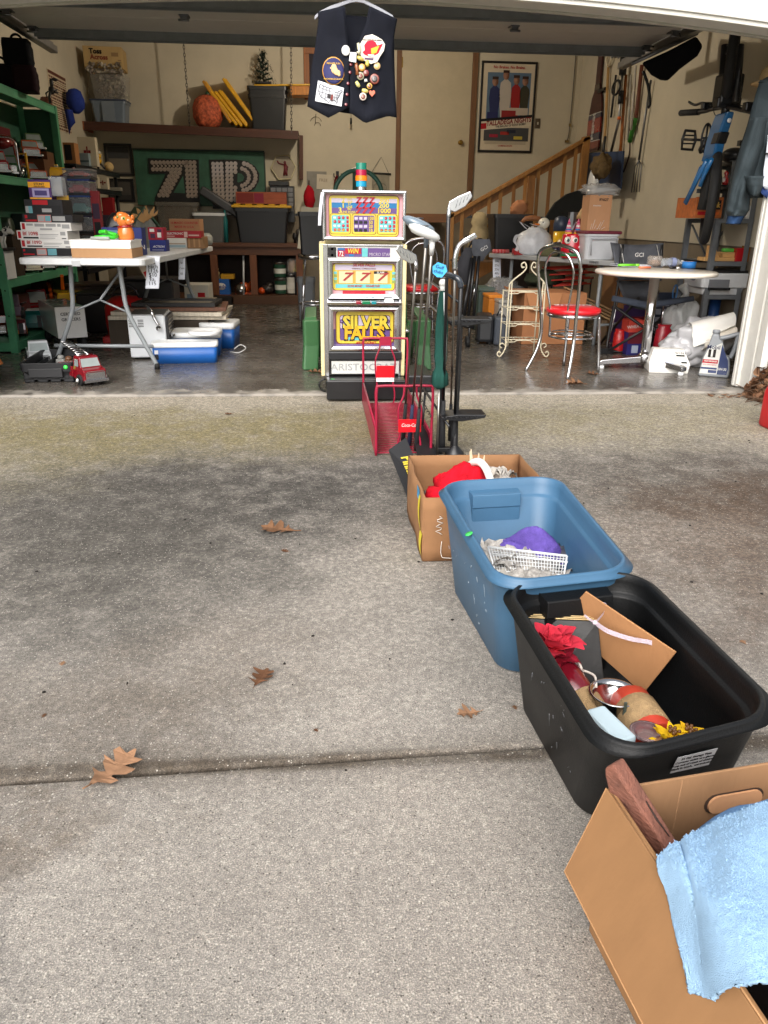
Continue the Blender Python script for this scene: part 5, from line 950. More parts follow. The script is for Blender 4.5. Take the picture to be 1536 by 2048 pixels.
# under the bench
def can(lab,x0,y0,x1,y1,zb,c,top=None,lab2=None,Y=10.95):
    loc,w,h=fit(x0,y0,x1,y1,Y=Y); h+=loc.z-zb; loc.z=zb; r=w/2; t=thing('paint_can',lab,'paint can',loc,group='cans under the workbench')
    pt('body',steel(150,150,150,rough=.35),t,lambda b:b.lathe([(r,0),(r,h*.95),(r*1.03,h*.96),(r*1.03,h),(r*.9,h),(r*.88,h*.97),(0,h*.97)],20)); pt('label',paper(*c),t,lambda b:b.lathe([(r*1.01,h*.08),(r*1.01,h*.85)],20,c0=False,c1=False)); pt('band',paper(*(lab2 or (220,216,206))),t,lambda b:b.lathe([(r*1.02,h*.3),(r*1.02,h*.6)],20,c0=False,c1=False))
    return loc.z+h
z1=can('green labelled paint can, lower of the two at the bench leg',550,556,573,588,.1,(34,74,54),lab2=(210,210,200)); can('green and white paint can standing on the lower can',548,524,572,556,z1,(30,70,50),lab2=(214,214,206))
z1=can('pale paint can right of the green cans under the bench',574,548,592,588,.1,(206,202,190)); 
loc,w,h=fit(574,505,596,548,Y=10.95); loc.z=z1; t=thing('glass_jar','glass jar with crumpled tan contents standing on the pale can','jar',loc); pt('glass',clear(200,200,196,a=.4),t,lambda b:b.lathe([(.06,0),(.075,.05),(.075,.16),(.06,.2)],16)); pt('contents',card(180,130,90),t,lambda b:b.ball((0,0,.1),(.06,.06,.09),nz=.3))
for i,(x0,y0,x1,y1,c,lab,zb) in enumerate(((427,570,460,592,(44,100,176),'blue box with a white oval lettered Teds under the bench',.1),(586,543,612,556,(214,190,40),'small yellow box on the stack beside the paint cans',.36),(590,557,612,590,(44,38,36),'dark box under the yellow box',.1),(442,553,468,562,(200,150,40),'flat yellow pack on the blue Teds box',.27),(430,592,470,606,(40,34,30),'black carton in front of the bench kick board',0),(466,590,600,604,(84,58,40),'low brown plank box along the bench foot',0))):
    loc,w,h=fit(x0,y0,x1,y1,Y=10.75 if zb==0 else 10.9); 
    if zb>0: h=max(.05,h); loc.z=zb
    else: h+=loc.z; loc.z=0
    if i==1: loc.z=.1+.3
    if i==2: h=.3
    if i==3: loc.z=.1+.2; h=.06
    if i==0: h=.2
    if zb==0: loc.y=10.6
    t=carton('small_box',lab,'box',(w,h),.18,paper(*c),loc=loc)
    if i==0: pt('print',WH,t,lambda b:b.lathe([(0,0),(.065,0),(.065,.001),(0,.001)],18,M=T3(0,-.002,h*.52,-PI/2)@Matrix.Diagonal((1,.7,1,1)))); text('Teds',.05,paper(40,60,140),t,0,-.004,h*.52)
loc=P(438,568,10.95); loc.z=.36 if False else .301; t=thing('figurine','small pale figurine standing on the blue Teds box','figurine',V((P(436,560,10.95).x,10.95,.301))); pt('body',gloss(190,170,130),t,lambda b:b.lathe([(.03,0),(.02,.04),(.028,.08),(.012,.1),(.02,.13),(.0,.15)],12))
loc=P(488,572,10.95); loc.z=.1; t=thing('power_saw','orange power saw resting on the shelf under the bench','power tool',loc); pt('body',plas(200,84,24),t,lambda b:(b.ball((0,0,.09),(.1,.06,.07)),b.box(-.12,.1,-.04,.06,0,.03),b.tube([(.05,0,.12),(.12,0,.18),(.16,0,.1)],.018,8)),bev=.003); pt('blade',steel(150,150,150),t,lambda b:b.lathe([(0,0),(.08,0),(.08,.003),(0,.003)],20,M=T3(-.05,-.065,.07,PI/2)))
loc=P(535,588,10.95); loc.z=.1; t=thing('chain_saw','black and orange machine beside the paint cans under the bench','power tool',loc); pt('body',plas(46,40,38),t,lambda b:(b.ball((0,0,.07),(.09,.06,.06)),b.ball((.03,0,.12),(.05,.05,.04))),); pt('guard',plas(210,80,24),t,lambda b:b.ball((-.07,-.02,.05),(.05,.05,.045)))
c=P(518,600,10.8); t=thing('fluorescent_tube','white tube leaning under the workbench','tube',V((P(487,580,10.88).x,10.88,.1))); pt('glass',WHITE,t,lambda b:b.tube([(0,0,0),(.02,.02,.5)],.012,8))
# stool with the black bin, grey bucket
fx,fz=P(615,640,8.3),P(650,640,8.3)
sl_=thing('metal_stool','chrome legged stool left of the game machine','stool',(P(630,600,8.3).x,8.3,0)); sh=P(630,508,8.3).z
pt('seat',CHROME,sl_,lambda b:b.lathe([(0,sh-.05),(.16,sh-.05),(.165,sh-.02),(.16,sh),(0,sh)],24))
for i in range(4): q=PI/4+i*PI/2; pt('leg',CHROME,sl_,lambda b:b.tube([(.13*cos(q),.13*sin(q),sh-.05),(.2*cos(q),.2*sin(q),0.0)],.013,8))
pt('ring',CHROME,sl_,lambda b:b.tube([(.17*cos(q),.17*sin(q),.25) for q in circ(24)],.008,6,cl=1))
bh2=P(632,424,8.3).z-sh; tt=tote('black_bin','tall black bin standing on the chrome stool','bin',(0,0,0)) if False else tote('black_bin','tall black bin standing on the chrome stool',V((sl_.location.x,8.14,sh)),.3,.3,bh2,BLACKP,cat='bin')
t=thing('paper_bundle','bundle of cream papers sticking out of the black bin','papers',V((sl_.location.x-.02,8.25,sh+.02))); pt('sheets',paper(206,196,170),t,lambda b:[b.cbox((-.02+.01*i,.02*i,bh2*.55),(.2,.004,bh2*1.0),rot=(0,R(8-4*i),0)) for i in range(4)])
loc,w,h=fit(596,556,632,640,zb=0); tt=tote('grey_bucket','tall grey plastic waste bin behind the stool','bin',(0,0,0)) if False else tote('waste_bin','tall grey plastic waste bin beside the stool',loc,w,.25,h,plas(96,100,104),cat='bin')
# green machine ring behind the game machine
c=P(716,392,7.6); t=thing('hose_reel','dark green round hoop on a teal post behind the game machine','hose reel',V((c.x,7.6,0))); pt('post',paint(24,64,56),t,lambda b:b.tube([(0,.0,0),(0,0,c.z+.2)],.05,16)); pt('hoop',paint(36,84,70),t,lambda b:b.tube([(cos(q)*.215,-.07,c.z+sin(q)*.215) for q in circ(40)],.02,10,cl=1)); pt('spoke',paint(30,70,60),t,lambda b:b.tube([(-.2,-.07,c.z+.03),(.2,-.07,c.z+.03)],.01,6)); pt('base',BLACKM,t,lambda b:b.lathe([(.2,0),(.2,.02),(.06,.05)],20))
# ================================================================ game machine in the doorway
YF=4.97; fx=lambda px,py:P(px,py,YF).x; fz=lambda py:P(728,py,YF).z
CX=P(728,600,YF).x; cab=thing('slot_machine','cream and chrome slot machine lettered SILVER FALLS standing on a black base in the doorway','slot machine',(CX,YF,0))
S=P(728+100,600,YF).x-CX; S=S/100.
X=lambda px:(px-728)*S
Z=lambda py:fz(py)
CREAM=paint(214,200,150,var=.06); CHR=steel(208,208,212,rough=.18); GL=lambda *c: mat([int(v*.86) for v in c],.25,var=.06,bump=0,kind='printed_glass',coat=.5)
YEL_=GL(232,206,70); PINKG=GL(232,170,176); PUR=GL(108,80,140); CYAN=GL(110,200,204); BLU=GL(30,120,180); REDG=GL(190,30,50); BRN=GL(120,70,40); LIL=GL(206,196,214); WHG=GL(232,232,226); BKG=GL(28,26,30)
pt('cabinet',CREAM,cab,lambda b:(b.box(X(641),X(812),.062,.52,Z(752),Z(488)),b.box(X(641),X(648.5),.0,.0618,Z(752),Z(488)),b.box(X(804.5),X(812),.0,.0618,Z(752),Z(488)),b.box(X(652),X(804),.05,.45,Z(487.5),Z(383))),bev=.006)
def bez(b,x0,y0,x1,y1,f,d0,d1,s0=.0):
    """sloped picture-frame bezel"""
    o=[(X(x0),Z(y1)),(X(x1),Z(y1)),(X(x1),Z(y0)),(X(x0),Z(y0))]; i=[(X(x0)+f,Z(y1)+f),(X(x1)-f,Z(y1)+f),(X(x1)-f,Z(y0)-f),(X(x0)+f,Z(y0)-f)]
    r=[[(x,d1,z) for x,z in o],[(x,d0,z) for x,z in o],[(x*.5+x2*.5,d0-.004,z*.5+z2*.5) for (x,z),(x2,z2) in zip(o,i)],[(x,d0,z) for x,z in i],[(x,d1-.004,z) for x,z in i]]
    b.loft(r,c0=False,c1=False,sm=False)
mq=pt('marquee_frame',CHR,cab,lambda b:bez(b,648,381,808,481,.02,-.02,.05),bev=.002)
def rect(par,m,x0,y0,x1,y1,y=0.,d=.001,n='print'): return pt(n,m,par,lambda b:b.box(X(x0),X(x1),y,y+d,Z(y1),Z(y0)))
rect(mq,PINKG,655,388,802,476,.02,.004,'glass_panel')
def blobf(par,m,x0,y0,x1,y1,y,c=6,n='print'):
    pts=[]; 
    for qx,qy,a0 in ((x1-c,y0+c,0),(x0+c,y0+c,PI/2),(x0+c,y1-c,PI),(x1-c,y1-c,1.5*PI)):
        for i in range(4): a=a0+PI/2*i/3; pts.append((X(qx+c*cos(a)),Z(qy-c*sin(a))))
    return pt(n,m,par,lambda b:b.prism(pts,y,y+.0008))
blobf(mq,BRN,660,390,796,474,.0185,8); blobf(mq,YEL_,661.5,391.5,794.5,472.5,.0175,7)
rect(mq,LIL,666,397,791,405.5,.0165); rect(mq,BLU,666,405.5,791,416,.0165); rect(mq,PUR,666,416,791,427,.0165)
for i,(n,l1,v,py) in enumerate((('2','ND LINE','300',401),('1','ST LINE','200',411),('3','RD LINE BONUS','1000',421.5))):
    text(n,.031,YEL_,mq,X(688-(i==2)*6),.0155,Z(py),bold=.03); text(l1.replace(' ','\n',1),.013,YEL_,mq,X(700),.0155,Z(py),bold=.02); text(v,.027,YEL_,mq,X(766),.0155,Z(py),bold=.03,sx=1.15)
    for k in range(3): text('7',.034,REDG,mq,X(716+k*12.5),.015,Z(py),bold=.05,sx=1.3,shear=.2)
for (x0,x1,m) in ((663,702,CYAN),(705,751,PUR),(754,792,CYAN)):
    blobf(mq,BRN,x0-.5,427.8,x1+.5,469,.0162,4); blobf(mq,YEL_,x0+.5,428.5,x1-.5,468,.0155,4); blobf(mq,m,x0+3,431,x1-3,464,.0148,3)
for i,v in enumerate(('100','50','20','10')):
    text(v,.02,YEL_,mq,X(741),.0135,Z(437+8*i),bold=.02,sx=.9)
    for k in range(3): rect(mq,BKG if i%2 else LIL,709.5+9*k,434+8*i,716+9*k,439.5+8*i,.0135,.0008)
for bx in (669,759):
    for i in range(4):
        for k in range(3):
            if (k+i*2+bx)%5<3: pt('print',REDG,mq,lambda b:b.lathe([(0,0),(.009,0),(.009,.0008),(0,.0008)],10,M=T3(X(bx+3+8*k),.0135,Z(436+8*i),-PI/2)))
            else: rect(mq,WHG,bx+8*k,434+8*i,bx+5+8*k,438+8*i,.0135,.0008)
        rect(mq,REDG,bx+25,433+8*i,bx+29.5,439+8*i,.0135,.0008)
text('TOTAL BET',.009,YEL_,mq,X(682),.0135,Z(461)); text('ANY COMBINATION',.008,YEL_,mq,X(773),.0135,Z(461))
# light tower
def tower(b,py0,py1,r): b.lathe([(r,Z(py1)+.0005),(r,Z(py0)-.0005)],32,sm=False,M=T3(X(724.5),.13,0))
for y0,y1,m,r,n in ((323,337,gloss(20,120,100),.033,'lamp_green'),(337,349,gloss(160,16,60),.033,'lamp_red'),(349,360,gloss(230,120,20),.036,'lamp_amber'),(360,372,gloss(24,140,180),.033,'lamp_blue'),(372,384,CHR,.031,'tower_foot')): pt(n,m,cab,lambda b:tower(b,y0,y1,r))
pt('ribbon',paper(206,206,214),cab,lambda b:b.sheet(2,8,lambda u,v:(X(646)-.012*v+u*.018-.009*sin(v*2),-.03-.01*sin(3*v),Z(386)-(Z(386)-Z(452))*v)))
# upper front: topper strip, reel window
pt('front_frame',CHR,cab,lambda b:(b.box(X(648),X(657),-.0,.029,Z(752),Z(489)),b.box(X(799),X(804),-.0,.029,Z(752),Z(489)),b.box(X(657.2),X(798.8),.001,.029,Z(494),Z(489.2))),bev=.002)
rect(cab,WHG,657.4,494.2,798.6,516,.005,.02,'name_strip'); rect(cab,BKG,657.6,495,674,515,.003,.0015); 
for py in (498.5,511): pt('lock',CHR,cab,lambda b:b.lathe([(0,-.006),(.006,-.005),(.008,0)],10,M=T3(X(666),.003,Z(py),-PI/2)@Matrix.Scale(-1,4,(0,0,1))))
for (x0,y0,x1,y1,m) in ((676,496,779,514,PUR),(677,497,689,500,BLU),(677,502,690,513.5,REDG),(691,497,722,508,REDG),(699,509,708,513,BLU),(724,496.5,735,513.5,CYAN)): rect(cab,m,x0,y0,x1,y1,.0035-.0012*(m is not PUR),.0008)
text('MICRO STAR',.02,LIL,cab,X(759),.001,Z(509),bold=.0,sx=.85); text('WIN',.03,YEL_,cab,X(706),.0005,Z(502.5),bold=.02,shear=.2,sx=.8); text('72',.028,WHG,cab,X(683.5),.0005,Z(508),bold=.02,sx=.7)
fr=pt('reel_bezel',CHR,cab,lambda b:bez(b,657.4,517,798.6,597,.026,-.004,.045),bev=.001)
rect(fr,PINKG,664,523,793,592,.03,.003,'glass_panel'); blobf(fr,BRN,666,527,790,582,.0288,6); blobf(fr,YEL_,667,528,789,581,.028,6); rect(fr,LIL,672,530,784,541,.0272); text('SILVER FALLS',.016,REDG,fr,X(728),.026,Z(531),bold=.03,shear=.2,sx=1.1); text('WINNING COMBINATIONS',.009,BRN,fr,X(728),.026,Z(538))
rect(fr,GL(222,170,80),676,541.5,780,568,.0265)
for k,(x0,x1) in enumerate(((679,706),(712,740),(748,775))):
    rect(fr,GL(226,216,170),x0,543,x1,567,.0255,n='reel'); text('7',.05,GL(170,60,60),fr,X((x0+x1)/2),.0245,Z(555),bold=.03,sx=1.6,shear=.3)
rect(fr,INK,748,543,775,548,.025); text('SLAM',.012,WHG,fr,X(761),.0235,Z(545.5),bold=.02,sx=1.2)
for px in (669,784): 
    for i in range(4): rect(fr,GL(150,170,90) if i%2 else CYAN,px,544+6*i,px+6,549+6*i,.0265)
rect(fr,CYAN,672,569,783,577,.0262); text('SILVER MONEY     WINNER PAID',.013,REDG,fr,X(728),.025,Z(573),bold=.02,sx=.8); rect(fr,REDG,686,582.5,771,589,.0275)
rect(fr,LIL,778,583.5,789,588.5,.0275)
# button deck
pt('button_deck',CHR,cab,lambda b:b.loft([[(x,y,z) for x,y,z in ((X(655),.02,Z(598)),(X(801),.02,Z(598)),(X(801),-.075,Z(602)),(X(655),-.075,Z(602)))],[(x,y,z) for x,y,z in ((X(655),.02,Z(612)),(X(801),.02,Z(612)),(X(801),-.07,Z(608)),(X(655),-.07,Z(608)))]],sm=False),bev=.003)
for x0,x1,m,n in ((711,721,gloss(130,20,40),'button'),(723,739,gloss(20,110,70),'button'),(741,751,gloss(20,120,130),'button')): pt(n,m,cab,lambda b:b.box(X(x0),X(x1),-.087,-.02,Z(606),Z(599.5)),bev=.004)
pt('coin_slot',WHITE,cab,lambda b:(b.box(X(768),X(785),-.08,-.02,Z(603),Z(597)),b.lathe([(0,-.006),(.025,-.005),(.028,.0)],14,M=T3(X(777),-.06,Z(596.5),0)@Matrix.Scale(-1,4,(0,0,1)))),bev=.002)
# lower glass
fr=pt('lower_bezel',CHR,cab,lambda b:bez(b,657.4,613,798.6,702,.03,-.01,.05),bev=.001)
rect(fr,PINKG,664,617,795,697,.038,.003,'glass_panel'); rect(fr,PUR,664,660,795,697,.0368); blobf(fr,BRN,671,621.5,790,690,.0355,9); blobf(fr,YEL_,673,623.5,788,688,.0345,8); blobf(fr,BRN,679.5,631.5,782,682.5,.0338,5); blobf(fr,LIL,680.5,632.5,781,660,.033,5); rect(fr,PUR,680.5,658,781,682,.0325); rect(fr,CYAN,690,676,772,682,.032)
for px in (684,777): pt('print',PUR,fr,lambda b:b.lathe([(0,0),(.014,0),(.014,.0008),(0,.0008)],10,M=T3(X(px),.0318,Z(644),-PI/2)))
text('SILVER',.083,BKG,fr,X(732.5),.0305,Z(648),bold=.09,sx=.9); text('SILVER',.08,YEL_,fr,X(732),.029,Z(647),bold=.045,sx=.92); text('FALLS',.083,BKG,fr,X(729.5),.03,Z(669),bold=.09,sx=.9); text('FALLS',.08,GL(236,180,40),fr,X(729),.0285,Z(668),bold=.045,sx=.92); text('ARISTOCRAT',.016,REDG,fr,X(733),.03,Z(687),bold=.02)
# bottom
pt('belly_band',BLACKP,cab,lambda b:b.box(X(657),X(805),-.02,.029,Z(719),Z(703)),bev=.006)
rect(cab,WHG,662,722,800,747,-.004,.008,'name_plate'); rect(cab,BKG,657.4,720,799,750,.006,.01,'plate_frame')
text('ARISTOCRAT',.046,GL(70,84,104),cab,X(728),-.0055,Z(734.5),bold=-.005,sx=1.15); text('ARISTOCRAT',.046,WHG,cab,X(728),-.0065,Z(734.5),bold=-.03,sx=1.15)
pt('base',BLACKM,cab,lambda b:b.box(X(651),X(811),-.14,.5,.0,Z(752.5)),bev=.008); pt('handle',BLACKM,cab,lambda b:b.tube(arc((X(649),-.06,.08),.04,PI*.5,PI*1.5,8),.006,6)); pt('sticker',plas(40,200,90),cab,lambda b:b.box(X(660),X(667),-.1,-.085,Z(752.4),Z(752.1)))
pt('door_lock',CHR,cab,lambda b:b.lathe([(.012,0),(.012,.02),(.008,.035),(0,.036)],12,M=T3(X(812.5),.1,Z(666),0,PI/2)))
l=P(815,796,4.97); bxw=P(868,790,4.97).x-P(816,790,4.97).x; t=thing('black_case','low black plastic case on the floor beside the game machine base','case',(P(842,790,4.97).x,5.05,0)); pt('shell',BLACKP,t,lambda b:b.box(-bxw/2,bxw/2,0,.4,0,.115),bev=.012); pt('lid_line',INK,t,lambda b:b.box(-bxw/2-.001,bxw/2+.001,-.001,.2,.075,.08))
# ================================================================ vest on a hanger
YV=5.0
def vp(px,py,dy=0): return P(px,py,YV+dy)
v0=vp(712,120); vt=thing('vest','dark navy waistcoat covered in patches and pins hanging in the doorway','vest',v0)
NAVY=mat((23,25,34),.9,var=.2,scale=9,bump=.12,bs=320,kind='navy_twill',spec=.2); NAVYD=mat((20,22,31),.9,var=.2,scale=9,bump=.1,bs=320,kind='navy_lining',spec=.2)
def bulge(px): s=max(0,min(1,(px-612)/(796-612))); return -.075*sin(PI*s)**.7
def panel(rows,sag,nu=14,sub=5,back=False):
    R_=[]
    for i in range(len(rows)-1):
        for k in range(sub): t=k/sub; R_.append(tuple(tuple(rows[i][e][c]*(1-t)+rows[i+1][e][c]*t for c in (0,1)) for e in (0,1)))
    R_.append(rows[-1]); n=len(R_)-1
    def fn(u,v):
        j=v*n; i=min(int(j),n-1); t=j-i; e=[[R_[i][s][c]*(1-t)+R_[i+1][s][c]*t for c in (0,1)] for s in (0,1)]
        px=e[0][0]*(1-u)+e[1][0]*u; py=e[0][1]*(1-u)+e[1][1]*u
        w_=max(0,(v-.8)/.2)**1.5; py+=sag(u)*w_
        dy=(.06 if back else bulge(px))+.018*nz3(V((px*.035,py*.018,3 if back else 0)))+ .006*sin(px*.11+py*.02)*v
        return vp(px,py,dy)-v0
    return lambda b:b.sheet(nu,n,fn)
pt('front_panel',NAVY,vt,panel([((636,24),(687,12)),((637,42),(690,48)),((631,90),(694,92)),((624,130),(699,124)),((620,170),(698,168)),((615,213),(698,214))],lambda u:22*max(0,1-abs(u-.5)*2)),solid=.006)
pt('front_panel',NAVY,vt,panel([((741,13),(794,38)),((733,50),(789,66)),((716,92),(785,105)),((701,124),(788,128)),((700,168),(790,172)),((699,216),(793,235))],lambda u:24*max(0,1-abs(u-.33)/.5)),solid=.006)
pt('back_panel',NAVYD,vt,panel([((640,26),(790,38)),((638,60),(788,70)),((625,130),(789,128)),((618,212),(792,232))],lambda u:6*sin(u*3.1),back=True),solid=.004)
pt('collar_band',NAVY,vt,lambda b:b.tube([vp(x,y,dy)-v0 for x,y,dy in ((688,14,-.045),(694,90,-.06),(699,122,-.07),(716,92,-.065),(733,50,-.05),(740,14,-.04))],.006,6))
def onv(px,py,off=.012): return vp(px,py,bulge(px)-off)-v0
def disc(par,px,py,r,m,off=.012,n='pin',sy=1,d=.003): 
    c=onv(px,py,off); k=r*P(828,py,YV).x/100*1 if False else r*S
    return pt(n,m,par,lambda b:b.lathe([(k,0),(k,.002),(k*.85,d),(0,d)],18,M=T3(c.x,c.y,c.z,PI/2)@Matrix.Diagonal((1,sy,1,1))))
def rel(px,py): q=onv(px,py); return q
# round blue and gold patch
p1=disc(vt,667,142,20,paper(196,140,60),.014,'round_patch',1.12); disc(p1,667,142,18.6,paper(44,44,92),.0165,'patch_field',1.12); disc(p1,667,142,18.6,paper(230,190,110),.0155,'patch_ring',1.14)
pt('rider',paper(226,190,140),p1,lambda b:[b.ball(onv(x,y,.021),(r*S*a,.002,r*S),8,5) for x,y,r,a in ((668,134,5,1),(669,140,6,1),(660,145,4.5,1.7),(674,145,4.5,1.5),(656,149,3,1),(678,149,3,1),(662,136,3,1))])
text('MIDNITE SUN',.009,paper(226,180,80),p1,*onv(667,127,.0215)); text('ANCHORAGE ALASKA',.008,paper(226,180,80),p1,*onv(667,158,.0215))
# map patch
def quadp(name,m,pts,par,off,d=.002,bev=0): return pt(name,m,par,lambda b:b.add([onv(*q,off) for q in pts]+[onv(*q,off-d) for q in pts],[(0,1,2,3),(7,6,5,4),(0,4,5,1),(1,5,6,2),(2,6,7,3),(3,7,4,0)]),bev=bev)
mp=quadp('map_patch',paper(224,226,232),[(636,161),(688,176),(683,213),(630,202)],vt,.018,bev=.004)
def mq_(u,v): 
    a=V((636,161)).lerp(V((688,176)),u); c=V((630,202)).lerp(V((683,213)),u); q=a.lerp(c,v); return onv(q.x,q.y,.0205)
usa=[(.1,.12),(.2,.17),(.35,.19),(.55,.2),(.62,.3),(.68,.27),(.7,.36),(.78,.3),(.85,.22),(.93,.12),(.96,.2),(.88,.34),(.87,.45),(.84,.56),(.8,.68),(.83,.82),(.8,.9),(.76,.78),(.68,.76),(.62,.8),(.55,.79),(.5,.95),(.44,.85),(.38,.86),(.32,.77),(.22,.76),(.14,.66),(.08,.5),(.07,.3)]
OUT=paper(60,60,70)
def usal(b):
    b.tube([mq_(*q) for q in usa],.0018,4,cl=1)
    for l in ([(.09,.3),(.25,.33),(.37,.34),(.57,.36)],[(.22,.17),(.22,.5),(.19,.72)],[(.36,.19),(.35,.85)],[(.08,.48),(.36,.52),(.6,.54)],[(.48,.2),(.48,.53)],[(.6,.36),(.62,.8)],[(.7,.4),(.7,.76)],[(.78,.34),(.77,.75)],[(.62,.6),(.84,.58)],[(.35,.7),(.62,.7)],[(.66,.48),(.86,.46)],[(.8,.4),(.92,.3)]): b.tube([mq_(*q) for q in l],.0013,4)
pt('outline',OUT,mp,usal)
pt('state_marks',paper(50,46,48),mp,lambda b:[b.add([mq_(*q)+V((0,-.001,0)) for q in r_],[(3,2,1,0)]) for r_ in ([(.42,.5),(.55,.5),(.55,.7),(.42,.7)],)]); pt('state_marks',paper(120,50,44),mp,lambda b:[b.add([mq_(*q)+V((0,-.0012,0)) for q in r_],[(3,2,1,0)]) for r_ in ([(.56,.5),(.64,.5),(.64,.78),(.56,.78)],)])
# white winged-head patch
p2=pt('winged_patch',paper(226,218,206),vt,lambda b:b.prism([((x-742)*S,-(y-97)*S) for x,y in ((744,75),(731,78),(723,90),(722,105),(729,116),(742,121),(753,118),(759,108),(765,100),(767,90),(762,83),(754,79))],0,.004,M=Matrix.Translation(onv(742,97,.02)+V((0,-.0,0)))),bev=.002)
def poly(par,m,pts,off,n='print'): return pt(n,m,par,lambda b:b.prism([((x-742)*S,-(y-97)*S) for x,y in pts],0,.001,M=Matrix.Translation(onv(742,97,off))))
poly(p2,paper(190,24,50),[(744,84),(735,86),(730,92),(731,100),(727,103),(731,107),(735,108),(742,110),(755,104),(763,89),(753,92),(750,87)],.0225)
poly(p2,paper(226,180,60),[(742,97),(757,92),(754,98),(752,103),(743,106)],.0245); poly(p2,WH,[(736,106),(748,106),(747,110),(738,109)],.0246); poly(p2,paper(90,70,100),[(730,111),(747,112),(746,115),(731,114)],.0225)
text('GOLD WING ROAD RIDERS',.0065,INK,p2,*onv(744,80,.0225))
# price tag, pins, buttons
quadp('price_tag',paper(228,228,226),[(700,104),(711,102),(714,106),(712,126),(698,122)][0:1]+[(713,105),(712,125),(698,122)],vt,.03)
disc(vt,691.5,101,7.5,paper(206,204,198),.018,'button_badge',1.1)
for px,py,r,c,n in ((724,135,6,(196,140,60),'pin'),(754,132,6,(206,170,120),'pin'),(749,158,8.5,(130,60,44),'pin'),(739,172,5,(206,160,70),'pin'),(726,193,6.5,(206,190,180),'pin'),(721,152,6.5,(150,146,120),'pin'),(732,146,5,(130,30,34),'pin')):
    pn=disc(vt,px,py,r,gloss(*c),.016,n); disc(pn,px,py,r*.62,gloss(60,50,44) if r>7 else gloss(226,200,120) if py<140 else gloss(120,60,40),.0195,'pin_centre')
GOLDP=gloss(222,190,110)
for pts,c in (([(716,86),(718,95),(719,103),(715,107)],(206,200,170)),([(714,114),(720,117),(727,120)],(214,190,100)),([(712,126),(713,134),(714,142),(715,150)],(140,80,44)),([(735,121),(734,128),(736,133)],(222,200,90)),([(712,163),(716,170),(719,174)],(214,206,130)),([(724,180),(730,182),(736,183)],(226,206,120)),([(731,158),(732,164)],(206,206,200))):
    pt('charm',gloss(*c),vt,lambda b:b.tube([onv(x,y,.018) for x,y in pts],[.008+.004*(i%2) for i in range(len(pts))],6))
pt('heart_pin',gloss(206,90,50),vt,lambda b:b.prism([(.018*sin(q)**3,.0012*(13*cos(q)-5*cos(2*q)-2*cos(3*q)-cos(4*q))) for q in circ(18)],0,.004,M=Matrix.Translation(onv(744,186,.018))))
for px,py in ((702,129),(700,145),(696,167),(694,189),(692,209)): disc(vt,px,py,2.6,gloss(110,26,36),.014,'shirt_button')
hg=thing('clothes_hanger','pale grey plastic hanger holding the navy waistcoat','hanger',vp(712,8)); h0=vp(712,8)
GH=plas(150,152,160)
pt('bar',GH,hg,lambda b:b.loft([[vp(x,y+dy_,dz)-h0 for dy_,dz in ((-4,-.01),(-4,.01),(4,.01),(4,-.01))] for x,y in ((629,36),(640,26),(660,16),(686,7),(700,2),(712,0),(726,2),(740,9),(765,22),(785,34),(792,46))],sm=False),bev=.003)
pt('hook',steel(170,170,172),hg,lambda b:b.tube([V((0,0,.01)),V((0,0,.05)),V((.02,.0,.075)),V((.03,.03,.1)),V((.02,.05,.12))],.003,6))
# ================================================================ red bottle rack
RR=paint(146,22,52,rough=.35,var=.1); RX0,RX1,RY0,RY1=.265,.535,3.62,4.75
rk=thing('bottle_rack','red wire soda display rack with bottle shaped wires lying before the game machine','display rack',(RX0,RY0,DZ)); rw=RX1-RX0; rl=RY1-RY0
def end(b,y,h,x0=0,x1=rw): b.tube(spl([(x0,y,0.01),(x0,y,h*.5),(x0,y,h-.02),(x0+.02,y,h),((x0+x1)/2,y,h+.0),(x1-.02,y,h),(x1,y,h-.02),(x1,y,h*.5),(x1,y,.01)],4),.007,8)
hb=P(770,677,RY1).z-DZ; hf=P(800,772,RY0).z-DZ
pt('rear_frame',RR,rk,lambda b:end(b,rl,hb)); pt('front_frame',RR,rk,lambda b:end(b,0,hf))
def bottle(b,cx,y,h,w): 
    pr=[(.28,.99),(.28,.86),(.36,.78),(.5,.66),(.5,.5),(.46,.4),(.42,.3),(.5,.18),(.5,.06),(.44,.0)]
    for s in (-1,1): b.tube(spl([(cx+s*w*a,y,h*z+.01) for a,z in pr],3),.005,6)
pt('bottle_wire',RR,rk,lambda b:bottle(b,rw*.5,rl,hb,.12)); pt('bottle_wire',RR,rk,lambda b:bottle(b,rw*.6,0,hf,.11))
pt('rear_sign',paint(206,16,30,rough=.3),rk,lambda b:b.box(rw*.5-.055,rw*.5+.055,rl-.012,rl-.006,hb*.42,hb*.6)); pt('rear_sign_edge',WHITE,rk,lambda b:b.box(rw*.5-.055,rw*.5+.055,rl-.012,rl-.006,hb*.36,hb*.4195)); pt('bottle_cap_plate',RR,rk,lambda b:b.box(rw*.5-.035,rw*.5+.035,rl-.012,rl-.006,hb*.9,hb*1.03))
pt('front_sign',paint(206,16,30,rough=.3),rk,lambda b:b.box(rw*.6-.055,rw*.6+.055,-.012,-.006,hf*.36,hf*.54)); text('Coca-Cola',.018,WHG,rk,rw*.6,-.0135,hf*.46,bold=.01,shear=.25,sx=.8)
pt('side_plate',RR,rk,lambda b:b.box(-.006,-.002,.01,rl-.01,.02,.13)); pt('side_plate',RR,rk,lambda b:b.box(rw+.002,rw+.006,.01,rl-.01,.02,.1)); pt('side_rail',RR,rk,lambda b:(b.tube([(0,0,.01),(0,rl,.01)],.006,6),b.tube([(rw,0,.01),(rw,rl,.01)],.006,6),b.tube([(rw,0,.11),(rw,rl,.11)],.006,6),b.tube([(0,0,.14),(0,rl,.14)],.006,6)))
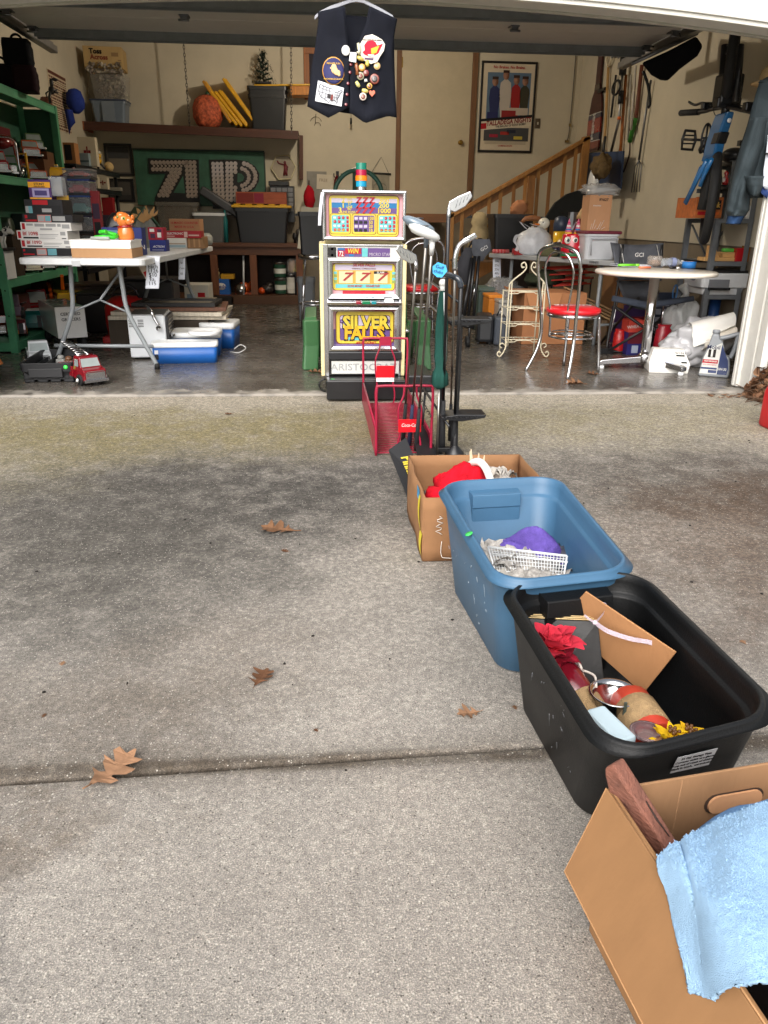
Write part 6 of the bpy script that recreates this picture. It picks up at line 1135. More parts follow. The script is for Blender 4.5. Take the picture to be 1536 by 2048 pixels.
for i in range(34):
    y=.02+i*(rl-.04)/33
    if i==0: o=pt('floor_wire',RR,rk,lambda b:b.tube([(0,0,.014),(rw,0,.014)],.0035,6)); wm=o.data
    else: o=bpy.data.objects.new('floor_wire',wm); COL.objects.link(o); o.parent=rk
    o.location=(0,y,0)
# ================================================================ golf club stand
gsd=thing('golf_display_stand','black golf club display stand lettered Pinnacle','display stand',(.5,3.3,DZ)); o5=V((.5,3.3,DZ))
def q3(px,py,z): return G(px,py,z+DZ)-o5
BOARD=mat((28,28,30),.5,var=.15,bump=.05,kind='black_board')
A,B,C_,D_=q3(777,903,.15),q3(818,1005,.0),q3(852,975,.03),q3(812,878,.19)
nn=(B-A).cross(D_-A).normalized()*.012
def plate(b,c4,n): b.add([tuple(c) for c in c4]+[tuple(c+n) for c in c4],[(3,2,1,0),(4,5,6,7),(0,1,5,4),(1,2,6,5),(2,3,7,6),(3,0,4,7)])
B2=B; C2=C_
sb=pt('sign_board',BOARD,gsd,lambda b:plate(b,(A,B2,C2,D_),nn),bev=.002)
ux=(B2-A).normalized(); up_=(nn.normalized()).cross(ux); 
if up_.z<0: up_=-up_
sd=1
cam_side=-1 if nn.dot(CAM-(o5+A))<0 else 1
nf=nn.normalized()*cam_side
M=Matrix(((ux.x,up_.x,nf.x,0),(ux.y,up_.y,nf.y,0),(ux.z,up_.z,nf.z,0),(0,0,0,1))); ctr=(A+B2+C2+D_)/4+(nn if cam_side>0 else V())+nf*.0015+ (up_*.012)+ux*.02
M.translation=ctr
text('Pinnacle',.05,YEL_,sb,0,0,0,M=M,bold=.03,sx=.75,shear=.1)
pt('base_tray',BOARD,gsd,lambda b:plate(b,(q3(824,850,.1),q3(842,846,.1),q3(884,925,.0),q3(836,925,.02)),V((0,0,.01))),bev=.002)
PX_,PY_=.62,3.42
for x,y in ((.155,.33),(.085,.36)): pt('upright',BLACKM,gsd,lambda b:b.box(x-.011,x+.011,y-.011,y+.011,0,.68 if x>.1 else .7),bev=.002)
for z,ww in ((.66,.16),(.215,.16)): pt('club_plate',BLACKP,gsd,lambda b:b.prism([(.07,z),(.07+ww*.5,z+.012),(.07+ww*1.35,z+.01),(.07+ww*1.3,z-.005),(.07+ww*.6,z-.022),(.075,z-.012)],.24,.36),bev=.003)
def rod(a,b_,r=.006,n='arm'): pt(n,BLACKM,gsd,lambda b:b.tube([a-o5,b_-o5],r,6))
for (x0,y0,x1,y1,ya,yb) in ((853,557,918,605,3.95,3.5),(858,609,907,651,3.95,3.5),(841,768,899,854,3.95,3.5),(851,775,845,850,3.9,3.8)): rod(P(x0,y0,ya),P(x1,y1,yb))
for z in (.66,.215):
    pt('spring_wire',BLACKM,gsd,lambda b:b.tube([(.08+.012*i/2+.0,.24-.02*((i%4)/2 if i%4<3 else .5)-.004*i*0,z+.004*(i%2)) for i in range(28)],.0022,4)); pt('spring_wire',BLACKM,gsd,lambda b:b.tube([(.02-.0+.006*sin(i*1.6),.62-.014*i,z+.006*cos(i*1.6)) for i in range(28)],.0022,4))
pt('foot',BLACKM,gsd,lambda b:(b.lathe([(.05,0),(.045,.02),(.016,.05),(.014,.14)],12,M=T3(.155,.33,0)),b.box(.02,.16,.32,.36,.02,.04)),bev=.002)
SH=steel(150,146,140,rough=.3); GRIP=mat((26,27,30),.7,var=.2,bump=.15,bs=120,kind='grip_rubber')
def club(lab,top,bot,head,Yt,zb,shaft=SH,gfrac=.78,r=.0065,gm=GRIP,top2=None):
    a=P(*top,Yt); b_=G(*bot,zb+DZ) if zb is not None else None
    t=thing('golf_club',lab,'golf club',b_,0,group='golf clubs in the display stand'); d=a-b_
    pt('shaft',shaft,t,lambda b:b.tube([d*.25,d*.6,d],[r*.85,r*.8,r],8)); pt('grip',gm,t,lambda b:b.tube([V((0,0,0)),d*.05,d*.25],[r*1.7,r*1.8,r*1.25],8))
    head(t,d); return t
def iron(t,d,s=1,fl=1,m=CHR):
    pt('hosel',m,t,lambda b:b.tube([d*.985,d,d+V((-.003*fl,0,.03))],[.008,.0085,.009],8))
    pt('head',m,t,lambda b:b.loft([[d+V((fl*x*s,y,z*s)) for x,z in ((.005,.02),(-.02,.012),(-.055,.03),(-.078,.062),(-.07,.078),(-.03,.062),(.0,.045))] for y in (-.008,.01)],sm=False),bev=.003)
    pt('face_lines',DSTEEL,t,lambda b:[b.tube([d+V((fl*(-.022-.012*i)*s,-.0095,(.026+.008*i)*s)),d+V((fl*(-.028-.012*i)*s,-.0095,(.05+.006*i)*s))],.0012,4) for i in range(4)])
def wood_head(col,fl,s=1):
    def f(t,d):
        pt('hosel',col,t,lambda b:b.tube([d*.97,d,d+V((0,0,.03))],[.009,.011,.013],8)); pt('head',col,t,lambda b:b.loft([[d+V((fl*(-.03-.0)*s,0,.055))+V((fl*(-.06*cos(th)*k*s+.0),.045*sin(th)*k*s,.0))+V((fl*(-.35)*(.06*-cos(th)*k)*0,0,zz+ .35*(.06*cos(th)*k*s))) for th in circ(18)] for zz,k in ((-.022,.45),(-.018,.8),(-.004,1),(.008,.95),(.018,.6),(.021,.15))]))
        pt('sole_plate',DSTEEL,t,lambda b:b.ball(d+V((fl*-.03*s,0,.077)),(.02,.018,.003)))
    return f
club('iron golf club with cavity back head at the left of the stand',(832,535),(806,880),lambda t,d:iron(t,d,1.1,1),3.3,.03)
club('blue steel headed fairway wood golf club standing tallest of the left trio',(853,478),(818,895),wood_head(gloss(110,124,136),1,1.1),3.22,.0,gm=mat((30,36,66),.7,bump=.2,bs=90,kind='blue_grip'))
club('white headed hybrid golf club in front of the blue headed wood',(864,494),(832,900),wood_head(gloss(214,216,214),1,1.05),3.15,.02,gfrac=.2)
club('tall silver iron golf club with scored face and black shaft',(897,432),(884,900),lambda t,d:iron(t,d,1.2,-1,steel(196,198,200,rough=.3)),3.3,.02,shaft=BLACKM,r=.0085)
club('silver bladed putter golf club near the right post of the stand',(910,540),(900,880),lambda t,d:(pt('hosel',CHR,t,lambda b:b.tube(spl([d,d+V((-.002,0,.05)),d+V((.015,0,.1)),d+V((.06,0,.125))],4),[.011]*13,8)),pt('head',CHR,t,lambda b:b.cbox(d+V((.055,0,.125)),(.06,.02,.022),rot=(0,R(-28),0)),bev=.004)),3.35,.02,shaft=SH)
def cane(t,d): 
    e=P(866,543,3.2)-t.location; pt('head',gloss(46,52,60),t,lambda b:b.tube(spl([d,d+V((-.01,0,.03)),d+V((-.04,0,.045)),e],4),[.013]*12+[.009],8))
tc=club('black curved golf club bearing a handwritten blue sticker',(922,575),(906,905),cane,3.3,.0,shaft=BLACKM,r=.009)
e=P(878,539,3.17); tk=pt('sticker',mat((70,170,226),.7,bump=0,kind='blue_tape'),tc,lambda b:b.prism([(-.028,.005),(-.02,-.02),(.0,-.03),(.02,-.026),(.034,.002),(.022,.022),(-.012,.026)],0,.002,M=Matrix.Translation(e-tc.location)@T3(0,0,0,0,R(14)))); text('Golf\nclubs',.014,paper(30,40,90),tk,*(e-tc.location+V((0,-.001,0))),ry=R(14),bold=0)
# green umbrella with white ball handle
a=P(886,566,3.5); b_=G(880,872,DZ); b_.z=.2; b_=P(876,850,3.55); um=thing('umbrella','folded green umbrella with white ball handle leaning in the golf stand','umbrella',b_); d=a-b_
pt('shaft',SH,um,lambda b:b.tube([V((0,0,-b_.z+.0)),d*.3],.006,8)); pt('canopy',cloth(34,74,66),um,lambda b:b.loft([[d*f+V((cos(q)*r*(1+.3*sin(5*q+f*4)),sin(q)*r*(1+.3*sin(5*q+f*4)),0)) for q in circ(20)] for f,r in ((.27,.012),(.3,.034),(.38,.03),(.42,.02),(.5,.026),(.7,.024),(.9,.016),(.95,.012))])); pt('white_panel',WHITE,um,lambda b:b.tube([d*.45+V((.022,-.01,0)),d*.6+V((.016,-.012,0)),d*.94+V((.008,-.012,0))],[.004,.009,.009],6)); pt('handle',gloss(226,226,222),um,lambda b:(b.ball(d*1.0,.018),b.lathe([(.014,0),(.012,.01),(.016,.03)],12,M=Matrix.Translation(d*.95))))
# green garden chair behind the game machine
GP=plas(52,96,56,rough=.5); t=thing('garden_chair','green plastic garden chair showing on both sides behind the game machine','chair',(P(732,640,6.1).x,6.0,0)); t.scale=(1.27,1,.72)
def gchair(s): 
    return lambda b:(b.tube(spl([(s*.3,-.02,0),(s*.3,-.02,.3),(s*.33,.0,.52),(s*.35,.1,.6),(s*.34,.4,.6)],5),[.03]*26,8))
for s in (-1,1): pt('arm',GP,t,lambda b:b.loft([[(s*(.335+dx),y,z+dz) for dx,dz in ((-.035,0),(.035,-.01),(.035,-.04),(-.035,-.03))] for y,z in ((-.1,.5),(-.06,.545),(.1,.56),(.4,.58))],sm=False),bev=.01); pt('leg',GP,t,lambda b:b.loft([[(s*(x+dx),y+dy,z) for dx,dy in ((-.05,-.03),(.04,-.05),(.05,.03),(-.04,.05))] for x,y,z in ((.345,-.09,0),(.335,-.06,.25),(.335,-.07,.51))],sm=False),bev=.012); pt('leg',GP,t,lambda b:b.tube([(s*.3,.5,0),(s*.31,.42,.42)],.03,8))
pt('seat',GP,t,lambda b:b.sheet(8,6,lambda u,v:(-.28+.56*u,-.06+.5*v,.41-.03*sin(PI*u)-.03*v)),solid=.01); pt('backrest',GP,t,lambda b:b.sheet(8,6,lambda u,v:(-.28+.56*u,.42+.14*v+.05*sin(PI*u),.4+.42*v)),solid=.01)
# ================================================================ right half: stair rail, long table, chairs, wall tools, bike
YR=10.1
RAILW=wood(166,116,60,stretch=(8,8,1.5)); RAILD=wood(140,94,48,stretch=(8,8,1.5))
ra_,rb_=P(903,428,YR),P(1173,274,YR); sr=thing('stair_rail','pine stair rail with square balusters rising to the right below the poster','stair rail',(ra_.x,YR,0)); L=rb_-ra_; an=math.atan2(L.z,L.x); ln=L.length; ra0=V((0,0,ra_.z))
pt('handrail',RAILW,sr,lambda b:b.cbox(ra0+L*.5+V((0,0,-.02)),(ln+.08,.09,.045),rot=(0,-an,0)),bev=.005); pt('under_rail',RAILD,sr,lambda b:b.cbox(ra0+L*.5+V((0,0.01,-.09)),(ln,.035,.09),rot=(0,-an,0)),bev=.003)
pt('stringer',RAILD,sr,lambda b:b.cbox(ra0+L*.5+V((0,0.01,-.86)),(ln,.04,.2),rot=(0,-an,0)),bev=.003)
bpx=[925,950,980,1003,1030,1053,1079,1103,1132,1153]
for i,px in enumerate(bpx):
    f=(px-903)/(1173-903); p=ra0+L*f; pt('baluster',RAILD if i%3==1 else RAILW,sr,lambda b:b.box(p.x-.022,p.x+.022,-.025,.0055-.018,p.z-.78,p.z-.045),bev=.003)
pt('post',RAILW,sr,lambda b:b.box(-.06,.03,-.045,.045,0,ra_.z+.02),bev=.005); pt('post',RAILW,sr,lambda b:b.box(L.x-.05,L.x+.04,-.045,.045,rb_.z-.95,rb_.z-.0),bev=.005); pt('block',RAILD,sr,lambda b:b.box(L.x*.57,L.x*.57+.09,-.06,-.026,ra_.z+L.z*.57-.5,ra_.z+L.z*.57-.06),bev=.003)
pt('joist',wood(120,78,44,stretch=(1,8,8)),sr,lambda b:b.box(-.7,-.061,-.03,.03,ra_.z-.1,ra_.z-.0),bev=.003)
pt('stair_deck',wood(140,104,66,stretch=(1,6,6)),sr,lambda b:b.box(-.7,-.0,.05,1.1,ra_.z-.06,ra_.z-.02))
# ---------------------------------------------------------------- long grey table
RZ_=.76
A=G(974,506,RZ_); B=G(1238,523,RZ_); d=(B-A); d.z=0; TL=d.length; e=d.normalized(); n=V((-e.y,e.x,0)); n=n if n.y>0 else -n
rt=thing('folding_table','grey folding table set at an angle and piled with household goods on the right','folding table',(A.x,A.y,0),math.atan2(e.y,e.x))
sgn=1 if V((-e.y,e.x,0)).y>0 else -1
def ry(a): return sgn*a
pt('tabletop',plas(150,152,152,rough=.5),rt,lambda b:b.loft([[(x,y,q) for x,y,_ in rrect(TL-k,.74-k,.05,0,4,TL/2,ry(.37))] for q,k in ((RZ_-.045,.03),(RZ_-.038,.0),(RZ_-.006,0),(RZ_,.012))],sm=False))
for x in (.28,TL-.28):
    for y in (.1,.62): pt('leg',LEGM,rt,lambda b:b.tube([(x,ry(y),RZ_-.045),(x,ry(y),0)],.017,8))
    pt('crossbar',LEGM,rt,lambda b:b.tube([(x,ry(.1),.18),(x,ry(.62),.18)],.012,8))
text('DEFINITE',.02,INK,rt,TL*.84,-.002 if sgn>0 else .002,RZ_-.022,bold=0)
def ont(px,py,z=None): return G(px,py,RZ_)
def Tloc(px,back):
    """point on the right table: where the sight line at px crosses, BACK metres in from its near edge"""
    f=(px-974)/(1238-974); f=(f*A.y/ (B.y+(A.y-B.y)*f)) if False else f
    # solve along the edge by projection
    lo,hi=-.3,1.4
    o=A+n*back
    def prx(p): d_=p-CAM; return 768+FOC*d_.dot(_R)/d_.dot(_f)
    for _ in range(40):
        m=(lo+hi)/2
        if prx(V((o.x+d.x*m,o.y+d.y*m,RZ_)))<px: lo=m
        else: hi=m
    p=V((o.x+d.x*lo,o.y+d.y*lo,RZ_)); return p
def tfit(x0,y0,x1,y1,back):
    p=Tloc((x0+x1)/2,back); l,w,h=fit(x0,y0,x1,y1,Y=p.y); h=l.z+h-RZ_; l.z=RZ_; return l,w,h
# things on it
loc,w,h=tfit(985,428,1062,500,.42); t=tote('storage_bin','tall black plastic bin behind the shopping bag on the right table',loc,w,.4,h,BLACKP)
loc,w,h=tfit(1030,436,1090,497,.4); wr=thing('wire_stand','black wire stand with a brown scroll top and white tag behind the shopping bag','wire stand',loc); pt('base',BLACKM,wr,lambda b:b.lathe([(.1,0),(.1,.012),(.02,.02)],16)); pt('loops',BLACKM,wr,lambda b:[b.tube([(.07*cos(q)+.05*cos(k),.0,h*.45+.07*sin(q)+.05*sin(k)) for q in circ(16)],.004,4,cl=1) for k in circ(6)]); pt('post',BLACKM,wr,lambda b:b.tube([(0,0,0),(0,0,h*.9)],.008,6)); pt('top_scroll',wood(140,88,50),wr,lambda b:b.tube([(-.12,0,h*.86),(-.07,0,h*.98),(0,0,h),(.07,0,h*.98),(.12,0,h*.86)],[.012,.025,.03,.025,.012],8)); pt('tag',WH,wr,lambda b:b.box(-.012,.016,-.03,-.028,h*.62,h*.78))
for i in range(2):
    loc=P(1045+i*25,415,9.3)
loc,w,h=tfit(1066,436,1100,505,.3)
dk=thing('duck_figure','white ceramic duck with orange bill behind the plastic shopping bag','figurine',loc,R(10)); DW_=gloss(214,210,196)
pt('body',DW_,dk,lambda b:(b.lathe([(.05,0),(.08,.04),(.085,.12),(.05,.18),(.035,.21),(.036,.24)],18),b.ball((0,0,h-.05),(.06,.055,.055)))); pt('bill',gloss(200,110,40),dk,lambda b:b.ball((-.075,-.01,h-.06),(.03,.022,.012))); pt('eye',BLACKP,dk,lambda b:b.ball((-.03,-.047,h-.04),.007,8,6))
# shopping bag
loc,w,h=tfit(1040,446,1108,504,.12); bg_=thing('shopping_bag','white translucent plastic shopping bag with knotted handles on the right table','plastic bag',loc); FILM=mat((206,208,212),.3,var=.15,scale=12,bump=.35,bs=22,kind='bag_film',alpha=.86)
pt('film',FILM,bg_,lambda b:b.loft([[(w*.5*k*(1+.16*nz3(V((cos(q)*2.5,sin(q)*2.5,z*7))))*cos(q)*(1.15 if cos(q)*sin(q)>0 else 1),.12+.12*k*sin(q)*(1+.2*nz3(V((cos(q)*3,sin(q)*3,z*6+4)))),z*h) for q in circ(40)] for z,k in ((0,.85),(.08,1),(.2,.97),(.35,1.0),(.5,.93),(.62,.86),(.72,.66),(.8,.42),(.86,.34))]))
def strap(b,pts,wd): b.loft([[p+V((-wd,0,wd*.4)),p+V((wd,.01,-wd*.4))] for p in spl(pts,5)],cl=0,c0=False,c1=False)
for q in ([(-.03,.1,h*.78),(-.1,.08,h*.92),(-.17,.06,h*1.02),(-.12,.07,h*.86),(-.04,.1,h*.7)],[(.0,.12,h*.8),(.03,.1,h*.88),(-.06,.1,h*.97),(.06,.12,h*.86),(.08,.12,h*.72)],[(-w*.42,.06,h*.62),(-w*.6,.03,h*.6),(-w*.66,.02,h*.42),(-w*.55,.03,h*.26),(-w*.6,.03,h*.14)]): pt('handle',FILM,bg_,lambda b:strap(b,q,.016))
loc,w,h=tfit(1028,497,1056,512,.02); t=thing('red_tin','small flat red tin at the front edge of the right table','tin',loc); pt('box',gloss(150,22,30),t,lambda b:b.box(-w/2,w/2,0,.1,0,max(.04,h)),bev=.005)
loc,w,h=tfit(986,500,1019,508,.03); t=thing('pink_roll','short pink printed roll lying at the left end of the right table','roll',loc); pt('roll',paper(190,100,100),t,lambda b:b.tube([(-w/2,.03,.022),(w/2,.03,.022)],.02,10)); pt('band',REDINK,t,lambda b:[b.tube([(-w*.4+i*w*.2,.03,.022),(-w*.34+i*w*.2,.03,.022)],.0207,10) for i in range(4)])
loc,w,h=tfit(1080,490,1120,506,.04); t=thing('olive_cap','crumpled olive green cloth cap on the edge of the right table','hat',loc); pt('cloth',cloth(92,92,66),t,lambda b:b.ball((0,.06,.03),(w*.5,.07,.05),nz=.3))
loc,w,h=tfit(1099,470,1122,504,.15); t=thing('navy_mug','navy patterned mug beside the red monster bucket','mug',loc); pt('body',gloss(36,40,66),t,lambda b:b.lathe([(.045,0),(.05,.02),(.052,.13),(.046,.13),(.044,.02),(0,.015)],18)); pt('handle',gloss(36,40,66),t,lambda b:b.tube(arc((-.05,0,.07),.03,PI/2,1.5*PI,8),.007,6))
loc,w,h=tfit(1104,432,1131,500,.35); t=thing('yellow_canister','yellow canister with a navy lid behind the red monster bucket','canister',loc); pt('body',gloss(214,164,30),t,lambda b:b.lathe([(w*.45,0),(w*.5,h*.3),(w*.5,h*.62)],20)); pt('lid',plas(46,56,74),t,lambda b:b.lathe([(w*.52,h*.6205),(w*.53,h*.8),(w*.45,h*.95),(w*.2,h)],20))
# red bucket face with two cone hats
loc,w,h=tfit(1120,466,1163,513,.06); mb_=thing('novelty_bucket','shiny red novelty bucket with goggle eyes and two striped cone hats','novelty bucket',loc); r=w/2*.95; RD=gloss(196,24,44)
pt('bucket',RD,mb_,lambda b:b.lathe([(r*.92,0),(r*1.0,h*.1),(r*1.02,h*.3),(r*.95,h*.9),(r*.9,h*.96),(r*.0,h*.98)],28)); pt('base_ring',gloss(40,110,60),mb_,lambda b:b.lathe([(r*1.03,h*.08),(r*1.05,h*.12),(r*1.03,h*.22)],28,c0=False,c1=False))
for s in (-1,1):
    pt('eye',gloss(230,230,220),mb_,lambda b:b.ball((s*r*.35-r*.35,-r*.82,h*.72),(.03,.02,.033))); pt('pupil',gloss(20,40,40),mb_,lambda b:b.ball((s*r*.35-r*.35,-r*.82-.016,h*.72),(.014,.008,.016)))
    ch_=h*.62; hx=pt('cone_hat',gloss(220,120,150),mb_,lambda b:b.lathe([(.035,h*.95),(.003,h*.95+ch_)],16,M=T3(s*r*.45,0,0)))
    for i,c in enumerate(((230,180,60),(60,120,180),(230,230,226),(210,60,110))): pt('stripe',gloss(*c),hx,lambda b:b.lathe([(.0355-.0075*i*1.0,h*.95+ch_*(.04+.22*i)),(.0355-.0075*i-.0036,h*.95+ch_*(.14+.22*i))],16,c0=False,c1=False,M=T3(s*r*.45,0,0)))
pt('nose',gloss(214,120,130),mb_,lambda b:b.ball((-r*.5,-r*.85,h*.48),.014)); pt('mouth',gloss(70,20,30),mb_,lambda b:b.tube(arc((-r*.1,-r*1.0,h*.42),r*.45,PI*1.1,PI*1.9,10),.008,6)); pt('pale_oval',gloss(230,226,226),mb_,lambda b:b.ball((r*.5,-r*.85,h*.45),(.02,.012,.012)))  # last part is a pale oval on the bucket's right front
# white tote with maroon lid, carton, wrap
loc,w,h=tfit(1166,463,1236,516,.1); tt=tote('storage_tote','pale grey tote with a maroon lid at the right end of the table',loc,w*.98,.42,h*.93,plas(196,198,202)); pt('lid',plas(104,34,50),tt,lambda b:b.box(-w*.53,w*.53,-.015,.435,h*.9,h*1.02),bev=.012); pt('moulding',plas(170,172,178),tt,lambda b:b.tube([(-w*.3,-.016,h*.15),(-w*.33,-.02,h*.75),(w*.42,-.02,h*.75),(w*.4,-.016,h*.15)],.006,6))
l2=loc+V((.0,.06,h*1.021)); ch2=P(1200,390,l2.y).z-l2.z; w2=P(1222,420,l2.y).x-P(1177,420,l2.y).x
cb2=carton('carton','tall tan carton numbered 8Y627 standing on the maroon tote lid','carton',(w2,ch2),.2,card(186,140,104),loc=V((P(1200,420,l2.y).x,l2.y,l2.z)),texts=(('8Y627',.62,.87,.08,INK),('STANDARD',.35,.7,.035,WH)))
pt('crack_pattern',WH,cb2,lambda b:[b.tube([(w2*(-.35+.08*i),-.003,ch2*.04),(w2*(-.3+.1*i+.02*(i%2)),-.003,ch2*(.2+.12*sin(i*1.7)))],.0018,4) for i in range(7)])
t=thing('plastic_wrap','crinkled clear plastic wrap lying over the tall carton','plastic wrap',V((P(1205,385,l2.y).x,l2.y+.1,l2.z+ch2+.003))); pt('film',clear(206,206,204,a=.42),t,lambda b:b.ball((0.02,0,.035),(.17,.13,.06),20,12,nz=.5,fr=5))
loc=V((P(1160,452,l2.y+.2).x,0,0)); p=Tloc(1158,.45); t=thing('maroon_jar','maroon vase with a pale wooden lid beside the tall carton','vase',p); hj=P(1158,412,p.y).z-RZ_; pt('body',gloss(104,26,40),t,lambda b:b.lathe([(.06,0),(.085,hj*.2),(.09,hj*.5),(.06,hj*.75)],20)); pt('lid',wood(196,160,110),t,lambda b:b.lathe([(.065,hj*.7505),(.05,hj*.85),(.015,hj*.97),(.0,hj)],16))
p=Tloc(1140,.42); hj=P(1140,424,p.y).z-RZ_; t=thing('crystal_vase','faceted silver grey vase behind the cone hats','vase',p); pt('body',steel(140,142,146,rough=.3),t,lambda b:b.lathe([(.05,0),(.06,hj*.5),(.055,hj)],10,sm=False))
p=Tloc(1000,.02); pricelist(986,512,1002,564,'handwritten price list hanging from the left end of the right table',A.y-.02,['50c','25c','25c','40c','All'],.01)
# canvas bag, grey folded chairs at left of the table
a=G(960,600,0); loc,w,h=fit(938,440,980,520,Y=9.4); t=thing('canvas_bag','cream canvas sack lettered ADE behind the folded camp chairs','canvas bag',loc); 
pt('sack',cloth(176,158,122),t,lambda b:b.loft([[(w*.55*k*cos(q)*(1+.08*sin(3*q+z*4)),.1+.1*k*sin(q),z*h) for q in circ(24)] for z,k in ((0,.9),(.3,1),(.7,.85),(.85,.6),(.93,.75),(1.15,.5),(1.2,.2))])); text('ADE',h*.24,INK,t,-.0,-.005,h*.42,bold=.02)
st=thing('side_stand','wooden stand carrying the canvas sack beside the stair post','stand',(loc.x,9.5,0)); pt('top',wood(120,88,60),st,lambda b:b.box(-.3,.3,-.14,.2,loc.z-.025,loc.z-.002)); 
for x in (-.26,.26):
    for y in (-.1,.16): pt('leg',wood(110,80,54),st,lambda b:b.box(x-.02,x+.02,y-.02,y+.02,0,loc.z-.0255))
p=P(925,480,9.3); t=thing('black_mitre','dark metal clamp tool standing on the wooden stand','tool',V((p.x+.05,9.45,loc.z-.002))); pt('body',BLACKM,t,lambda b:(b.box(-.05,.03,-.05,.04,0,.04),b.tube([(-.02,0,.04),(-.03,0,.22),(.03,0,.26)],.02,8)),bev=.004)
GREYC=cloth(84,86,92); YFC=7.0
f0=G(930,650,0); fc=thing('folded_camp_chair','folded grey camp chair with black tubes leaning upright beside the golf stand','camp chair',(P(938,640,YFC).x,YFC,0)); ox=fc.location.x
qx=lambda px,py,dy=0:P(px,py,YFC+dy)-V((ox,YFC,0))
pt('fabric',GREYC,fc,lambda b:b.loft([[qx(x,y,dy) for x,dy in ((x0,0),(x1,0),(x1,.1),(x0,.1))] for y,x0,x1 in ((478,945,980),(500,943,983),(512,946,972),(522,950,966))])); text('GCI',.03,WH,fc,*(qx(968,497)+V((0,-.008,0))),bold=.0,ry=-R(30)); pt('fabric_lower',cloth(60,60,64),fc,lambda b:b.loft([[qx(x,y,dy) for x,dy in ((x0,.02),(x1,.02),(x1,.1),(x0,.1))] for y,x0,x1 in ((495,930,950),(530,912,940),(570,922,940))]))
for (x0,y0,x1,y1,r,m) in ((950,512,935,648,.014,BLACKM),(958,512,946,650,.014,BLACKM),(944,515,928,640,.014,BLACKM),(938,570,934,600,.006,CHROME),(950,570,946,600,.006,CHROME),(938,560,922,650,.012,BLACKM)): pt('tube',m,fc,lambda b:b.tube([qx(x0,y0),qx(x1,y1)],r,8))
pt('foot_bar',BLACKM,fc,lambda b:b.tube([qx(922,650),qx(948,655)],.016,8)); fc.location.z=-(P(935,655,YFC).z)+.016 if False else 0
pt('wheel',RUB,fc,lambda b:wheel(b,qx(936,652).x,0,.05,.05,.03)); pt('tube',BLACKM,fc,lambda b:b.tube([qx(940,640),V((qx(940,640).x,0,.0))],.012,8))
# amplifier, clutter under the table
loc,w,h=fit(950,632,1010,690,zb=0); t=thing('black_suitcase','black and slate rolling case under the left end of the right table','case',loc,R(-8)); pt('shell',plas(30,32,36),t,lambda b:b.box(-w*.45,w*.1,.0,.34,.02,h),bev=.03); pt('panel',plas(58,64,74,rough=.5),t,lambda b:b.box(w*.1005,w*.5,-.02,.3,.0,h*.97),bev=.02); pt('handle',CHROME,t,lambda b:b.tube([(w*.2,.1,h*.97),(w*.28,.06,h*1.25),(w*.35,.06,h*.98)],.006,6))
for i,(x,y) in enumerate(((-.4,.03),(-.4,.3),(.0,.03),(.0,.3))): pt('foot',RUB,t,lambda b:b.lathe([(.015,0),(.015,.0202)],10,M=T3(x*w,y,0)))
loc,w,h=fit(1000,570,1172,692,zb=0); bcx=thing('large_carton','large brown cardboard carton under the right table behind the white rack','carton',(P(1110,690,loc.y).x,loc.y+.1,0)); cw=P(1172,690,loc.y).x-P(1048,690,loc.y).x; chh=P(1100,578,loc.y).z
pt('carton',card(164,112,76),bcx,lambda b:b.box(-cw/2,cw/2,0,.45,0,chh*.92),bev=.006); pt('flap',card(150,100,66),bcx,lambda b:b.add([(-cw/2,0,chh*.92),(-cw/2,.4,chh*.92),(-cw*.72,.3,chh*.98),(-cw*.72,.0,chh*.9)],[(0,1,2,3)]),solid=.005); pt('front_flap',card(170,118,80),bcx,lambda b:b.add([(-cw/2+.01,-.003,chh*.92),(cw*.1,-.003,chh*.92),(cw*.02,-.05,chh*.66),(-cw*.42,-.05,chh*.62)],[(0,1,2,3)]),solid=.005)
for (x0,y0,x1,y1,yy,c,lab) in ((975,590,1003,650,7.7,(206,124,30),'orange box among the clutter under the right table'),(955,575,985,640,8.0,(70,90,84),'green grey bag among the clutter under the right table'),(995,600,1020,660,7.5,(150,150,146),'clear tub with white lid beside the black case')):
    loc,w,h=fit(x0,y0,x1,y1,Y=yy); h+=loc.z; loc.z=0; t=thing('storage_box',lab,'box',loc); pt('body',plas(*c),t,lambda b:b.box(-w/2,w/2,0,.3,0,h*.92),bev=.015); pt('lid',plas(*[min(255,int(v*1.15)) for v in c]),t,lambda b:b.box(-w*.53,w*.53,-.01,.31,h*.9205,h),bev=.006)
p=G(1010,560,.0); t=thing('clear_bag','crumpled clear plastic bag heaped under the right table','plastic bag',(P(1005,585,8.2).x,8.2,0)); pt('film',clear(160,160,160,a=.5),t,lambda b:b.ball((0,0,.32),(.22,.2,.2),18,12,nz=.4)); pt('contents',mat((110,100,90),.9,var=.5,scale=20,kind='rags'),t,lambda b:b.ball((0,0,.2),(.24,.2,.2),nz=.3))
cp=P(1110,560,8.0); t=thing('holiday_basket','red wire basket of ornaments under the right table','basket',(P(1145,545,7.9).x,7.9,.0)); hb_=P(1145,530,7.9).z; [pt('leg',BLACKM,t,lambda b:b.tube([(x,y,0),(x,y,hb_*.8)],.008,6)) for x in (-.2,.2) for y in (0,.25)]; pt('basket',mat((190,50,34),.5,var=.3,kind='red_wire'),t,lambda b:[b.tube([(-.24*k,y,hb_*z),(.24*k,y,hb_*(z+.04))],.008,5) for z,k in ((.7,.8),(.78,.9),(.86,1),(.94,1)) for y in (-.02,.1,.26)]); pt('greenery',mat((50,56,36),.9,var=.5,scale=30,kind='greenery'),t,lambda b:b.ball((-.25,.1,hb_*.8),(.2,.12,.08),nz=.6,fr=6))
t=thing('stacked_planks','bundle of tan boards leaning under the right end of the grey table','planks',(P(1185,580,7.3).x,7.3,0)); 
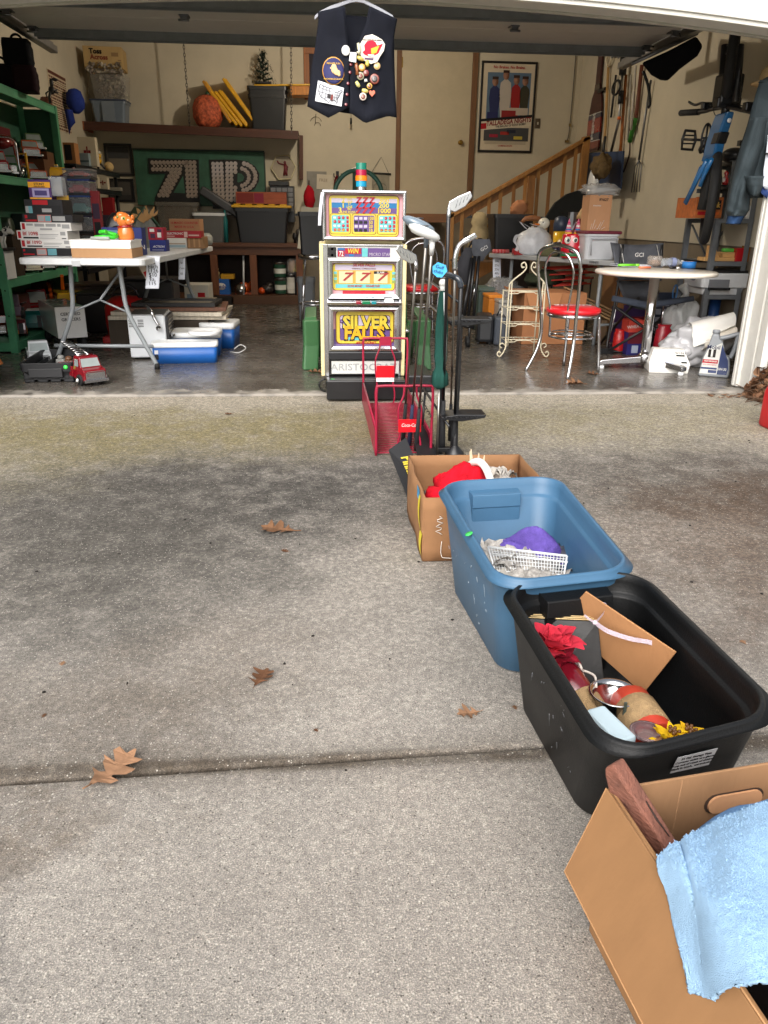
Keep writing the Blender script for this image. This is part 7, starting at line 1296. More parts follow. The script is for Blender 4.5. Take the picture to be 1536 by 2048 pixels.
for i in range(4): pt('plank',wood(176-8*i,142-8*i,96-5*i,stretch=(1,8,8)),t,lambda b:b.cbox((.0,.1,.3+.03*i),(.5,.12,.014),rot=(0,R(24),0)))
pt('prop',wood(120,96,70),t,lambda b:b.box(-.18,-.12,.0,.2,0,.34)); pt('prop',wood(120,96,70),t,lambda b:b.box(.12,.18,.0,.2,0,.2))
# white wire rack with scrolls
wx0,wy=P(1046,690,6.42).x,6.42; wk=thing('wire_shelf_rack','cream wire plant rack with curled feet and scrolled top','wire rack',(wx0,wy,0)); WC=paint(206,196,170,rough=.4)
h1=P(1046,525,wy).z; hw=.15
for s in (-1,1):
    pt('side_wire',WC,wk,lambda b:b.tube(spl([(s*hw,0,.1),(s*hw,0,h1*.7),(s*hw*.9,0,h1*.8),(s*hw*.3,0,h1*.9),(s*.02,0,h1*.95),(s*.035,0,h1*1.0),(s*.06,0,h1*.985),(s*.055,0,h1*.95),(s*.035,0,h1*.955)],5),.006,6)); pt('side_wire',WC,wk,lambda b:b.tube([(s*hw*.86,.0,.1),(s*hw*.86,0,h1*.8)],.005,6)); pt('rear_wire',WC,wk,lambda b:b.tube([(s*hw,.2,.0),(s*hw,.2,h1*.7)],.006,6))
    pt('foot_scroll',WC,wk,lambda b:b.tube(spl([(s*hw,0,.16),(s*(hw+.0),-.01,.09),(s*(hw+.02),-.01,.04),(s*(hw+.05),-.02,.01),(s*(hw+.07),-.02,.035),(s*(hw+.055),-.02,.055),(s*(hw+.04),-.02,.04)],5),.006,6)); pt('foot_scroll',WC,wk,lambda b:b.tube(spl([(s*hw,0,.1),(s*(hw+.03),0,.12),(s*(hw+.05),0,.1),(s*(hw+.03),0,.08)],4),.005,6))
for z in (.13,.26,.39,.52): pt('shelf_wire',WC,wk,lambda b:(b.tube([(-hw,0,z),(-hw*.5,0,z),(-hw*.4,0,z+.012),(hw*.4,0,z+.012),(hw*.5,0,z),(hw,0,z)],.004,5),b.tube([(-hw,0,z+.02),(hw,0,z+.02)],.004,5),b.tube([(-hw,.2,z+.01),(hw,.2,z+.01)],.004,5),[b.tube([(x,0,z+.01),(x,.2,z+.01)],.003,4) for x in np.linspace(-hw,hw,7)]))
# ---------------------------------------------------------------- bistro chairs
def bistro(name,lab,loc,rz,seatz=.465,grp='red seated chrome bistro chairs'):
    t=thing(name,lab,'chair',loc,rz,grp); ST=CHROME; sr_=.2
    pt('seat',mat((200,22,34),.32,var=.06,bump=.02,kind='red_vinyl',coat=.3),t,lambda b:b.lathe([(.0,seatz-.03),(sr_*.97,seatz-.028),(sr_*1.02,seatz-.012),(sr_*.99,seatz+.008),(sr_*.8,seatz+.022),(0,seatz+.028)],36)); pt('seat_ring',ST,t,lambda b:b.lathe([(sr_*.95,seatz-.055),(sr_*.98,seatz-.05),(sr_*.98,seatz-.031),(sr_*.9,seatz-.0305)],36))
    for s in (-1,1): pt('front_leg',ST,t,lambda b:b.tube(spl([(s*.14,-.13,seatz-.04),(s*.15,-.145,.25),(s*.165,-.16,0)],4),.0115,10))
    bk=[]
    pt('back_frame',ST,t,lambda b:b.tube(spl([(-.2,.26,0),(-.165,.19,.16),(-.155,.165,.3),(-.165,.18,seatz),(-.185,.205,seatz+.2),(-.19,.225,seatz+.33),(-.15,.24,seatz+.42),(0,.25,seatz+.455),(.15,.24,seatz+.42),(.19,.225,seatz+.33),(.185,.205,seatz+.2),(.165,.18,seatz),(.155,.165,.3),(.165,.19,.16),(.2,.26,0)],5),.0125,10))
    pt('inner_loop',ST,t,lambda b:b.tube(spl([(-.075,.165,.27),(-.08,.175,seatz),(-.12,.2,seatz+.2),(-.125,.215,seatz+.3),(-.08,.23,seatz+.385),(0,.237,seatz+.41),(.08,.23,seatz+.385),(.125,.215,seatz+.3),(.12,.2,seatz+.2),(.08,.175,seatz),(.075,.165,.27)],5),.008,8))
    pt('stretcher_ring',ST,t,lambda b:b.tube([(.165*cos(q),.165*sin(q)+.0,.265) for q in circ(40)],.008,8,cl=1)); pt('stretcher_ring',ST,t,lambda b:b.tube([(.15*cos(q),.15*sin(q),.29) for q in circ(40)],.006,6,cl=1))
    return t
# the near chair is turned so that its back faces left and toward the camera
cpos=G(1136,742,0); c1_=bistro('bistro_chair','chrome bistro chair with a red round seat and white soda script beside the round table',(1.90,5.80,0),R(90+35))
em=text('Coca-Cola',.05,WHG,c1_,0,0,0,M=T3(.02,-.0,.4935,0,0,R(-125)),bold=.02,shear=.25); bpos=P(815,545,7.6)
c2_=dup(c1_,(P(838,640,7.7).x,7.7,0),R(180),'second chrome bistro chair with red seat half hidden behind the game machine')
# ---------------------------------------------------------------- round table
rp=V((2.585,5.9,0)); rtb=thing('round_table','small round cream topped table on a chrome pedestal near the right jamb','table',rp); RT=.74
rr=.47
tl_,tr_=P(1197,539,5.9),P(1425,541,5.9); rr=(tr_.x-tl_.x)/2; rp=V(((tl_.x+tr_.x)/2,5.9,0)); rtb.location=rp; RT=P(1310,541,5.9).z
pt('top',mat((226,218,204),.35,var=.05,kind='laminate',coat=.3),rtb,lambda b:b.lathe([(0,RT-.03),(rr*.97,RT-.03),(rr,RT-.022),(rr,RT-.006),(rr*.98,RT),(0,RT)],56)); pt('column',CHROME,rtb,lambda b:b.tube([(0,0,.06),(0,0,RT-.03)],.036,20)); pt('collar',CHROME,rtb,lambda b:b.lathe([(.05,.05),(.05,.11),(.04,.12)],20))
for q in (R(-58),R(178),R(60)):
    dx,dy=cos(q),sin(q); pt('foot',steel(190,190,192,rough=.25),rtb,lambda b:b.loft([[V((dx*r-dy*w_,dy*r+dx*w_,z)) for w_,z in ((-.03,z0),(.03,z0),(.03,z1),(-.03,z1))] for r,z0,z1 in ((.02,.05,.1),(.34,.035,.07),(.36,.03,.06))],sm=False),bev=.004); pt('glide',WHITE,rtb,lambda b:b.lathe([(.022,0),(.022,.02),(.008,.0345)],12,M=T3(dx*.335,dy*.335,0)))
def onr(px,py): return G(px,py,RT)
def rit(name,lab,cat,px,py): return thing(name,lab,cat,onr(px,py))
t=rit('paper_sheets','loose white papers at the left of the round table','papers',1262,532); pt('sheet',paper(214,216,226),t,lambda b:(b.cbox((0,.0,.003),(.28,.2,.003),rot=(0,0,R(12))),b.cbox((.05,.05,.007),(.25,.18,.003),rot=(0,0,R(-8))),b.cbox((-.08,0.02,.012),(.1,.14,.002),rot=(0,R(5),R(30)))))
t=rit('highlighter','bright green marker pen lying on the round table papers','pen',1258,535); pt('barrel',plas(120,220,50),t,lambda b:b.tube([(-.09,.0,.018),(.06,.02,.018)],.009,10)); pt('cap',plas(150,236,70),t,lambda b:b.tube([(.06,.02,.018),(.09,.024,.018)],.0095,10))
t=rit('orange_marker','orange marker lying in the middle of the round table','pen',1290,537); pt('barrel',plas(226,124,84),t,lambda b:b.tube([(-.05,0,.008),(.05,.015,.008)],.008,10)); t=rit('black_marker','black marker lying before the water bottle','pen',1348,538); pt('barrel',BLACKP,t,lambda b:b.tube([(-.035,0,.008),(.02,.01,.008)],.007,8)); pt('cap',WHITE,t,lambda b:b.tube([(.02,.01,.008),(.05,.015,.008)],.008,8))
t=rit('glass_tumbler','squat smoky glass jar on the round table','jar',1308,533); pt('glass',clear(190,180,170,a=.4),t,lambda b:b.lathe([(.045,0),(.06,.02),(.062,.07),(.05,.085)],20)); pt('contents',mat((150,120,100),.8,var=.4,scale=40,kind='sweets'),t,lambda b:b.ball((0,0,.028),(.05,.05,.026),nz=.2))
t=rit('water_bottle','empty crinkled clear water bottle lying on the round table','bottle',1343,534); pt('bottle',clear(214,220,226,a=.34),t,lambda b:b.lathe([(.0,0),(.032,.005),(.035,.02)]+[(.035-.004*(i%2),.02+.014*i) for i in range(8)]+[(.03,.15),(.013,.185),(.013,.2)],18,M=T3(-.09,.02,.036,0,PI/2,R(8)))); pt('label',paper(150,160,196),t,lambda b:b.lathe([(.0358,.09),(.0358,.13)],18,c0=False,c1=False,M=T3(-.09,.02,.036,0,PI/2,R(8)))); pt('cap',WHITE,t,lambda b:b.lathe([(.015,.19),(.015,.21),(0,.21)],14,M=T3(-.09,.02,.036,0,PI/2,R(8))))
t=rit('tape_roll','roll of bright blue painters tape on the round table','tape roll',1377,536); pt('roll',mat((40,120,196),.55,var=.06,bump=.02,kind='blue_tape'),t,lambda b:b.lathe([(.038,0),(.054,.0),(.054,.05),(.038,.05)],30,c0=False,c1=False)); pt('core',card(170,130,90),t,lambda b:b.lathe([(.0375,.0),(.034,0),(.034,.05),(.0375,.05)],24,c0=False,c1=False))
# ---------------------------------------------------------------- grey camp chair behind the round table
YC2=6.75; cx0=P(1275,560,YC2).x; cc=thing('camp_chair','open grey canvas camp chair with a white logo behind the round table','camp chair',(cx0,YC2,0)); z_=lambda py:P(1275,py,YC2).z; x_=lambda px,py:P(px,py,YC2).x-cx0
pt('back_cloth',GREYC,cc,lambda b:b.sheet(12,8,lambda u,v:((x_(1228,600)*(1-v)+x_(1229,485)*v)*(1-u)+(x_(1312,600)*(1-v)+x_(1337,487)*v)*u,.06*sin(PI*u)-.06+.16*v,z_(560)+(z_(486)-z_(560))*v-.02*sin(PI*u)*v)),solid=.006); pt('lower_cloth',cloth(74,76,82),cc,lambda b:b.sheet(8,6,lambda u,v:(x_(1230,600)*(1-u)+x_(1300,600)*u,.02-.3*v+.0,z_(560)-.01-(z_(560)-.44)*v-.04*sin(PI*u)*v)),solid=.006)
for px in (1243,1316): pt('stitching',WH,cc,lambda b:b.tube([(x_(px,525),-.0-.05*.0-.052+.0,z_(525)),(x_(px+5,492),.08,z_(490))],.003,4))
text('GCI',.035,WH,cc,x_(1279,508),-.0,z_(510),bold=.01)
for s,(px0,px1) in ((-1,(1240,1210)),(1,(1318,1290))):
    pt('frame_tube',BLACKM,cc,lambda b:b.tube(spl([(x_(px0,560),.03,z_(490)),(x_(px0-8,600),.0,z_(580)),(x_(px1,690),-.05,.06),(x_(px1+6,705),-.1,.015),(x_(px1+60,708),-.12,.015)],4),.0125,8)); pt('frame_tube',BLACKM,cc,lambda b:b.tube([(x_(px0,560),-.45,.5),(x_(px0,600),.35,.02)],.0125,8)); pt('arm_pad',plas(92,98,110,rough=.7),cc,lambda b:b.tube([(s*.3,-.42,.66),(s*.3,-.1,.7)],.022,10)); pt('chrome_rod',CHROME,cc,lambda b:b.tube([(x_(px0-1,575),-.02,z_(580)),(x_(px1+2,680),-.07,.08)],.005,6))
pt('cross_tube',BLACKM,cc,lambda b:(b.tube([(-.3,-.3,.05),(.3,-.3,.42)],.012,8),b.tube([(.3,-.32,.05),(-.3,-.32,.42)],.012,8)))
pt('seat_edge',cloth(84,92,108),cc,lambda b:b.tube([(-.38,-.46,.5),(-.1,-.5,.45),(.3,-.46,.5)],[.022,.03,.022],8)); pt('foot_block',BLACKP,cc,lambda b:b.box(-.34,-.2,-.16,-.1,0,.05),bev=.004)
# boxes and bags under it
def floorbox(name,lab,cat,x0,y0,x1,y1,Y,d,m,**k):
    loc,w,h=fit(x0,y0,x1,y1,Y=Y); h+=loc.z-k.get('z',0); loc.z=k.pop('z',0); return carton(name,lab,cat,(w,h),d,m,loc=loc,**k),loc,w,h
_,l1,w1,h1=floorbox('cereal_box','navy and maroon cereal box with a helmet badge under the camp chair','box',1252,665,1284,708,6.55,.2,paper(40,40,110),rects=[(.0,.5,1,1,0),(.3,.08,.7,.42,1)],rm=[paper(104,24,40),paper(170,180,200)])
t,_,_,_=floorbox('cereal_box','orange red box lettered WHEATIES on the navy cereal box','box',1256,641,1288,665,6.55,.16,paper(206,70,56),z=h1,texts=(('WHEATIES',.5,.5,.26,WH,{'ry':R(-6)}),))
for (x0,y0,x1,y1,yy,c,lab) in ((1228,660,1254,706,6.62,(190,34,34),'shiny red snack bag beside the navy cereal box'),(1312,650,1345,700,6.2,(150,26,40),'dark red bag behind the slanted white box')):
    loc,w,h=fit(x0,y0,x1,y1,Y=yy); h+=loc.z; loc.z=0; t=thing('snack_bag',lab,'bag',loc); pt('film',mat(c,.25,var=.2,bump=.3,bs=20,kind='foil_bag'),t,lambda b:b.loft([[(w*.5*k*cos(q)*(1+.2*nz3(V((cos(q)*3,sin(q)*3,z*5+x0)))),.06+.05*k*sin(q),z*h) for q in circ(20)] for z,k in ((0,.9),(.1,1),(.5,.95),(.85,.9),(.9,.7),(1,.85))]))
p=G(1316,690,0); p=V((P(1317,690,6.35).x,6.35,0)); t=thing('screwdriver','long screwdriver with an orange and black handle standing under the camp chair','screwdriver',p); pt('handle',BLACKP,t,lambda b:b.lathe([(.03,0),(.034,.03),(.03,.2),(.036,.22)],14)); pt('collar',gloss(206,110,30),t,lambda b:b.lathe([(.037,.2205),(.036,.24),(.02,.26)],14)); pt('shaft',CHROME,t,lambda b:b.tube([(0,0,.26),(0,0,.46)],.008,8)); text('WERNER',.03,WH,t,0,-.0345,.11,rz=0,ry=R(90))
_,lq,_,_=floorbox('brown_carton','brown carton tilted under the camp chair seat','carton',1245,560,1300,615,7.1,.3,card(150,104,66),z=.33); _,_,_,_=floorbox('game_carton','purple game box stack supporting the brown carton','box',1240,610,1310,690,7.08,.32,paper(66,44,90),rects=[(.05,.6,.95,.72,0),(.05,.35,.95,.5,1)],rm=[paper(120,30,40),paper(50,60,110)])
bpx.append(0)
floorbox('flattened_carton','large kraft carton at the back under the right table','carton',1225,540,1250,640,7.9,.4,card(156,116,80)); 
t=thing('wire_basket','black wire basket on the floor under the round table','wire basket',(P(1352,640,6.5).x,6.5,0)); pt('mesh',BLACKM,t,lambda b:([b.tube([(x,y0,0),(x*1.15,y0*1.15,.26)],.003,4) for x in np.linspace(-.2,.2,9) for y0 in (-.12,.12)],[b.tube([(-.2*(1+.15*z/.26),-.12*(1+.15*z/.26),z),(.2*(1+.15*z/.26),-.12*(1+.15*z/.26),z),(.2*(1+.15*z/.26),.12*(1+.15*z/.26),z),(-.2*(1+.15*z/.26),.12*(1+.15*z/.26),z)],.003 if z<.25 else .007,4,cl=1) for z in (.004,.09,.17,.26)])); pt('grip',RUB,t,lambda b:b.tube([(.2,-.14,.26),(.27,-.1,.255)],.016,8))
t=thing('keyboard','dark keyboard with pale keys standing on end behind the black basket','keyboard',(P(1320,610,7.0).x,7.0,.001)); hk=P(1320,585,7.0).z; pt('case',plas(40,46,60),t,lambda b:b.box(-.12,.2,0,.03,0,hk),bev=.004); [pt('key',plas(150,150,160),t,lambda b:b.box(-.1+.07*i,-.055+.07*i,-.006,-.0005,hk*(.3+.15*j),hk*(.4+.15*j))) for i in range(4) for j in range(4)]
# white sacks, paper roll, slanted box, oil jug
WB=mat((184,184,187),.35,var=.1,scale=10,bump=.4,bs=18,kind='white_film',alpha=.93)
def sack(lab,c,r,seed,name='plastic_bag',m=WB,nzz=.3,knot=True):
    t=thing(name,lab,'plastic bag',(c[0],c[1],0))
    def f(b):
        b.ball((0,0,r[2]*.92),r,60,40,nz=nzz,seed=seed,fr=2.,cr=.22); b.v=[(x,y,max(.002,z)) for x,y,z in b.v]
        if knot: b.tube([(0,0,r[2]*1.75),(.02,0,r[2]*2.05),(-.02,0,r[2]*2.3)],[.05,.025,.04],10)
    pt('film',m,t,f); return t
a=P(1378,640,6.4); sack('tied clear grey bag hanging full under the printer shelf',(P(1363,620,6.35).x,6.35),(.15,.13,.26),3,m=mat((190,192,192),.3,var=.2,bump=.35,bs=16,kind='clear_film',alpha=.7)); sack('white plastic sack behind the slanted white box',(P(1365,705,6.0).x,6.02),(.19,.14,.13),5,knot=False); sack('crumpled white sack under the paper rolls',(P(1405,690,5.95).x,6.02),(.24,.17,.2),8,knot=False)
t=thing('tied_strap','blue cord loop sticking out of the clear grey bag','cord loop',V((P(1350,585,6.3).x,6.3,P(1350,600,6.3).z))); pt('rope',plas(50,110,170),t,lambda b:b.tube([(.018*cos(q),0,.06+.06*sin(q)) for q in np.linspace(-PI/2,1.5*PI,16)],.006,6))
ra_,rb2_=P(1376,668,5.95),P(1462,647,5.9); pr=thing('paper_roll','thick loose white paper roll lying on the sacks beside the oil jug','paper roll',ra_); dd=rb2_-ra_; pt('roll',paper(222,220,214),pr,lambda b:b.loft([[dd*f+V((0,(.028+.0045*a)*cos(a),(.028+.0045*a)*sin(a)*1.05+.02)) for a in np.linspace(0,9.6,40)]+[dd*f+V((.0,-.075-.05*k,-.01-.07*k+.01*sin(6*k+f*4))) for k in (0,.3,.6,1)] for f in np.linspace(0,1,7)],cl=0,c0=False,c1=False)) ; pt('inner_core',card(150,120,90),pr,lambda b:b.tube([dd*.995,dd*1.08],.03,16,caps=False))
t=thing('paper_roll','narrower cream paper roll with an open end lying under the thick roll','paper roll',P(1405,690,5.85)); r3=P(1470,662,5.8)-P(1405,690,5.85); pt('roll',paper(208,200,186),t,lambda b:b.loft([[r3*f+V((0,(.03+.002*a)*cos(a),(.03+.002*a)*sin(a))) for a in np.linspace(0,8,36)] for f in (0,.5,1)],cl=0,c0=False,c1=False))
# slanted white label box
l=G(1298,745,0); w_=G(1375,748,0)-l; wl=w_.length; sbx=thing('slanted_box','white box with a slanted label face at the foot of the round table','box',l,math.atan2(w_.y,w_.x)); hh=P(1335,701,l.y).z
pt('box',mat((214,212,206),.5,var=.03,kind='white_card'),sbx,lambda b:b.prism([(0,0),(wl,0),(wl*1.02,hh*.35),(wl*.92,hh*.95),(wl*.08,hh*.95),(-.02,hh*.35)],.06,.26) if False else b.loft([[(0,0,0),(wl,0,0),(wl,.25,0),(0,.25,0)],[(-.01,-.005,hh*.42),(wl+.01,-.005,hh*.42),(wl+.01,.25,hh*.42),(-.01,.25,hh*.42)],[(.03,.1,hh),(wl-.03,.1,hh),(wl-.03,.2,hh),(.03,.2,hh)]],sm=False),bev=.003)
sl_n=V((0,.105,hh*.58)).normalized(); sm_=T3(0,-.005,hh*.42)@Matrix.Rotation(math.atan2(hh*.58,.105),4,'X')
pt('label',paper(196,204,220),sbx,lambda b:[b.box(.05,wl*.62,.012+.022*i,.024+.022*i,.0008,.0016,M=sm_) for i in range(4)]); pt('label',INK,sbx,lambda b:(b.box(wl*.68,wl*.9,.075,.09,.0008,.0016,M=sm_),b.box(wl*.8,wl*.95,.01,.025,.0008,.0016,M=sm_))); text('W1051',.02,INK,sbx,0,0,0,M=sm_@T3(wl*.8,.105,.001),bold=.01)
# motor oil jug
jl=G(1396,752,0); jr=G(1456,757,0); jw=(jr-jl); ja=math.atan2(jw.y,jw.x); jW=jw.length; jh=P(1425,660,jl.y).z; jug=thing('motor_oil_jug','silver oil jug with a white and blue label lettered Mobil 1','oil jug',jl,ja); JS=mat((132,136,140),.34,.0,var=.05,bump=.01,kind='silver_plastic')
jd=.11; W=jW; H=jh
pt('body',JS,jug,lambda b:b.prism([(0,0),(W,0),(W*1.02,H*.12),(W*.99,H*.3),(W*.93,H*.45),(W*.8,H*.47),(W*.64,H*.76),(W*.54,H*.82),(W*.48,H*.93),(W*.26,H*.93),(W*.16,H*.62),(W*.06,H*.4),(-.0,H*.08)],0,jd),bev=.014,seg=4)
pt('handle',JS,jug,lambda b:b.tube(spl([(W*.5,jd*.5,H*.82),(W*.75,jd*.5,H*.86),(W*1.06,jd*.5,H*.93),(W*1.1,jd*.5,H*.88),(W*1.05,jd*.5,H*.6),(W*.96,jd*.5,H*.42)],5),.017,10),); pt('cap',plas(140,144,148),jug,lambda b:b.lathe([(W*.13,H*.93),(W*.13,H*.99),(W*.11,H)],20,M=T3(W*.37,jd*.5,0)))
def jp(name,m,pts,y): return pt(name,m,jug,lambda b:b.prism([(W*x,H*z) for x,z in pts],y,y+.0008))
jp('label',WHG,[(.03,.07),(.93,.07),(.95,.2),(.9,.38),(.74,.58),(.62,.75),(.2,.6),(.1,.42)],-.0015); jp('label_blue',GL(34,54,104),[(.6,.07),(.93,.07),(.95,.2),(.9,.38),(.74,.58),(.63,.72)],-.0025); jp('label_red',GL(190,26,44),[(.065,.3),(.58,.3),(.58,.38),(.085,.38)],-.0027); jp('label_blue',GL(40,60,110),[(.04,.17),(.58,.17),(.58,.21),(.045,.21)],-.0027); jp('label_blue',GL(40,60,110),[(.3,.09),(.58,.09),(.58,.155),(.3,.155)],-.0027); jp('numeral_block',BKG,[(.22,.43),(.47,.43),(.47,.6),(.22,.6)],-.0027)
text('Mobil',.03,GL(40,44,80),jug,W*.37,-.003,H*.645,bold=.015); text('1',.052,WHG,jug,W*.345,-.004,H*.515,bold=.05); text('HIGH MILEAGE',.011,WHG,jug,W*.33,-.0042,H*.345,bold=.03,sx=.9); text('5W-30',.02,WHG,jug,W*.75,-.0038,H*.185,bold=.02,sx=.8); text('FULL SYNTHETIC',.009,REDINK,jug,W*.33,-.003,H*.265)
# ---------------------------------------------------------------- steel shelving by the right wall
YM=6.35; mx0=P(1408,600,YM).x; ms=thing('steel_shelf_unit','grey slotted steel shelf unit against the right wall by the jamb','shelf unit',(mx0,YM,0)); MG=paint(98,102,106,rough=.45); MW=RWX-mx0-.01; zt=P(1440,318,YM).z
zz_=[zt]+[P(1440,py,YM).z for py in (372,437,520,588)]
SHZ=[P(1430,320,YM).z,P(1430,372,YM).z,P(1430,437,YM).z,P(1430,523,YM).z,P(1430,590,YM).z,.12]
for i,z in enumerate(SHZ):
    x0=.06 if i<2 else -.0; pt('shelf_board',MG,ms,lambda b:(b.box(x0,MW,0,.55,z-.004,z),b.box(x0,MW,-.002,.001,z-.035,z-.0042),b.box(x0,MW,.549,.552,z-.035,z-.0042)),bev=.001)
for x in (.0,MW-.04):
    for y in (0.003,.51): 
        hh_=SHZ[0] if x>0 else SHZ[2]; pt('post',MG,ms,lambda b:(b.box(x,x+.04,y,y+.003,0,hh_),b.box(x+(.037 if x else 0),x+(.04 if x else .003),y+.0031,y+.04,0,hh_)))
pt('post',MG,ms,lambda b:b.box(.06,.1,-.0,.003,SHZ[2],SHZ[0]))
pt('brace',MG,ms,lambda b:[b.tube([(a,.5,z0),(c,.5,z1)],.01,4) for a,c,z0,z1 in ((.04,.22,SHZ[2]-.05,SHZ[3]),(.36,.18,SHZ[2]-.05,SHZ[3]),(.04,.2,SHZ[3]-.05,SHZ[4]),(.36,.2,SHZ[3]-.05,SHZ[4]))])
# Items
def onm(i,x0,y0,x1,y1,dy): 
    loc,w,h=fit(x0,y0,x1,y1,Y=YM+dy); h+=loc.z-SHZ[i]; loc.z=SHZ[i]; return loc,w,max(.03,h)
loc,w,h=onm(2,1388,394,1442,436,.02); hv=thing('wooden_crate','varnished orange wooden crate with a black lettered end on the steel shelf','crate',loc,R(0)); CW=wood(176,96,44,stretch=(1,8,8))
pt('end_board',CW,hv,lambda b:b.box(-w/2,w/2,0,.02,.002,h),bev=.003); pt('back_end_board',CW,hv,lambda b:b.box(-w/2,w/2,.33,.35,.002,h)); 
for s in (-1,1): pt('side_board',CW,hv,lambda b:b.box(s*w/2-.012*(s>0),s*w/2+.012*(s<0),.0205,.3295,.002,h*.96))
pt('bottom_board',CW,hv,lambda b:b.box(-w/2+.013,w/2-.013,.021,.329,.002,.014)); pt('name_panel',INK,hv,lambda b:b.box(-w*.38,w*.42,-.003,-.0005,h*.42,h*.86)); text('Hav-Pak',h*.26,paper(196,160,80),hv,w*.02,-.0045,h*.63,bold=.04,shear=.15,sx=.85); pt('stripe',REDINK,hv,lambda b:b.box(-w*.4,w*.1,-.003,-.0005,h*.16,h*.32)); pt('stripe',paper(214,110,50),hv,lambda b:b.box(w*.1005,w*.38,-.003,-.0005,h*.18,h*.3))
loc,w,h=onm(2,1496,412,1524,436,.03); carton('red_white_box','red and white carton at the right end of the crate shelf','box',(w,h),.2,paper(206,204,200),loc=loc,rects=[(.4,0,.65,1,0),(.75,.3,.95,.8,0)],rm=[REDINK])
loc,w,h=onm(3,1408,488,1476,516,.05); t=thing('toy_train','pale wooden toy vehicle and blocks on the steel shelf below the crate','wooden toy',loc); WT=wood(206,160,100,stretch=(1,8,8)); pt('base',WT,t,lambda b:b.box(-w*.5,w*.5,0,.12,.0,.03),bev=.004); pt('ramp',WT,t,lambda b:b.prism([(-w*.3,.031),(w*.0,.031),(-w*.2,.12),(-w*.3,.12)],.02,.1),bev=.004); pt('block',WT,t,lambda b:b.box(w*.05,w*.45,.01,.1,.0305,.07),bev=.004); pt('green_block',plas(90,180,70),t,lambda b:b.box(w*.1,w*.4,.02,.08,.0705,.1),bev=.01)
loc,w,h=onm(3,1472,496,1488,514,.03); carton('small_tin','small red printed tin beside the wooden toy','tin',(w,h),.08,gloss(180,26,34),loc=loc); loc,w,h=onm(3,1490,492,1506,514,.03); carton('small_tin','small brown printed tin right of the red tin','tin',(w,h),.08,gloss(150,96,50),loc=loc)
loc,w,h=onm(4,1404,540,1500,583,-.03); pr=thing('printer','white desktop printer with a black lid on the steel shelf','printer',loc); ppw=w
pt('body',plas(206,208,210),pr,lambda b:b.loft([[(x,y+.2,z) for x,y,_ in rrect(ppw*k,.36*k,.03,0,3)] for z,k in ((0,.82),(h*.25,.88),(h*.3,.98),(h*.8,1),(h*.86,.97))],sm=False),bev=.004); pt('lid',BLACKP,pr,lambda b:b.box(-ppw*.48,ppw*.48,.03,.38,h*.8605,h*.98),bev=.01); pt('paper_slot',BLACKP,pr,lambda b:b.box(-ppw*.35,ppw*.08,.0,.03,h*.2,h*.3)); pt('tray_recess',plas(110,112,116),pr,lambda b:b.box(-ppw*.36,ppw*.05,.006,.024,h*.3,h*.62))
text('Canon',.012,INK,pr,-ppw*.28,-.004,h*.78)
loc,w,h=onm(0,1446,304,1486,318,.1); t=thing('black_helmet','black cap lying on the top board of the steel shelf','cap hat',loc); pt('shell',BLACKP,t,lambda b:b.ball((0,.0,.04),(w*.55,.11,.06))); t=thing('tripod_head','black tripod head standing on the top board of the steel shelf','tripod',V((P(1482,316,YM+.2).x,YM+.2,SHZ[0]))); pt('post',BLACKM,t,lambda b:(b.tube([(0,0,0),(0,0,.12)],.016,8),b.cbox((0,0,.14),(.08,.05,.04))))
loc,w,h=onm(1,1446,355,1460,371,.05); t=thing('red_figurine','small red and white figurine on the second steel shelf','figurine',loc); pt('base',BLACKM,t,lambda b:b.box(-.05,.05,0,.06,0,.012)); pt('body',gloss(180,40,40),t,lambda b:b.lathe([(.02,.012),(.026,.04),(.012,.08),(.02,.1),(.0,.12)],12,M=T3(0,.03,0))); pt('arm',gloss(220,214,206),t,lambda b:b.ball((-.02,.02,.05),(.015,.012,.02)))
loc=P(1436,634,YM+.25); t=thing('blue_jack','blue painted metal post under the printer shelf','jack',V((P(1428,620,YM+.2).x,YM+.2,0))); pt('post',paint(30,66,120),t,lambda b:b.tube([(0,0,0),(0,0,SHZ[4]-.04)],.045,14)); pt('base',BLACKM,t,lambda b:b.box(-.1,.1,-.1,.1,0,.03),bev=.004)
# ---------------------------------------------------------------- tools on the right wall
WX=RWX-.04
def wq(px,py,x=WX): return PX(px,py,x)
def shaft(name,lab,cat,pts,r,m,x=WX,extra=None):
    q=[wq(a,b_,x) for a,b_ in pts]; t=thing(name,lab,cat,q[-1]); pt('shaft',m,t,lambda b:b.tube([p-q[-1] for p in q],r,8)); return t,[p-q[-1] for p in q]
hr=thing('tool_rail','dark tool hanger rail holding long garden tools on the right wall','tool rail',wq(1236,108)); 
r0=wq(1225,112); r1=wq(1282,92); pt('rail',BLACKM,hr,lambda b:b.tube([r0-wq(1236,108)+V((.03,0,.0)),r1-wq(1236,108)+V((.03,0,0))],.02,8)); 
for px in (1232,1245,1257,1270): pt('hook',DSTEEL,hr,lambda b:b.tube([wq(px,108)-wq(1236,108)+V((.02,0,.04)),wq(px,112)-wq(1236,108)+V((-.05,0,-.02))],.012,6))
WOODH=wood(190,150,96,stretch=(6,6,1)); ORH=wood(176,104,48,stretch=(6,6,1))
t,q=shaft('shovel','pale wooden shovel with a D handle hanging on the right wall','shovel',((1217,130),(1211,250),(1207,310)),.017,WOODH); pt('grip',plas(206,196,170),t,lambda b:b.tube([q[0]+v for v in (V((0,0,-.03)),V((.0,.1,.06)),V((0,.1,.14)),V((0,-.1,.14)),V((0,-.1,.06)),V((0,0,-.03)))],.015,8)); pt('blade_socket',DSTEEL,t,lambda b:b.tube([q[2]+V((0,0,.06)),q[2]],[.02,.03],8))
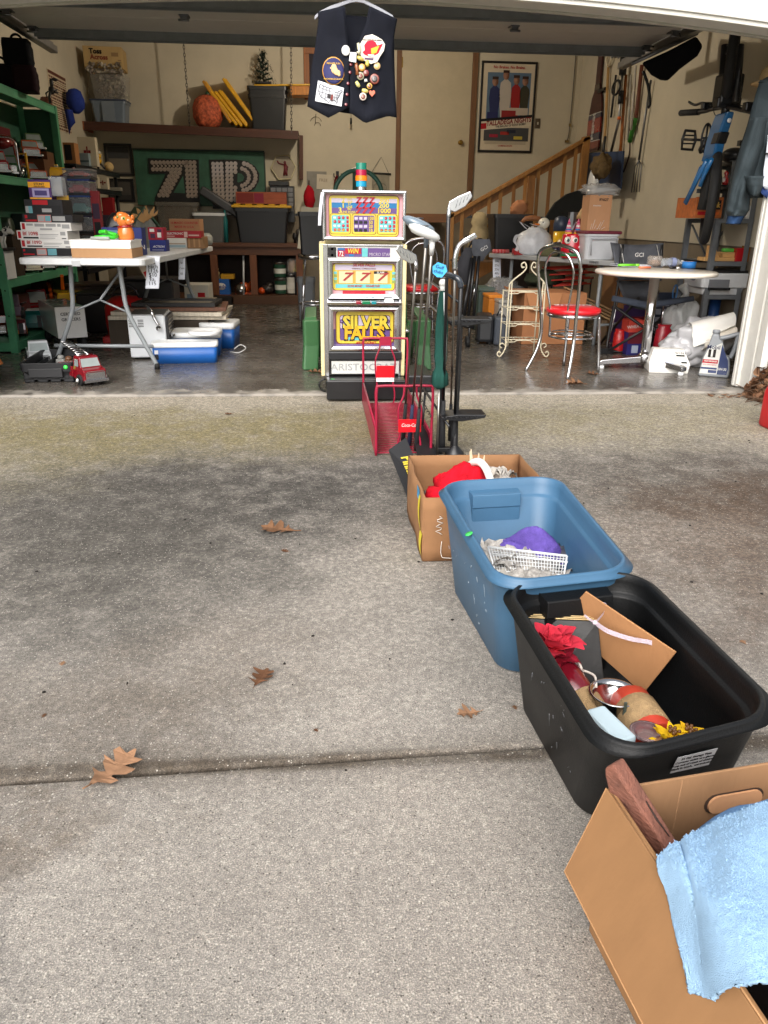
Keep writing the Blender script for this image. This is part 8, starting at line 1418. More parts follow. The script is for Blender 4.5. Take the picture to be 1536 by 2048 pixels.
t,q=shaft('string_trimmer','grey and black string trimmer hanging head down on the right wall','trimmer',((1248,110),(1238,240),(1222,305)),.016,steel(150,150,150,rough=.4),WX-.05); pt('motor',BLACKP,t,lambda b:(b.tube([q[0]+V((0,0,.02)),q[0]*.7+q[1]*.3],.04,10),b.tube([q[0]*.45+q[1]*.55,q[0]*.25+q[1]*.75],.03,10))); pt('loop_handle',BLACKP,t,lambda b:b.tube([q[0]*.5+q[1]*.5+V((-.06,.0,0))+V((.0,.12*cos(a),.07*sin(a))) for a in circ(14)],.014,6,cl=1)); pt('label',paper(220,110,50),t,lambda b:b.tube([q[1]*.98+q[2]*.02+V((0,0,.04)),q[1]],.021,8))
t,q=shaft('garden_rake','orange brown wooden rake handle on the right wall beside the trimmer','rake',((1252,150),(1246,230),(1241,305)),.018,ORH,WX); 
t,q=shaft('edging_tool','brown handled garden tool with green grip and thin curved blade on the right wall','garden tool',((1284,130),(1272,235),(1262,260)),.022,wood(104,54,34,stretch=(6,6,1)),WX); pt('grip',plas(60,130,50),t,lambda b:b.tube([q[1],q[2]+V((0,0,-.12))],.026,8)); pt('blade',mat((60,36,30),.5,kind='rusty_blade'),t,lambda b:b.tube(spl([q[2]+V((0,0,-.1)),q[2]+V((0,-.03,-.25)),q[2]+V((0,.08,-.42))],4),.008,6))
for i,(p,c,lab) in enumerate(((((1232,150),(1222,235)),(40,40,44),'black slim tool shaft hanging left of the trimmer'),(((1262,150),(1256,280)),(170,166,156),'aluminium pole hanging on the right wall'),(((1272,130),(1262,260)),(196,190,180),'thin pale pole hanging beside the aluminium pole'))): shaft('long_pole',lab,'pole',p,.013,plas(*c),WX-.02*i)
t,q=shaft('garden_fork','four tined fork hanging tines down on the right wall','garden fork',((1302,160),(1288,250),(1278,320)),.012,DSTEEL,WX); pt('tine',DSTEEL,t,lambda b:[b.tube([q[2],q[2]+V((0,dy,-.06)),q[2]+V((0,dy*1.2,-.32))],.006,5) for dy in (-.09,-.03,.03,.09)])
# tall bottle sign
p0,p1=wq(1183,303),wq(1201,102); bs_=thing('bottle_sign','tall narrow bottle shaped soda sign with red and white bands on the right wall','sign',p0); h=(p1-p0).z; wv=.5
yw=abs(wq(1172,250).y-wq(1196,250).y)
prof=[(0,.42),(.02,.5),(.3,.5),(.42,.46),(.55,.36),(.62,.2),(.68,.17),(.95,.15),(.96,.19),(1,.19)]
drift=(p1-p0)/h
def bsec(z0,z1,m,n,off): 
    zs=[z0]+[z for z,_ in prof if z0<z<z1]+[z1]; wz=lambda z:np.interp(z,[a for a,_ in prof],[c for _,c in prof])*yw
    pt(n,m,bs_,lambda b:b.loft([[drift*(h*z)+V((dx-off,dy*wz(z),0)) for dx,dy in ((0,-1),(0,1),(.02,1),(.02,-1))] for z in zs],sm=False,cl=1))
bsec(0,1,mat((70,34,32),.4,var=.3,scale=20,kind='cola_print'),'bottle_board',0.0); bsec(.03,.1,GL(150,24,30),'red_band',.003); bsec(.11,.18,GL(36,46,90),'blue_band',.003); bsec(.185,.33,GL(176,40,40),'red_band',.003); bsec(.335,.38,GL(36,46,90),'blue_band',.003); bsec(.1005,.1095,WHG,'white_band',.003); bsec(.3805,.3875,WHG,'white_band',.003); bsec(.62,.68,GL(60,40,40),'neck_band',.003)
Mt=Matrix(((0,0,-1,0),(-1,0,0,0),(0,1,0,0),(0,0,0,1))); Mt.translation=drift*(h*.255)+V((-.006,0,0)); text('PEPSI',.085,WHG,bs_,0,0,0,M=Mt@Matrix.Rotation(R(90),4,'Z'),bold=.04,sx=1.2)
pt('mount',BLACKM,bs_,lambda b:b.box(-.02,.03,-.3,-.05,h*.58,h*.61))
# blue board, mop head, plate
q=[wq(*p,WX-.12) for p in ((1172,306),(1246,302),(1240,378),(1160,385))]; t=thing('blue_board','dark blue poster board propped behind the tall carton','board',V((q[3].x,q[3].y,q[3].z))); o_2=V(t.location); pt('board',mat((40,60,92),.6,var=.15,kind='blue_card'),t,lambda b:plate(b,[v-o_2 for v in (q[3],q[2],q[1],q[0])],V((.02,0,0)))); pt('edge_strip',WHITE,t,lambda b:b.tube([q[3]-o_2,q[2]-o_2],.006,6))
c=wq(1203,332,WX-.3); t=thing('mop_head','shaggy brown mop head hanging in front of the blue board','mop',c); pt('fibres',mat((96,76,44),.95,var=.4,scale=18,bump=.3,bs=50,kind='fibres'),t,lambda b:(b.ball((0,0,0),(.1,.2,.13),20,14,nz=.35,fr=4),b.ball((-.05,-.22,-.06),(.06,.07,.08),nz=.3))); pt('handle',plas(40,40,42),t,lambda b:b.tube([(0.0,0,.1),(.02,.03,.3)],.016,8))
c=wq(1187,364,WX-.35); t=thing('white_plate','white oval plate leaning below the mop head','plate',c); pt('dish',gloss(206,208,210),t,lambda b:b.lathe([(.0,.01),(.07,.008),(.1,0),(.1,.006),(.07,.015),(0,.018)],24,M=T3(0,0,0,0,-PI/2,R(40))@Matrix.Diagonal((1.5,.7,1,1))))
# black mesh dome (folded shade)
p=P(1145,425,9.2); t=thing('fabric_fan','black fan of folded dark mesh fabric behind the cone hats','folded fabric',V((P(1150,430,9.0).x,9.0,.0))); zq=lambda px,py:P(px,py,9.0)-V((t.location.x,9.0,0))
pt('fabric',mat((16,18,16),.8,var=.4,scale=30,bump=.2,kind='mesh_fabric'),t,lambda b:b.prism([(zq(x,y).x,zq(x,y).z) for x,y in ((1090,440),(1098,425),(1112,405),(1135,388),(1165,378),(1185,384),(1182,440))],0,.06)); pt('stand_leg',BLACKM,t,lambda b:(b.tube([zq(1100,440)+V((0,.03,0)),V((zq(1100,440).x,.03,0))],.012,6),b.tube([zq(1180,440)+V((0,.03,0)),V((zq(1180,440).x,.03,0))],.012,6)))
p=P(1040,415,9.3); t=thing('paper_bag','crumpled tan paper bag behind the bins on the right table','bag',V((P(1038,420,9.0).x,9.0,0))); pt('paper',card(176,120,84),t,lambda b:b.ball((0,0,P(1038,418,9).z),(.1,.08,.09),nz=.45,fr=4)); pt('tall_carton',card(60,50,44),t,lambda b:b.box(-.14,.14,-.1,.1,0,P(1038,430,9).z-.02),bev=.004)
# ---------------------------------------------------------------- black hanging bag under the door track
hb3=P(1345,120,7.0); bgx=thing('hanging_bag','large black grass catcher bag hanging under the door track at the right','bag',hb3); zz2=lambda px,py,dy:P(px,py,7.0+dy)-hb3
BAGM=cloth(20,21,26)
pt('body',BAGM,bgx,lambda b:b.loft([[zz2(x,y,dy) for x,y in ((1283,126),(1340,100),(1392,72),(1406,92),(1395,112),(1360,138),(1335,162),(1320,160),(1302,150))] for dy in (.0,.25,.5)],sm=False),bev=.02); pt('frame_bar',DSTEEL,bgx,lambda b:b.tube([zz2(1262,128,-.02),zz2(1340,92,-.02),zz2(1395,66,-.02)],.015,8)); pt('strap',BLACKP,bgx,lambda b:b.tube(spl([zz2(1286,142,.1),zz2(1296,170,.1),zz2(1300,205,.1),zz2(1296,216,.1)],4),.012,6)); pt('hanger',DSTEEL,bgx,lambda b:b.tube([zz2(1340,92,.2),V((.0,.2,CEIL-hb3.z))],.006,6))
# ---------------------------------------------------------------- electric bicycle hung on end
XB=3.0; bk=thing('bicycle','blue and black electric bicycle hung nose up on the right wall','bicycle',PX(1420,400,XB)); ob_=V(bk.location)
def bq(px,py,dx=0): return PX(px,py,XB+dx)-ob_
def tyre(c,r,ax,rt=.032):
    a=V(ax).normalized(); u=V((0,0,1)).cross(a).normalized(); v=a.cross(u)
    return c,u,v,a,r,rt
BYb=ob_.y
def ringpts(c,u,v,r,n=48): return [c+u*cos(q)*r+v*sin(q)*r for q in np.linspace(0,2*PI,n,endpoint=False)]
def wheelset(name,c,r,yaw,rt):
    """wheel seen nearly edge on: axle along the picture's width, turned a little"""
    a=V((cos(yaw),sin(yaw),0)); u=V((-a.y,a.x,0)); v=V((0,0,1))
    w=pt(name,RUB,bk,lambda b:b.tube(ringpts(c,u,v,r),rt,10,cl=1)); pt('rim',BLACKM,w,lambda b:b.tube(ringpts(c,u,v,r-rt-.008),.012,6,cl=1)); pt('spokes',DSTEEL,w,lambda b:[b.tube([c+a*(.025*(-1)**i),c+u*cos(q)*(r-rt-.01)+v*sin(q)*(r-rt-.01)],.0015,4) for i,q in enumerate(circ(24))]); pt('hub',BLACKM,w,lambda b:b.tube([c-a*.05,c+a*.05],.03,12)); return w
fwc=bq(1462,130); fwc=fwc+V((0,.0,.1)); wheelset('front_wheel',fwc,.31,R(-27),.034)
rwt=bq(1397,480); rwr=.31; rwc=V((rwt.x+.05,0.1,rwt.z+rwr)); wheelset('rear_wheel',rwc,rwr,R(-23),.036)
BF_=mat((26,96,150),.3,var=.08,bump=0,kind='blue_frame_paint',coat=.6)
pt('down_tube',BF_,bk,lambda b:b.loft([[bq(px,py)+V((dx*w_,dy*.09,0)) for dx,dy in ((-1,-1),(1,-1),(1,1),(-1,1))] for px,py,w_ in ((1450,226,.03),(1442,250,.036),(1432,280,.036),(1425,310,.036),(1418,322,.026))],sm=False),bev=.012); pt('battery',BLACKP,bk,lambda b:b.loft([[bq(px,py)+V((dx*.04,-.045+dy*.05,0)) for dx,dy in ((-1,-1),(1,-1),(1,1),(-1,1))] for px,py in ((1438,266),(1430,290))],sm=False),bev=.01)
pt('seat_stay',BF_,bk,lambda b:(b.tube([bq(1414,320,-.1),bq(1394,360,-.1),bq(1372,408,-.1)],[.02,.016,.012],8),b.tube([bq(1424,318,-.1),bq(1408,350,-.1),bq(1400,372,-.1)],.016,8),b.tube([bq(1402,335,-.1),bq(1385,375,-.1),bq(1370,405,-.1)],.014,8)))
pt('fork',BLACKM,bk,lambda b:[b.tube([bq(px,205),bq(px+9,90)],.026,10) for px in (1441,1472)]); pt('fork_crown',BLACKM,bk,lambda b:b.cbox(bq(1454,206),(.18,.08,.07)),bev=.01); pt('head_unit',BLACKP,bk,lambda b:b.cbox(bq(1456,180),(.16,.14,.2)),bev=.015); pt('stem',BLACKM,bk,lambda b:b.tube([bq(1452,205),bq(1450,232)],.03,10))
pt('handlebar',BLACKM,bk,lambda b:b.tube(spl([bq(1362,226),bq(1400,224),bq(1430,217),bq(1456,214),bq(1485,220),bq(1505,226),bq(1512,245)],4),.016,8)); pt('grip',RUB,bk,lambda b:b.tube([bq(1362,226),bq(1398,224)],.024,10)); pt('brake_lever',BLACKM,bk,lambda b:b.tube(spl([bq(1424,210),bq(1405,206),bq(1390,210),bq(1378,204)],4),.01,6)); pt('lever_clamp',BLACKM,bk,lambda b:b.cbox(bq(1415,212),(.09,.05,.05)),bev=.008); pt('brake_lever',BLACKM,bk,lambda b:b.cbox(bq(1500,214),(.09,.06,.06)),bev=.01)
pt('cable',BLACKM,bk,lambda b:(b.tube(spl([bq(1478,196),bq(1484,180),bq(1480,165),bq(1468,170)],4),.004,5),b.tube(spl([bq(1440,212),bq(1428,220),bq(1432,232),bq(1448,236)],4),.004,5),b.tube(spl([bq(1500,214),bq(1470,210),bq(1450,216)],4),.004,5))); pt('badge',WHITE,bk,lambda b:b.lathe([(.016,0),(.016,.004),(0,.004)],14,M=Matrix.Translation(bq(1445,244)+V((0,-.1,0)))@T3(0,0,0,PI/2)))
cr=bq(1412,276); pt('chainring',BLACKM,bk,lambda b:(b.tube([cr+V((cos(q)*.035,-.0,sin(q)*.1)) for q in circ(20)],.008,6,cl=1),b.tube([cr+V((0,0,-.1)),cr+V((0,0,.1))],.008,6),b.tube([cr+V((-.035,0,0)),cr+V((.05,0,0))],.008,6))); pt('crank_arm',BLACKM,bk,lambda b:b.tube([cr,bq(1400,300),bq(1402,304)],.016,8))
pd=bq(1378,279); pt('pedal',BLACKM,bk,lambda b:(b.tube([pd+V((x,0,z)) for x,z in ((-.05,-.07),(.04,-.075),(.055,0),(.04,.06),(-.04,.065),(-.055,0))],.012,6,cl=1),b.tube([pd+V((-.05,0,0)),bq(1400,280)],.01,6),b.tube([pd+V((-.045,0,-.03)),pd+V((.04,0,-.03))],.006,5),b.tube([pd+V((-.045,0,.03)),pd+V((.04,0,.03))],.006,5)))
pt('mudguard',RUB,bk,lambda b:b.loft([[bq(px,py)+V((dx*w_,dy*.05,0)) for dx,dy in ((-1,-1),(1,-1),(1,1),(-1,1))] for px,py,w_ in ((1428,322,.04),(1424,360,.06),(1418,400,.06),(1408,420,.04))]),bev=.01)
pt('wall_hook',DSTEEL,bk,lambda b:b.tube([fwc+V((0,0,.27)),fwc+V((0,.0,.36)),fwc+V((.4,.05,.36))],.01,6))
# ---------------------------------------------------------------- jackets and cap by the jamb
YJ=5.34; jv=P(1500,300,YJ); jk=thing('teal_jacket','slate teal work jacket hanging by its collar near the right jamb','jacket',jv); jq=lambda px,py,dy=0:P(px,py,YJ+dy)-jv; TEAL=mat((42,51,55),.8,var=.12,scale=6,bump=.15,bs=120,kind='nylon',spec=.3)
def jsheet(rows,amp=.02,nu=14,nv=30,y0=0.):
    def fn(u,v):
        j=v*(len(rows)-1); i=min(int(j),len(rows)-2); t=j-i; a=rows[i]; c=rows[i+1]
        py=a[0]*(1-t)+c[0]*t; xl=a[1]*(1-t)+c[1]*t; xr=a[2]*(1-t)+c[2]*t
        px=xl+(xr-xl)*u; return jq(px,py,y0-.09*sin(PI*u)+amp*sin(u*13+v*5)*.5+amp*nz3(V((u*4,v*7,1))))
    return lambda b:b.sheet(nu,nv,fn)
pt('body',TEAL,jk,jsheet([(160,1520,1640),(200,1508,1650),(260,1492,1650),(330,1478,1640),(372,1472,1560),(396,1500,1530)]),solid=.006); pt('sleeve',TEAL,jk,jsheet([(235,1500,1536),(290,1482,1530),(340,1468,1512),(390,1457,1500),(420,1452,1498),(432,1455,1490)],.018,y0=-.06),solid=.006); pt('cuff',cloth(38,62,96),jk,jsheet([(430,1456,1490),(448,1452,1480)],.006,8,6,y0=-.05),solid=.006); pt('pocket_flap',TEAL,jk,jsheet([(352,1484,1532),(372,1490,1530),(392,1500,1516)],.01,8,8,y0=-.12),solid=.006); pt('peg',BLACKM,jk,lambda b:b.tube([jq(1560,150,0),jq(1560,150,0)+V((.2,0,0))],.01,6)); pt('shoulder',TEAL,jk,jsheet([(140,1560,1640),(165,1516,1650)],.006,8,6),solid=.006)
wj=thing('white_jacket','white and navy jacket hanging in front of the teal jacket at the right edge','jacket',P(1560,300,5.2)); jv2=P(1560,300,5.2)
def j2(rows,y0=0): return lambda b:b.sheet(10,20,lambda u,v:(lambda j:(lambda i,t:P((rows[i][1]*(1-t)+rows[i+1][1]*t)*(1-u)+1660*u,rows[i][0]*(1-t)+rows[i+1][0]*t,5.2+y0+.012*sin(u*9+v*6))-jv2)(min(int(j),len(rows)-2),j-min(int(j),len(rows)-2)))(v*(len(rows)-1)))
pt('body',cloth(206,212,222),wj,j2([(270,1536),(300,1533),(340,1527),(372,1526),(378,1530)]),solid=.006); pt('hem',cloth(40,56,100),wj,j2([(374,1520),(386,1522),(398,1534)],-.006),solid=.006); pt('stripe',BLACKP,wj,j2([(306,1531),(309,1531)],-.012),solid=.004); pt('peg',BLACKM,wj,lambda b:b.tube([P(1640,270,5.2)-jv2,P(1640,270,5.2)-jv2+V((.2,0,.02))],.01,6))
c=P(1532,160,5.6); t=thing('tan_cap','tan peaked cap hanging above the jackets at the right edge','hat',c); pt('crown',cloth(176,150,110),t,lambda b:b.ball((.06,0,.02),(.1,.09,.08),nz=.1)); pt('brim',cloth(170,140,100),t,lambda b:b.ball((-.02,-.04,-.03),(.1,.08,.02)))
# ---------------------------------------------------------------- leaf heap and red can by the jamb
mb=MB(); random.seed(12)
for i in range(900):
    f=random.random()**.7; x=2.86+random.random()**1.2*.75; y=TH-.09-random.random()**1.6*.3; hmax=.42*max(0,min(1,(x-2.84)/.2))*max(0,1-(TH-y-.07)/.34)
    z=DZ+.004+random.random()**.7*hmax; s=ru(.018,.05); M=Matrix.Translation((x,y,z))@Matrix.Rotation(ru(0,6.3),4,'Z')@Matrix.Rotation(ru(-1.2,1.2),4,'X')@Matrix.Rotation(ru(-1,1),4,'Y')
    mb.add([(0,-s,0),(s*.55,-s*.3,s*.2),(s*.5,s*.4,s*.1),(0,s,0),(-s*.5,s*.4,s*.15),(-s*.55,-s*.2,s*.1)],[(0,1,2,3),(0,3,4,5)],random.randrange(4),False,M)
for i in range(160):
    x=2.84+random.random()*.7; y=TH-.09-random.random()*.3; z=DZ+.01+random.random()*.3*max(0,min(1,(x-2.84)/.2)); q=ru(0,6.3); l=ru(.06,.2); mb.tube([(x,y,z),(x+cos(q)*l,y+sin(q)*l*.4,max(DZ+.004,z+ru(-.1,.06)))],.003,4,4)
for i in range(60):
    x=2.6+random.random()*.6; y=TH-.05-random.random()*.14; s=ru(.012,.03); M=Matrix.Translation((x,y,DZ+.006))@Matrix.Rotation(ru(0,6.3),4,'Z')@Matrix.Rotation(ru(-.4,.4),4,'X'); mb.add([(0,-s,0),(s*.6,0,s*.1),(0,s,0),(-s*.6,0,s*.1)],[(0,1,2,3)],random.randrange(4),False,M)
o=obj('fallen_leaves',mb,LEAF+[mat((104,70,46),.85,var=.3,kind='dry_leaf'),mat((84,62,44),.9,var=.3,kind='twig')]); tag(o,kind='stuff')
g_=G(1527,868,DZ); t=thing('fuel_can','red plastic fuel can standing on the driveway at the right edge of the photo','fuel can',(g_.x+.075,g_.y,DZ)); hc=.28
pt('body',plas(190,18,30),t,lambda b:b.loft([[(x+.14,y+.11,z) for x,y,_ in rrect(.28*k,.22*k,.04,0,4)] for z,k in ((0,.95),(.015,1),(.2,1),(.25,.9),(.27,.7))])); pt('handle',plas(170,16,26),t,lambda b:b.tube([(.06,.11,.26),(.08,.11,.31),(.2,.11,.31),(.22,.11,.26)],.014,8)); pt('cap',BLACKP,t,lambda b:b.lathe([(.025,.26),(.025,.31),(0,.31)],14,M=T3(.04,.11,0)))
# ================================================================ foreground: boxes and totes in a row on the driveway
def tote_big(name,lab,rim,zr,base,col,extra=None):
    """rim: four rim corners on the ground plane (LF,RF,RB,LB); base likewise"""
    t=thing(name,lab,'storage tote',(sum(c[0] for c in base)/4,sum(c[1] for c in base)/4,DZ)); o=V(t.location); H_=zr-DZ
    def ring(f,z,inset,rad,n=7):
        c=[V(base[i]).lerp(V(rim[i]),f)-o.xy for i in range(4)]; m=sum((q for q in c),V((0,0)))/4
        out=[]
        cs=[]
        for i in range(4):
            p,q,r=c[i],c[(i+1)%4],c[(i-1)%4]; e1=(q-p).normalized(); e2=(r-p).normalized(); cs.append((p+(e1+e2)*inset,e1,e2))
        for p,e1,e2 in cs:
            a=p+e2*rad; b=p+e1*rad; cc=p+(e1+e2)*rad
            for k in range(n+1):
                th=PI/2*k/n; w1=1-sin(th); w2=1-cos(th)
                out.append((*(p+e2*rad*w1+e1*rad*w2),z))
        return out
    # outer wall with a soft belly step below the rim, then over the rolled rim and down the inner wall
    k=H_
    prof=[(.0,.0,.012,.06),(0,.006,.0,.065),(.55,.6*k,.0,.07),(.8,.84*k,.0,.075),(.84,.87*k,-.004,.078),(.88,.93*k,-.004,.078),(.9,.94*k,-.018,.085),(1,.945*k,-.0,.09),(1.0,.985*k,-.001,.09),(1.0,k,.003,.09),(1.0,k*1.0,.008,.085),(1.0,k*.99,.011,.08),(.95,.93*k,.011,.078),(.9,.845*k,.011,.075),(.89,.83*k,.013,.075),(.88,.82*k,.019,.075),(.87,.8*k,.02,.075),(.6,.6*k,.012,.07),(.03,.03,.012,.06),(.0,.014,.05,.03)]
    pt('shell',col,t,lambda b:b.loft([ring(f,z,i,r) for f,z,i,r in prof],c0=True,c1=True))
    t['H']=H_; return t,o
blue=plas(62,100,130,rough=.45,var=.07); blackt=mat((12,13,14),.5,spec=.35,var=.2,scale=5,bump=.05,bs=220,kind='black_polythene')
rz=.30; g=lambda x,y,z=rz:G(x,y,z).xy
BR=[g(998,1166),g(1272,1136),g(1116,950),g(878,962)]
bb=[G(1003,1352,DZ).xy,None,None,G(901,1172,DZ).xy]; wv_=V((.305,.035)); bb[1]=bb[0]+wv_; bb[2]=bb[3]+wv_*1.03
bt_,ob=tote_big('blue_tote','big open blue plastic tote between the cardboard box and the black tote',BR,rz,bb,blue)
rzb=.285; g2=lambda x,y:G(x,y,rzb).xy
KR=[g2(1222,1512),g2(1572,1424),g2(1274,1136),g2(1004,1164)]
kb=[G(1172,1652,DZ).xy,None,None,G(1032,1397,DZ).xy]; wv_=V((.33,.06)); kb[1]=kb[0]+wv_; kb[2]=kb[3]+wv_
kt_,ok=tote_big('black_tote','big open black plastic tote holding flowers, boards and a metal bowl',KR,rzb,kb,blackt)
def pocket(t,o,c4,zr,col,mid,wd,dz,dep):
    """handle pocket moulded into the far inner wall"""
    LB,RB=V(c4[3]),V(c4[2]); e=(RB-LB).normalized(); n=V((e.y,-e.x)); L=(RB-LB).length
    def f(b):
        rs=[]
        for z,k in ((zr-.03,.1),(zr-.035,1.),(zr-.075,1.),(zr-.08,.92),(.05,.55)):
            p=LB+e*(L*mid); h=wd/2; d=.04*k
            q=[p-e*h*1.04+n*(.012+.0),p-e*h+n*(.014+d),p+e*h+n*(.014+d),p+e*h*1.04+n*.012]
            rs.append([(*(w-o.xy-V((0,0))+n*(.035*(1-(z/zr)))),z-DZ) for w in q])
        b.loft(rs,cl=0,c0=False,c1=False,sm=False)
    pt('handle_pocket',col,t,f,bev=.003)
pocket(bt_,ob,BR,rz,blue,.44,.16,0,.04); pocket(kt_,ok,KR,rzb,blackt,.5,.17,0,.04)
# moulded line round the black tote and scuffs
WHT=plas(160,172,182)
pt('sticker',plas(60,200,90),bt_,lambda b:b.lathe([(0,0),(.0105,0),(.0105,.002),(0,.002)],16,M=Matrix.Translation(G(938,1068,rz+.0025)-ob)@T3(0,0,0,0,R(-25))),)
def lw(rim,base,zr,u,f): p=V((*base[0],0)).lerp(V((*base[3],0)),u).lerp(V((*rim[0],0)).lerp(V((*rim[3],0)),u),f); p.z=DZ+(zr-DZ)*f*1.05; return p+V((-.0035,0,0))
random.seed(14)
for rim,base,zr,par,o,mm in ((BR,bb,rz,bt_,ob,WHT),(KR,kb,rzb,kt_,ok,plas(96,98,102))):
    for i in range(13):
        u,f=ru(.12,.9),ru(.15,.75); pt('scuff',mm,par,lambda b:b.tube([lw(rim,base,zr,u,f)-o,lw(rim,base,zr,u+ru(-.02,.02),f+ru(.01,.12 if i<4 else .03))-o],ru(.0004,.0011),4))
# rating label on the black tote front wall
lf,rf=V((*KR[0],0)),V((*KR[1],0)); bl,br_=V((*kb[0],0)),V((*kb[1],0))
def fw(u,f): # a point on the front outer wall
    p=(bl.lerp(br_,u)).lerp(lf.lerp(rf,u),f); p.z=DZ+(rzb-DZ)*(.6*f/.55 if f<.55 else .6+(f-.55)/.25*.24); return p
n_=(rf-lf).cross(V((0,0,1))).normalized(); n_=n_ if n_.y<0 else -n_
a_,b2,c_,d_=[fw(u,f)+n_*.003 for u,f in ((.42,.5),(.66,.5),(.66,.7),(.42,.7))]
lbp=pt('rating_label',paper(206,208,212),kt_,lambda b:plate(b,(a_-ok,b2-ok,c_-ok,d_-ok),n_*.001))
ex=(b2-a_).normalized(); ez=(d_-a_).normalized(); M=Matrix(((ex.x,ez.x,n_.x,0),(ex.y,ez.y,n_.y,0),(ex.z,ez.z,n_.z,0),(0,0,0,1)))
for i,s in enumerate(('54 Gal. Storage Tote','Contents visible at a glance','Keep out of reach of children','Made in U.S.A.  Lid included')):
    Mi=M.copy(); Mi.translation=(a_.lerp(d_,.82-.2*i)+b2.lerp(c_,.82-.2*i))/2-ok+n_*.0014; text(s,.0078,INK,lbp,0,0,0,M=Mi,bold=.01 if i else .03,sx=.72,ext=.0002)
# --------------------------------------------------------------- contents of the blue tote
def ctr(t,o): return o
zc=.10
c=(sum((q for q in bb),V((0,0)))/4).to_3d()
np_=thing('newspaper','crumpled newspaper filling the bottom of the blue tote','newspaper',(c.x,c.y,0)); 
PRINTED=mat((168,163,156),.9,var=.55,scale=70,bump=.05,kind='newsprint'); PLAIN=mat((182,176,166),.9,var=.25,scale=20,kind='newsprint'); REDP=mat((186,120,110),.9,var=.5,scale=30,kind='newsprint')
def sheets(b,n,wx,wy,z0,zh,s,seed):
    random.seed(seed)
    for i in range(n):
        cx,cy=ru(-wx,wx),ru(-wy,wy); q=ru(0,6.28); k=ru(.7,1.3)*s; sd=random.random()*50
        b.sheet(9,9,lambda u,v:(cx+((u-.5)*cos(q)-(v-.5)*sin(q))*k,cy+((u-.5)*sin(q)+(v-.5)*cos(q))*k,z0+zh*(.5+.6*nz3(V((u*2.3+sd,v*2.3,sd)))+.25*abs(nz3(V((u*6+sd,v*6,sd)))))),m=random.randrange(3) if random.random()<.5 else 0)
pt('sheets',[PRINTED,PLAIN,PRINTED],np_,lambda b:(sheets(b,46,.085,.2,.078,.085,.11,4),),solid=0)
# wire basket
q=[G(975,1090,.17),G(1068,1128,.165),G(1135,1140,.16)]
wbk=thing('wire_basket','white wire basket lying among newspaper in the blue tote','wire basket',G(1055,1130,.12)); o7=V(wbk.location); WW=plas(214,216,216)
ra,rb_,rc,rd=G(976,1094,.165),G(1134,1112,.175),G(1128,1150,.13),G(990,1142,.13)
pt('rim',WW,wbk,lambda b:(b.tube([ra-o7,rb_-o7],.004,6),b.tube([ra-o7+V((.0,-.012,-.014)),rb_-o7+V((0,-.012,-.014))],.003,6),b.tube([ra-o7,rd-o7],.003,6),b.tube([rb_-o7,rc-o7],.003,6),b.tube([rd-o7,rc-o7],.003,6)))
mm=MB()
for i in range(26): f=i/25; mm.tube([ra.lerp(rb_,f)-o7,rd.lerp(rc,f)-o7],.0013,4)
for i in range(7): f=i/6; mm.tube([ra.lerp(rd,f)-o7,rb_.lerp(rc,f)-o7],.0013,4)
obj('mesh_wires',mm,WW,wbk)['kind']='stuff'
# purple towel
ptw=thing('purple_towel','bunched purple terry towel in the blue tote','towel',G(1060,1100,.13)); PT=mat((98,80,158),.95,var=.25,scale=40,bump=.5,bs=260,kind='terry_cloth',spec=.1)
pt('cloth',PT,ptw,lambda b:b.sheet(26,20,lambda u,v:((u-.5)*.22+.02*sin(v*7),(v-.5)*.15+.02*sin(u*9),.085*sin(PI*u)**.8*sin(PI*v)**.6*(1+.25*sin(u*11+v*3))+.02*nz3(V((u*6,v*6,2)))-.03)),solid=.006)
t=thing('dark_bag','dark grey plastic scrap at the right side of the blue tote contents','bag',G(1120,1108,.13)); pt('film',mat((60,62,72),.3,var=.3,kind='grey_film'),t,lambda b:b.ball((0.02,.02,-.02),(.06,.05,.04),nz=.5,fr=4))
# --------------------------------------------------------------- contents of the black tote
def lean(name,lab,cat,pts,zs,m,th,**k):
    P4=[G(x,y,z) for (x,y),z in zip(pts,zs)]; o=sum(P4,V())/4; o_z=V((o.x,o.y,o.z)); t=thing(name,lab,cat,o_z); n=(P4[1]-P4[0]).cross(P4[3]-P4[0]).normalized()*th
    if n.dot(CAM-o)>0: n=-n
    pt('board',m,t,lambda b:plate(b,[q-o_z for q in P4],n),bev=.0015); return t,[q-o_z for q in P4],n
cb_,pc,_n=lean('cardboard_sheet','plain tan cardboard sheet leaning inside the black tote','cardboard',((1171,1183),(1352,1305),(1286,1388),(1120,1240)),(.275,.21,.06,.165),card(170,124,84),.004)
bb_,pb,_n=lean('black_binder','black board backed album with a gilt top edge in the black tote','album',((1046,1237),(1196,1243),(1212,1400),(1075,1400)),(.2,.205,.03,.03),mat((40,40,40),.5,var=.25,scale=12,bump=.06,kind='black_leatherette'),.03)
pt('page_edge',paper(206,180,130),bb_,lambda b:[b.tube([pb[0]+V((0,-.001+.006*i,.004+.001*i)),pb[1]+V((0,-.001+.006*i,.004+.001*i))],.0016,5) for i in range(3)]); pt('scratch',WHT,bb_,lambda b:b.tube([pb[0].lerp(pb[2],.62)+_n*-.05+V((.022*cos(a),0,.022*sin(a))) for a in np.linspace(-.9,1.6,10)],.0006,4))
rb2=thing('ribbon','white organza ribbon tied in a small bow on the cardboard sheet','ribbon',G(1193,1240,.24)); o8=V(rb2.location)
RIB=mat((214,200,212),.6,var=.1,bump=.1,bs=300,kind='organza',alpha=.85)
def ribbon(b,pts,w): 
    pts=spl(pts,5); b.loft([[p+V((0,0,-w)),p+V((0.001,-.002,w))] for p in pts],cl=0,c0=False,c1=False)
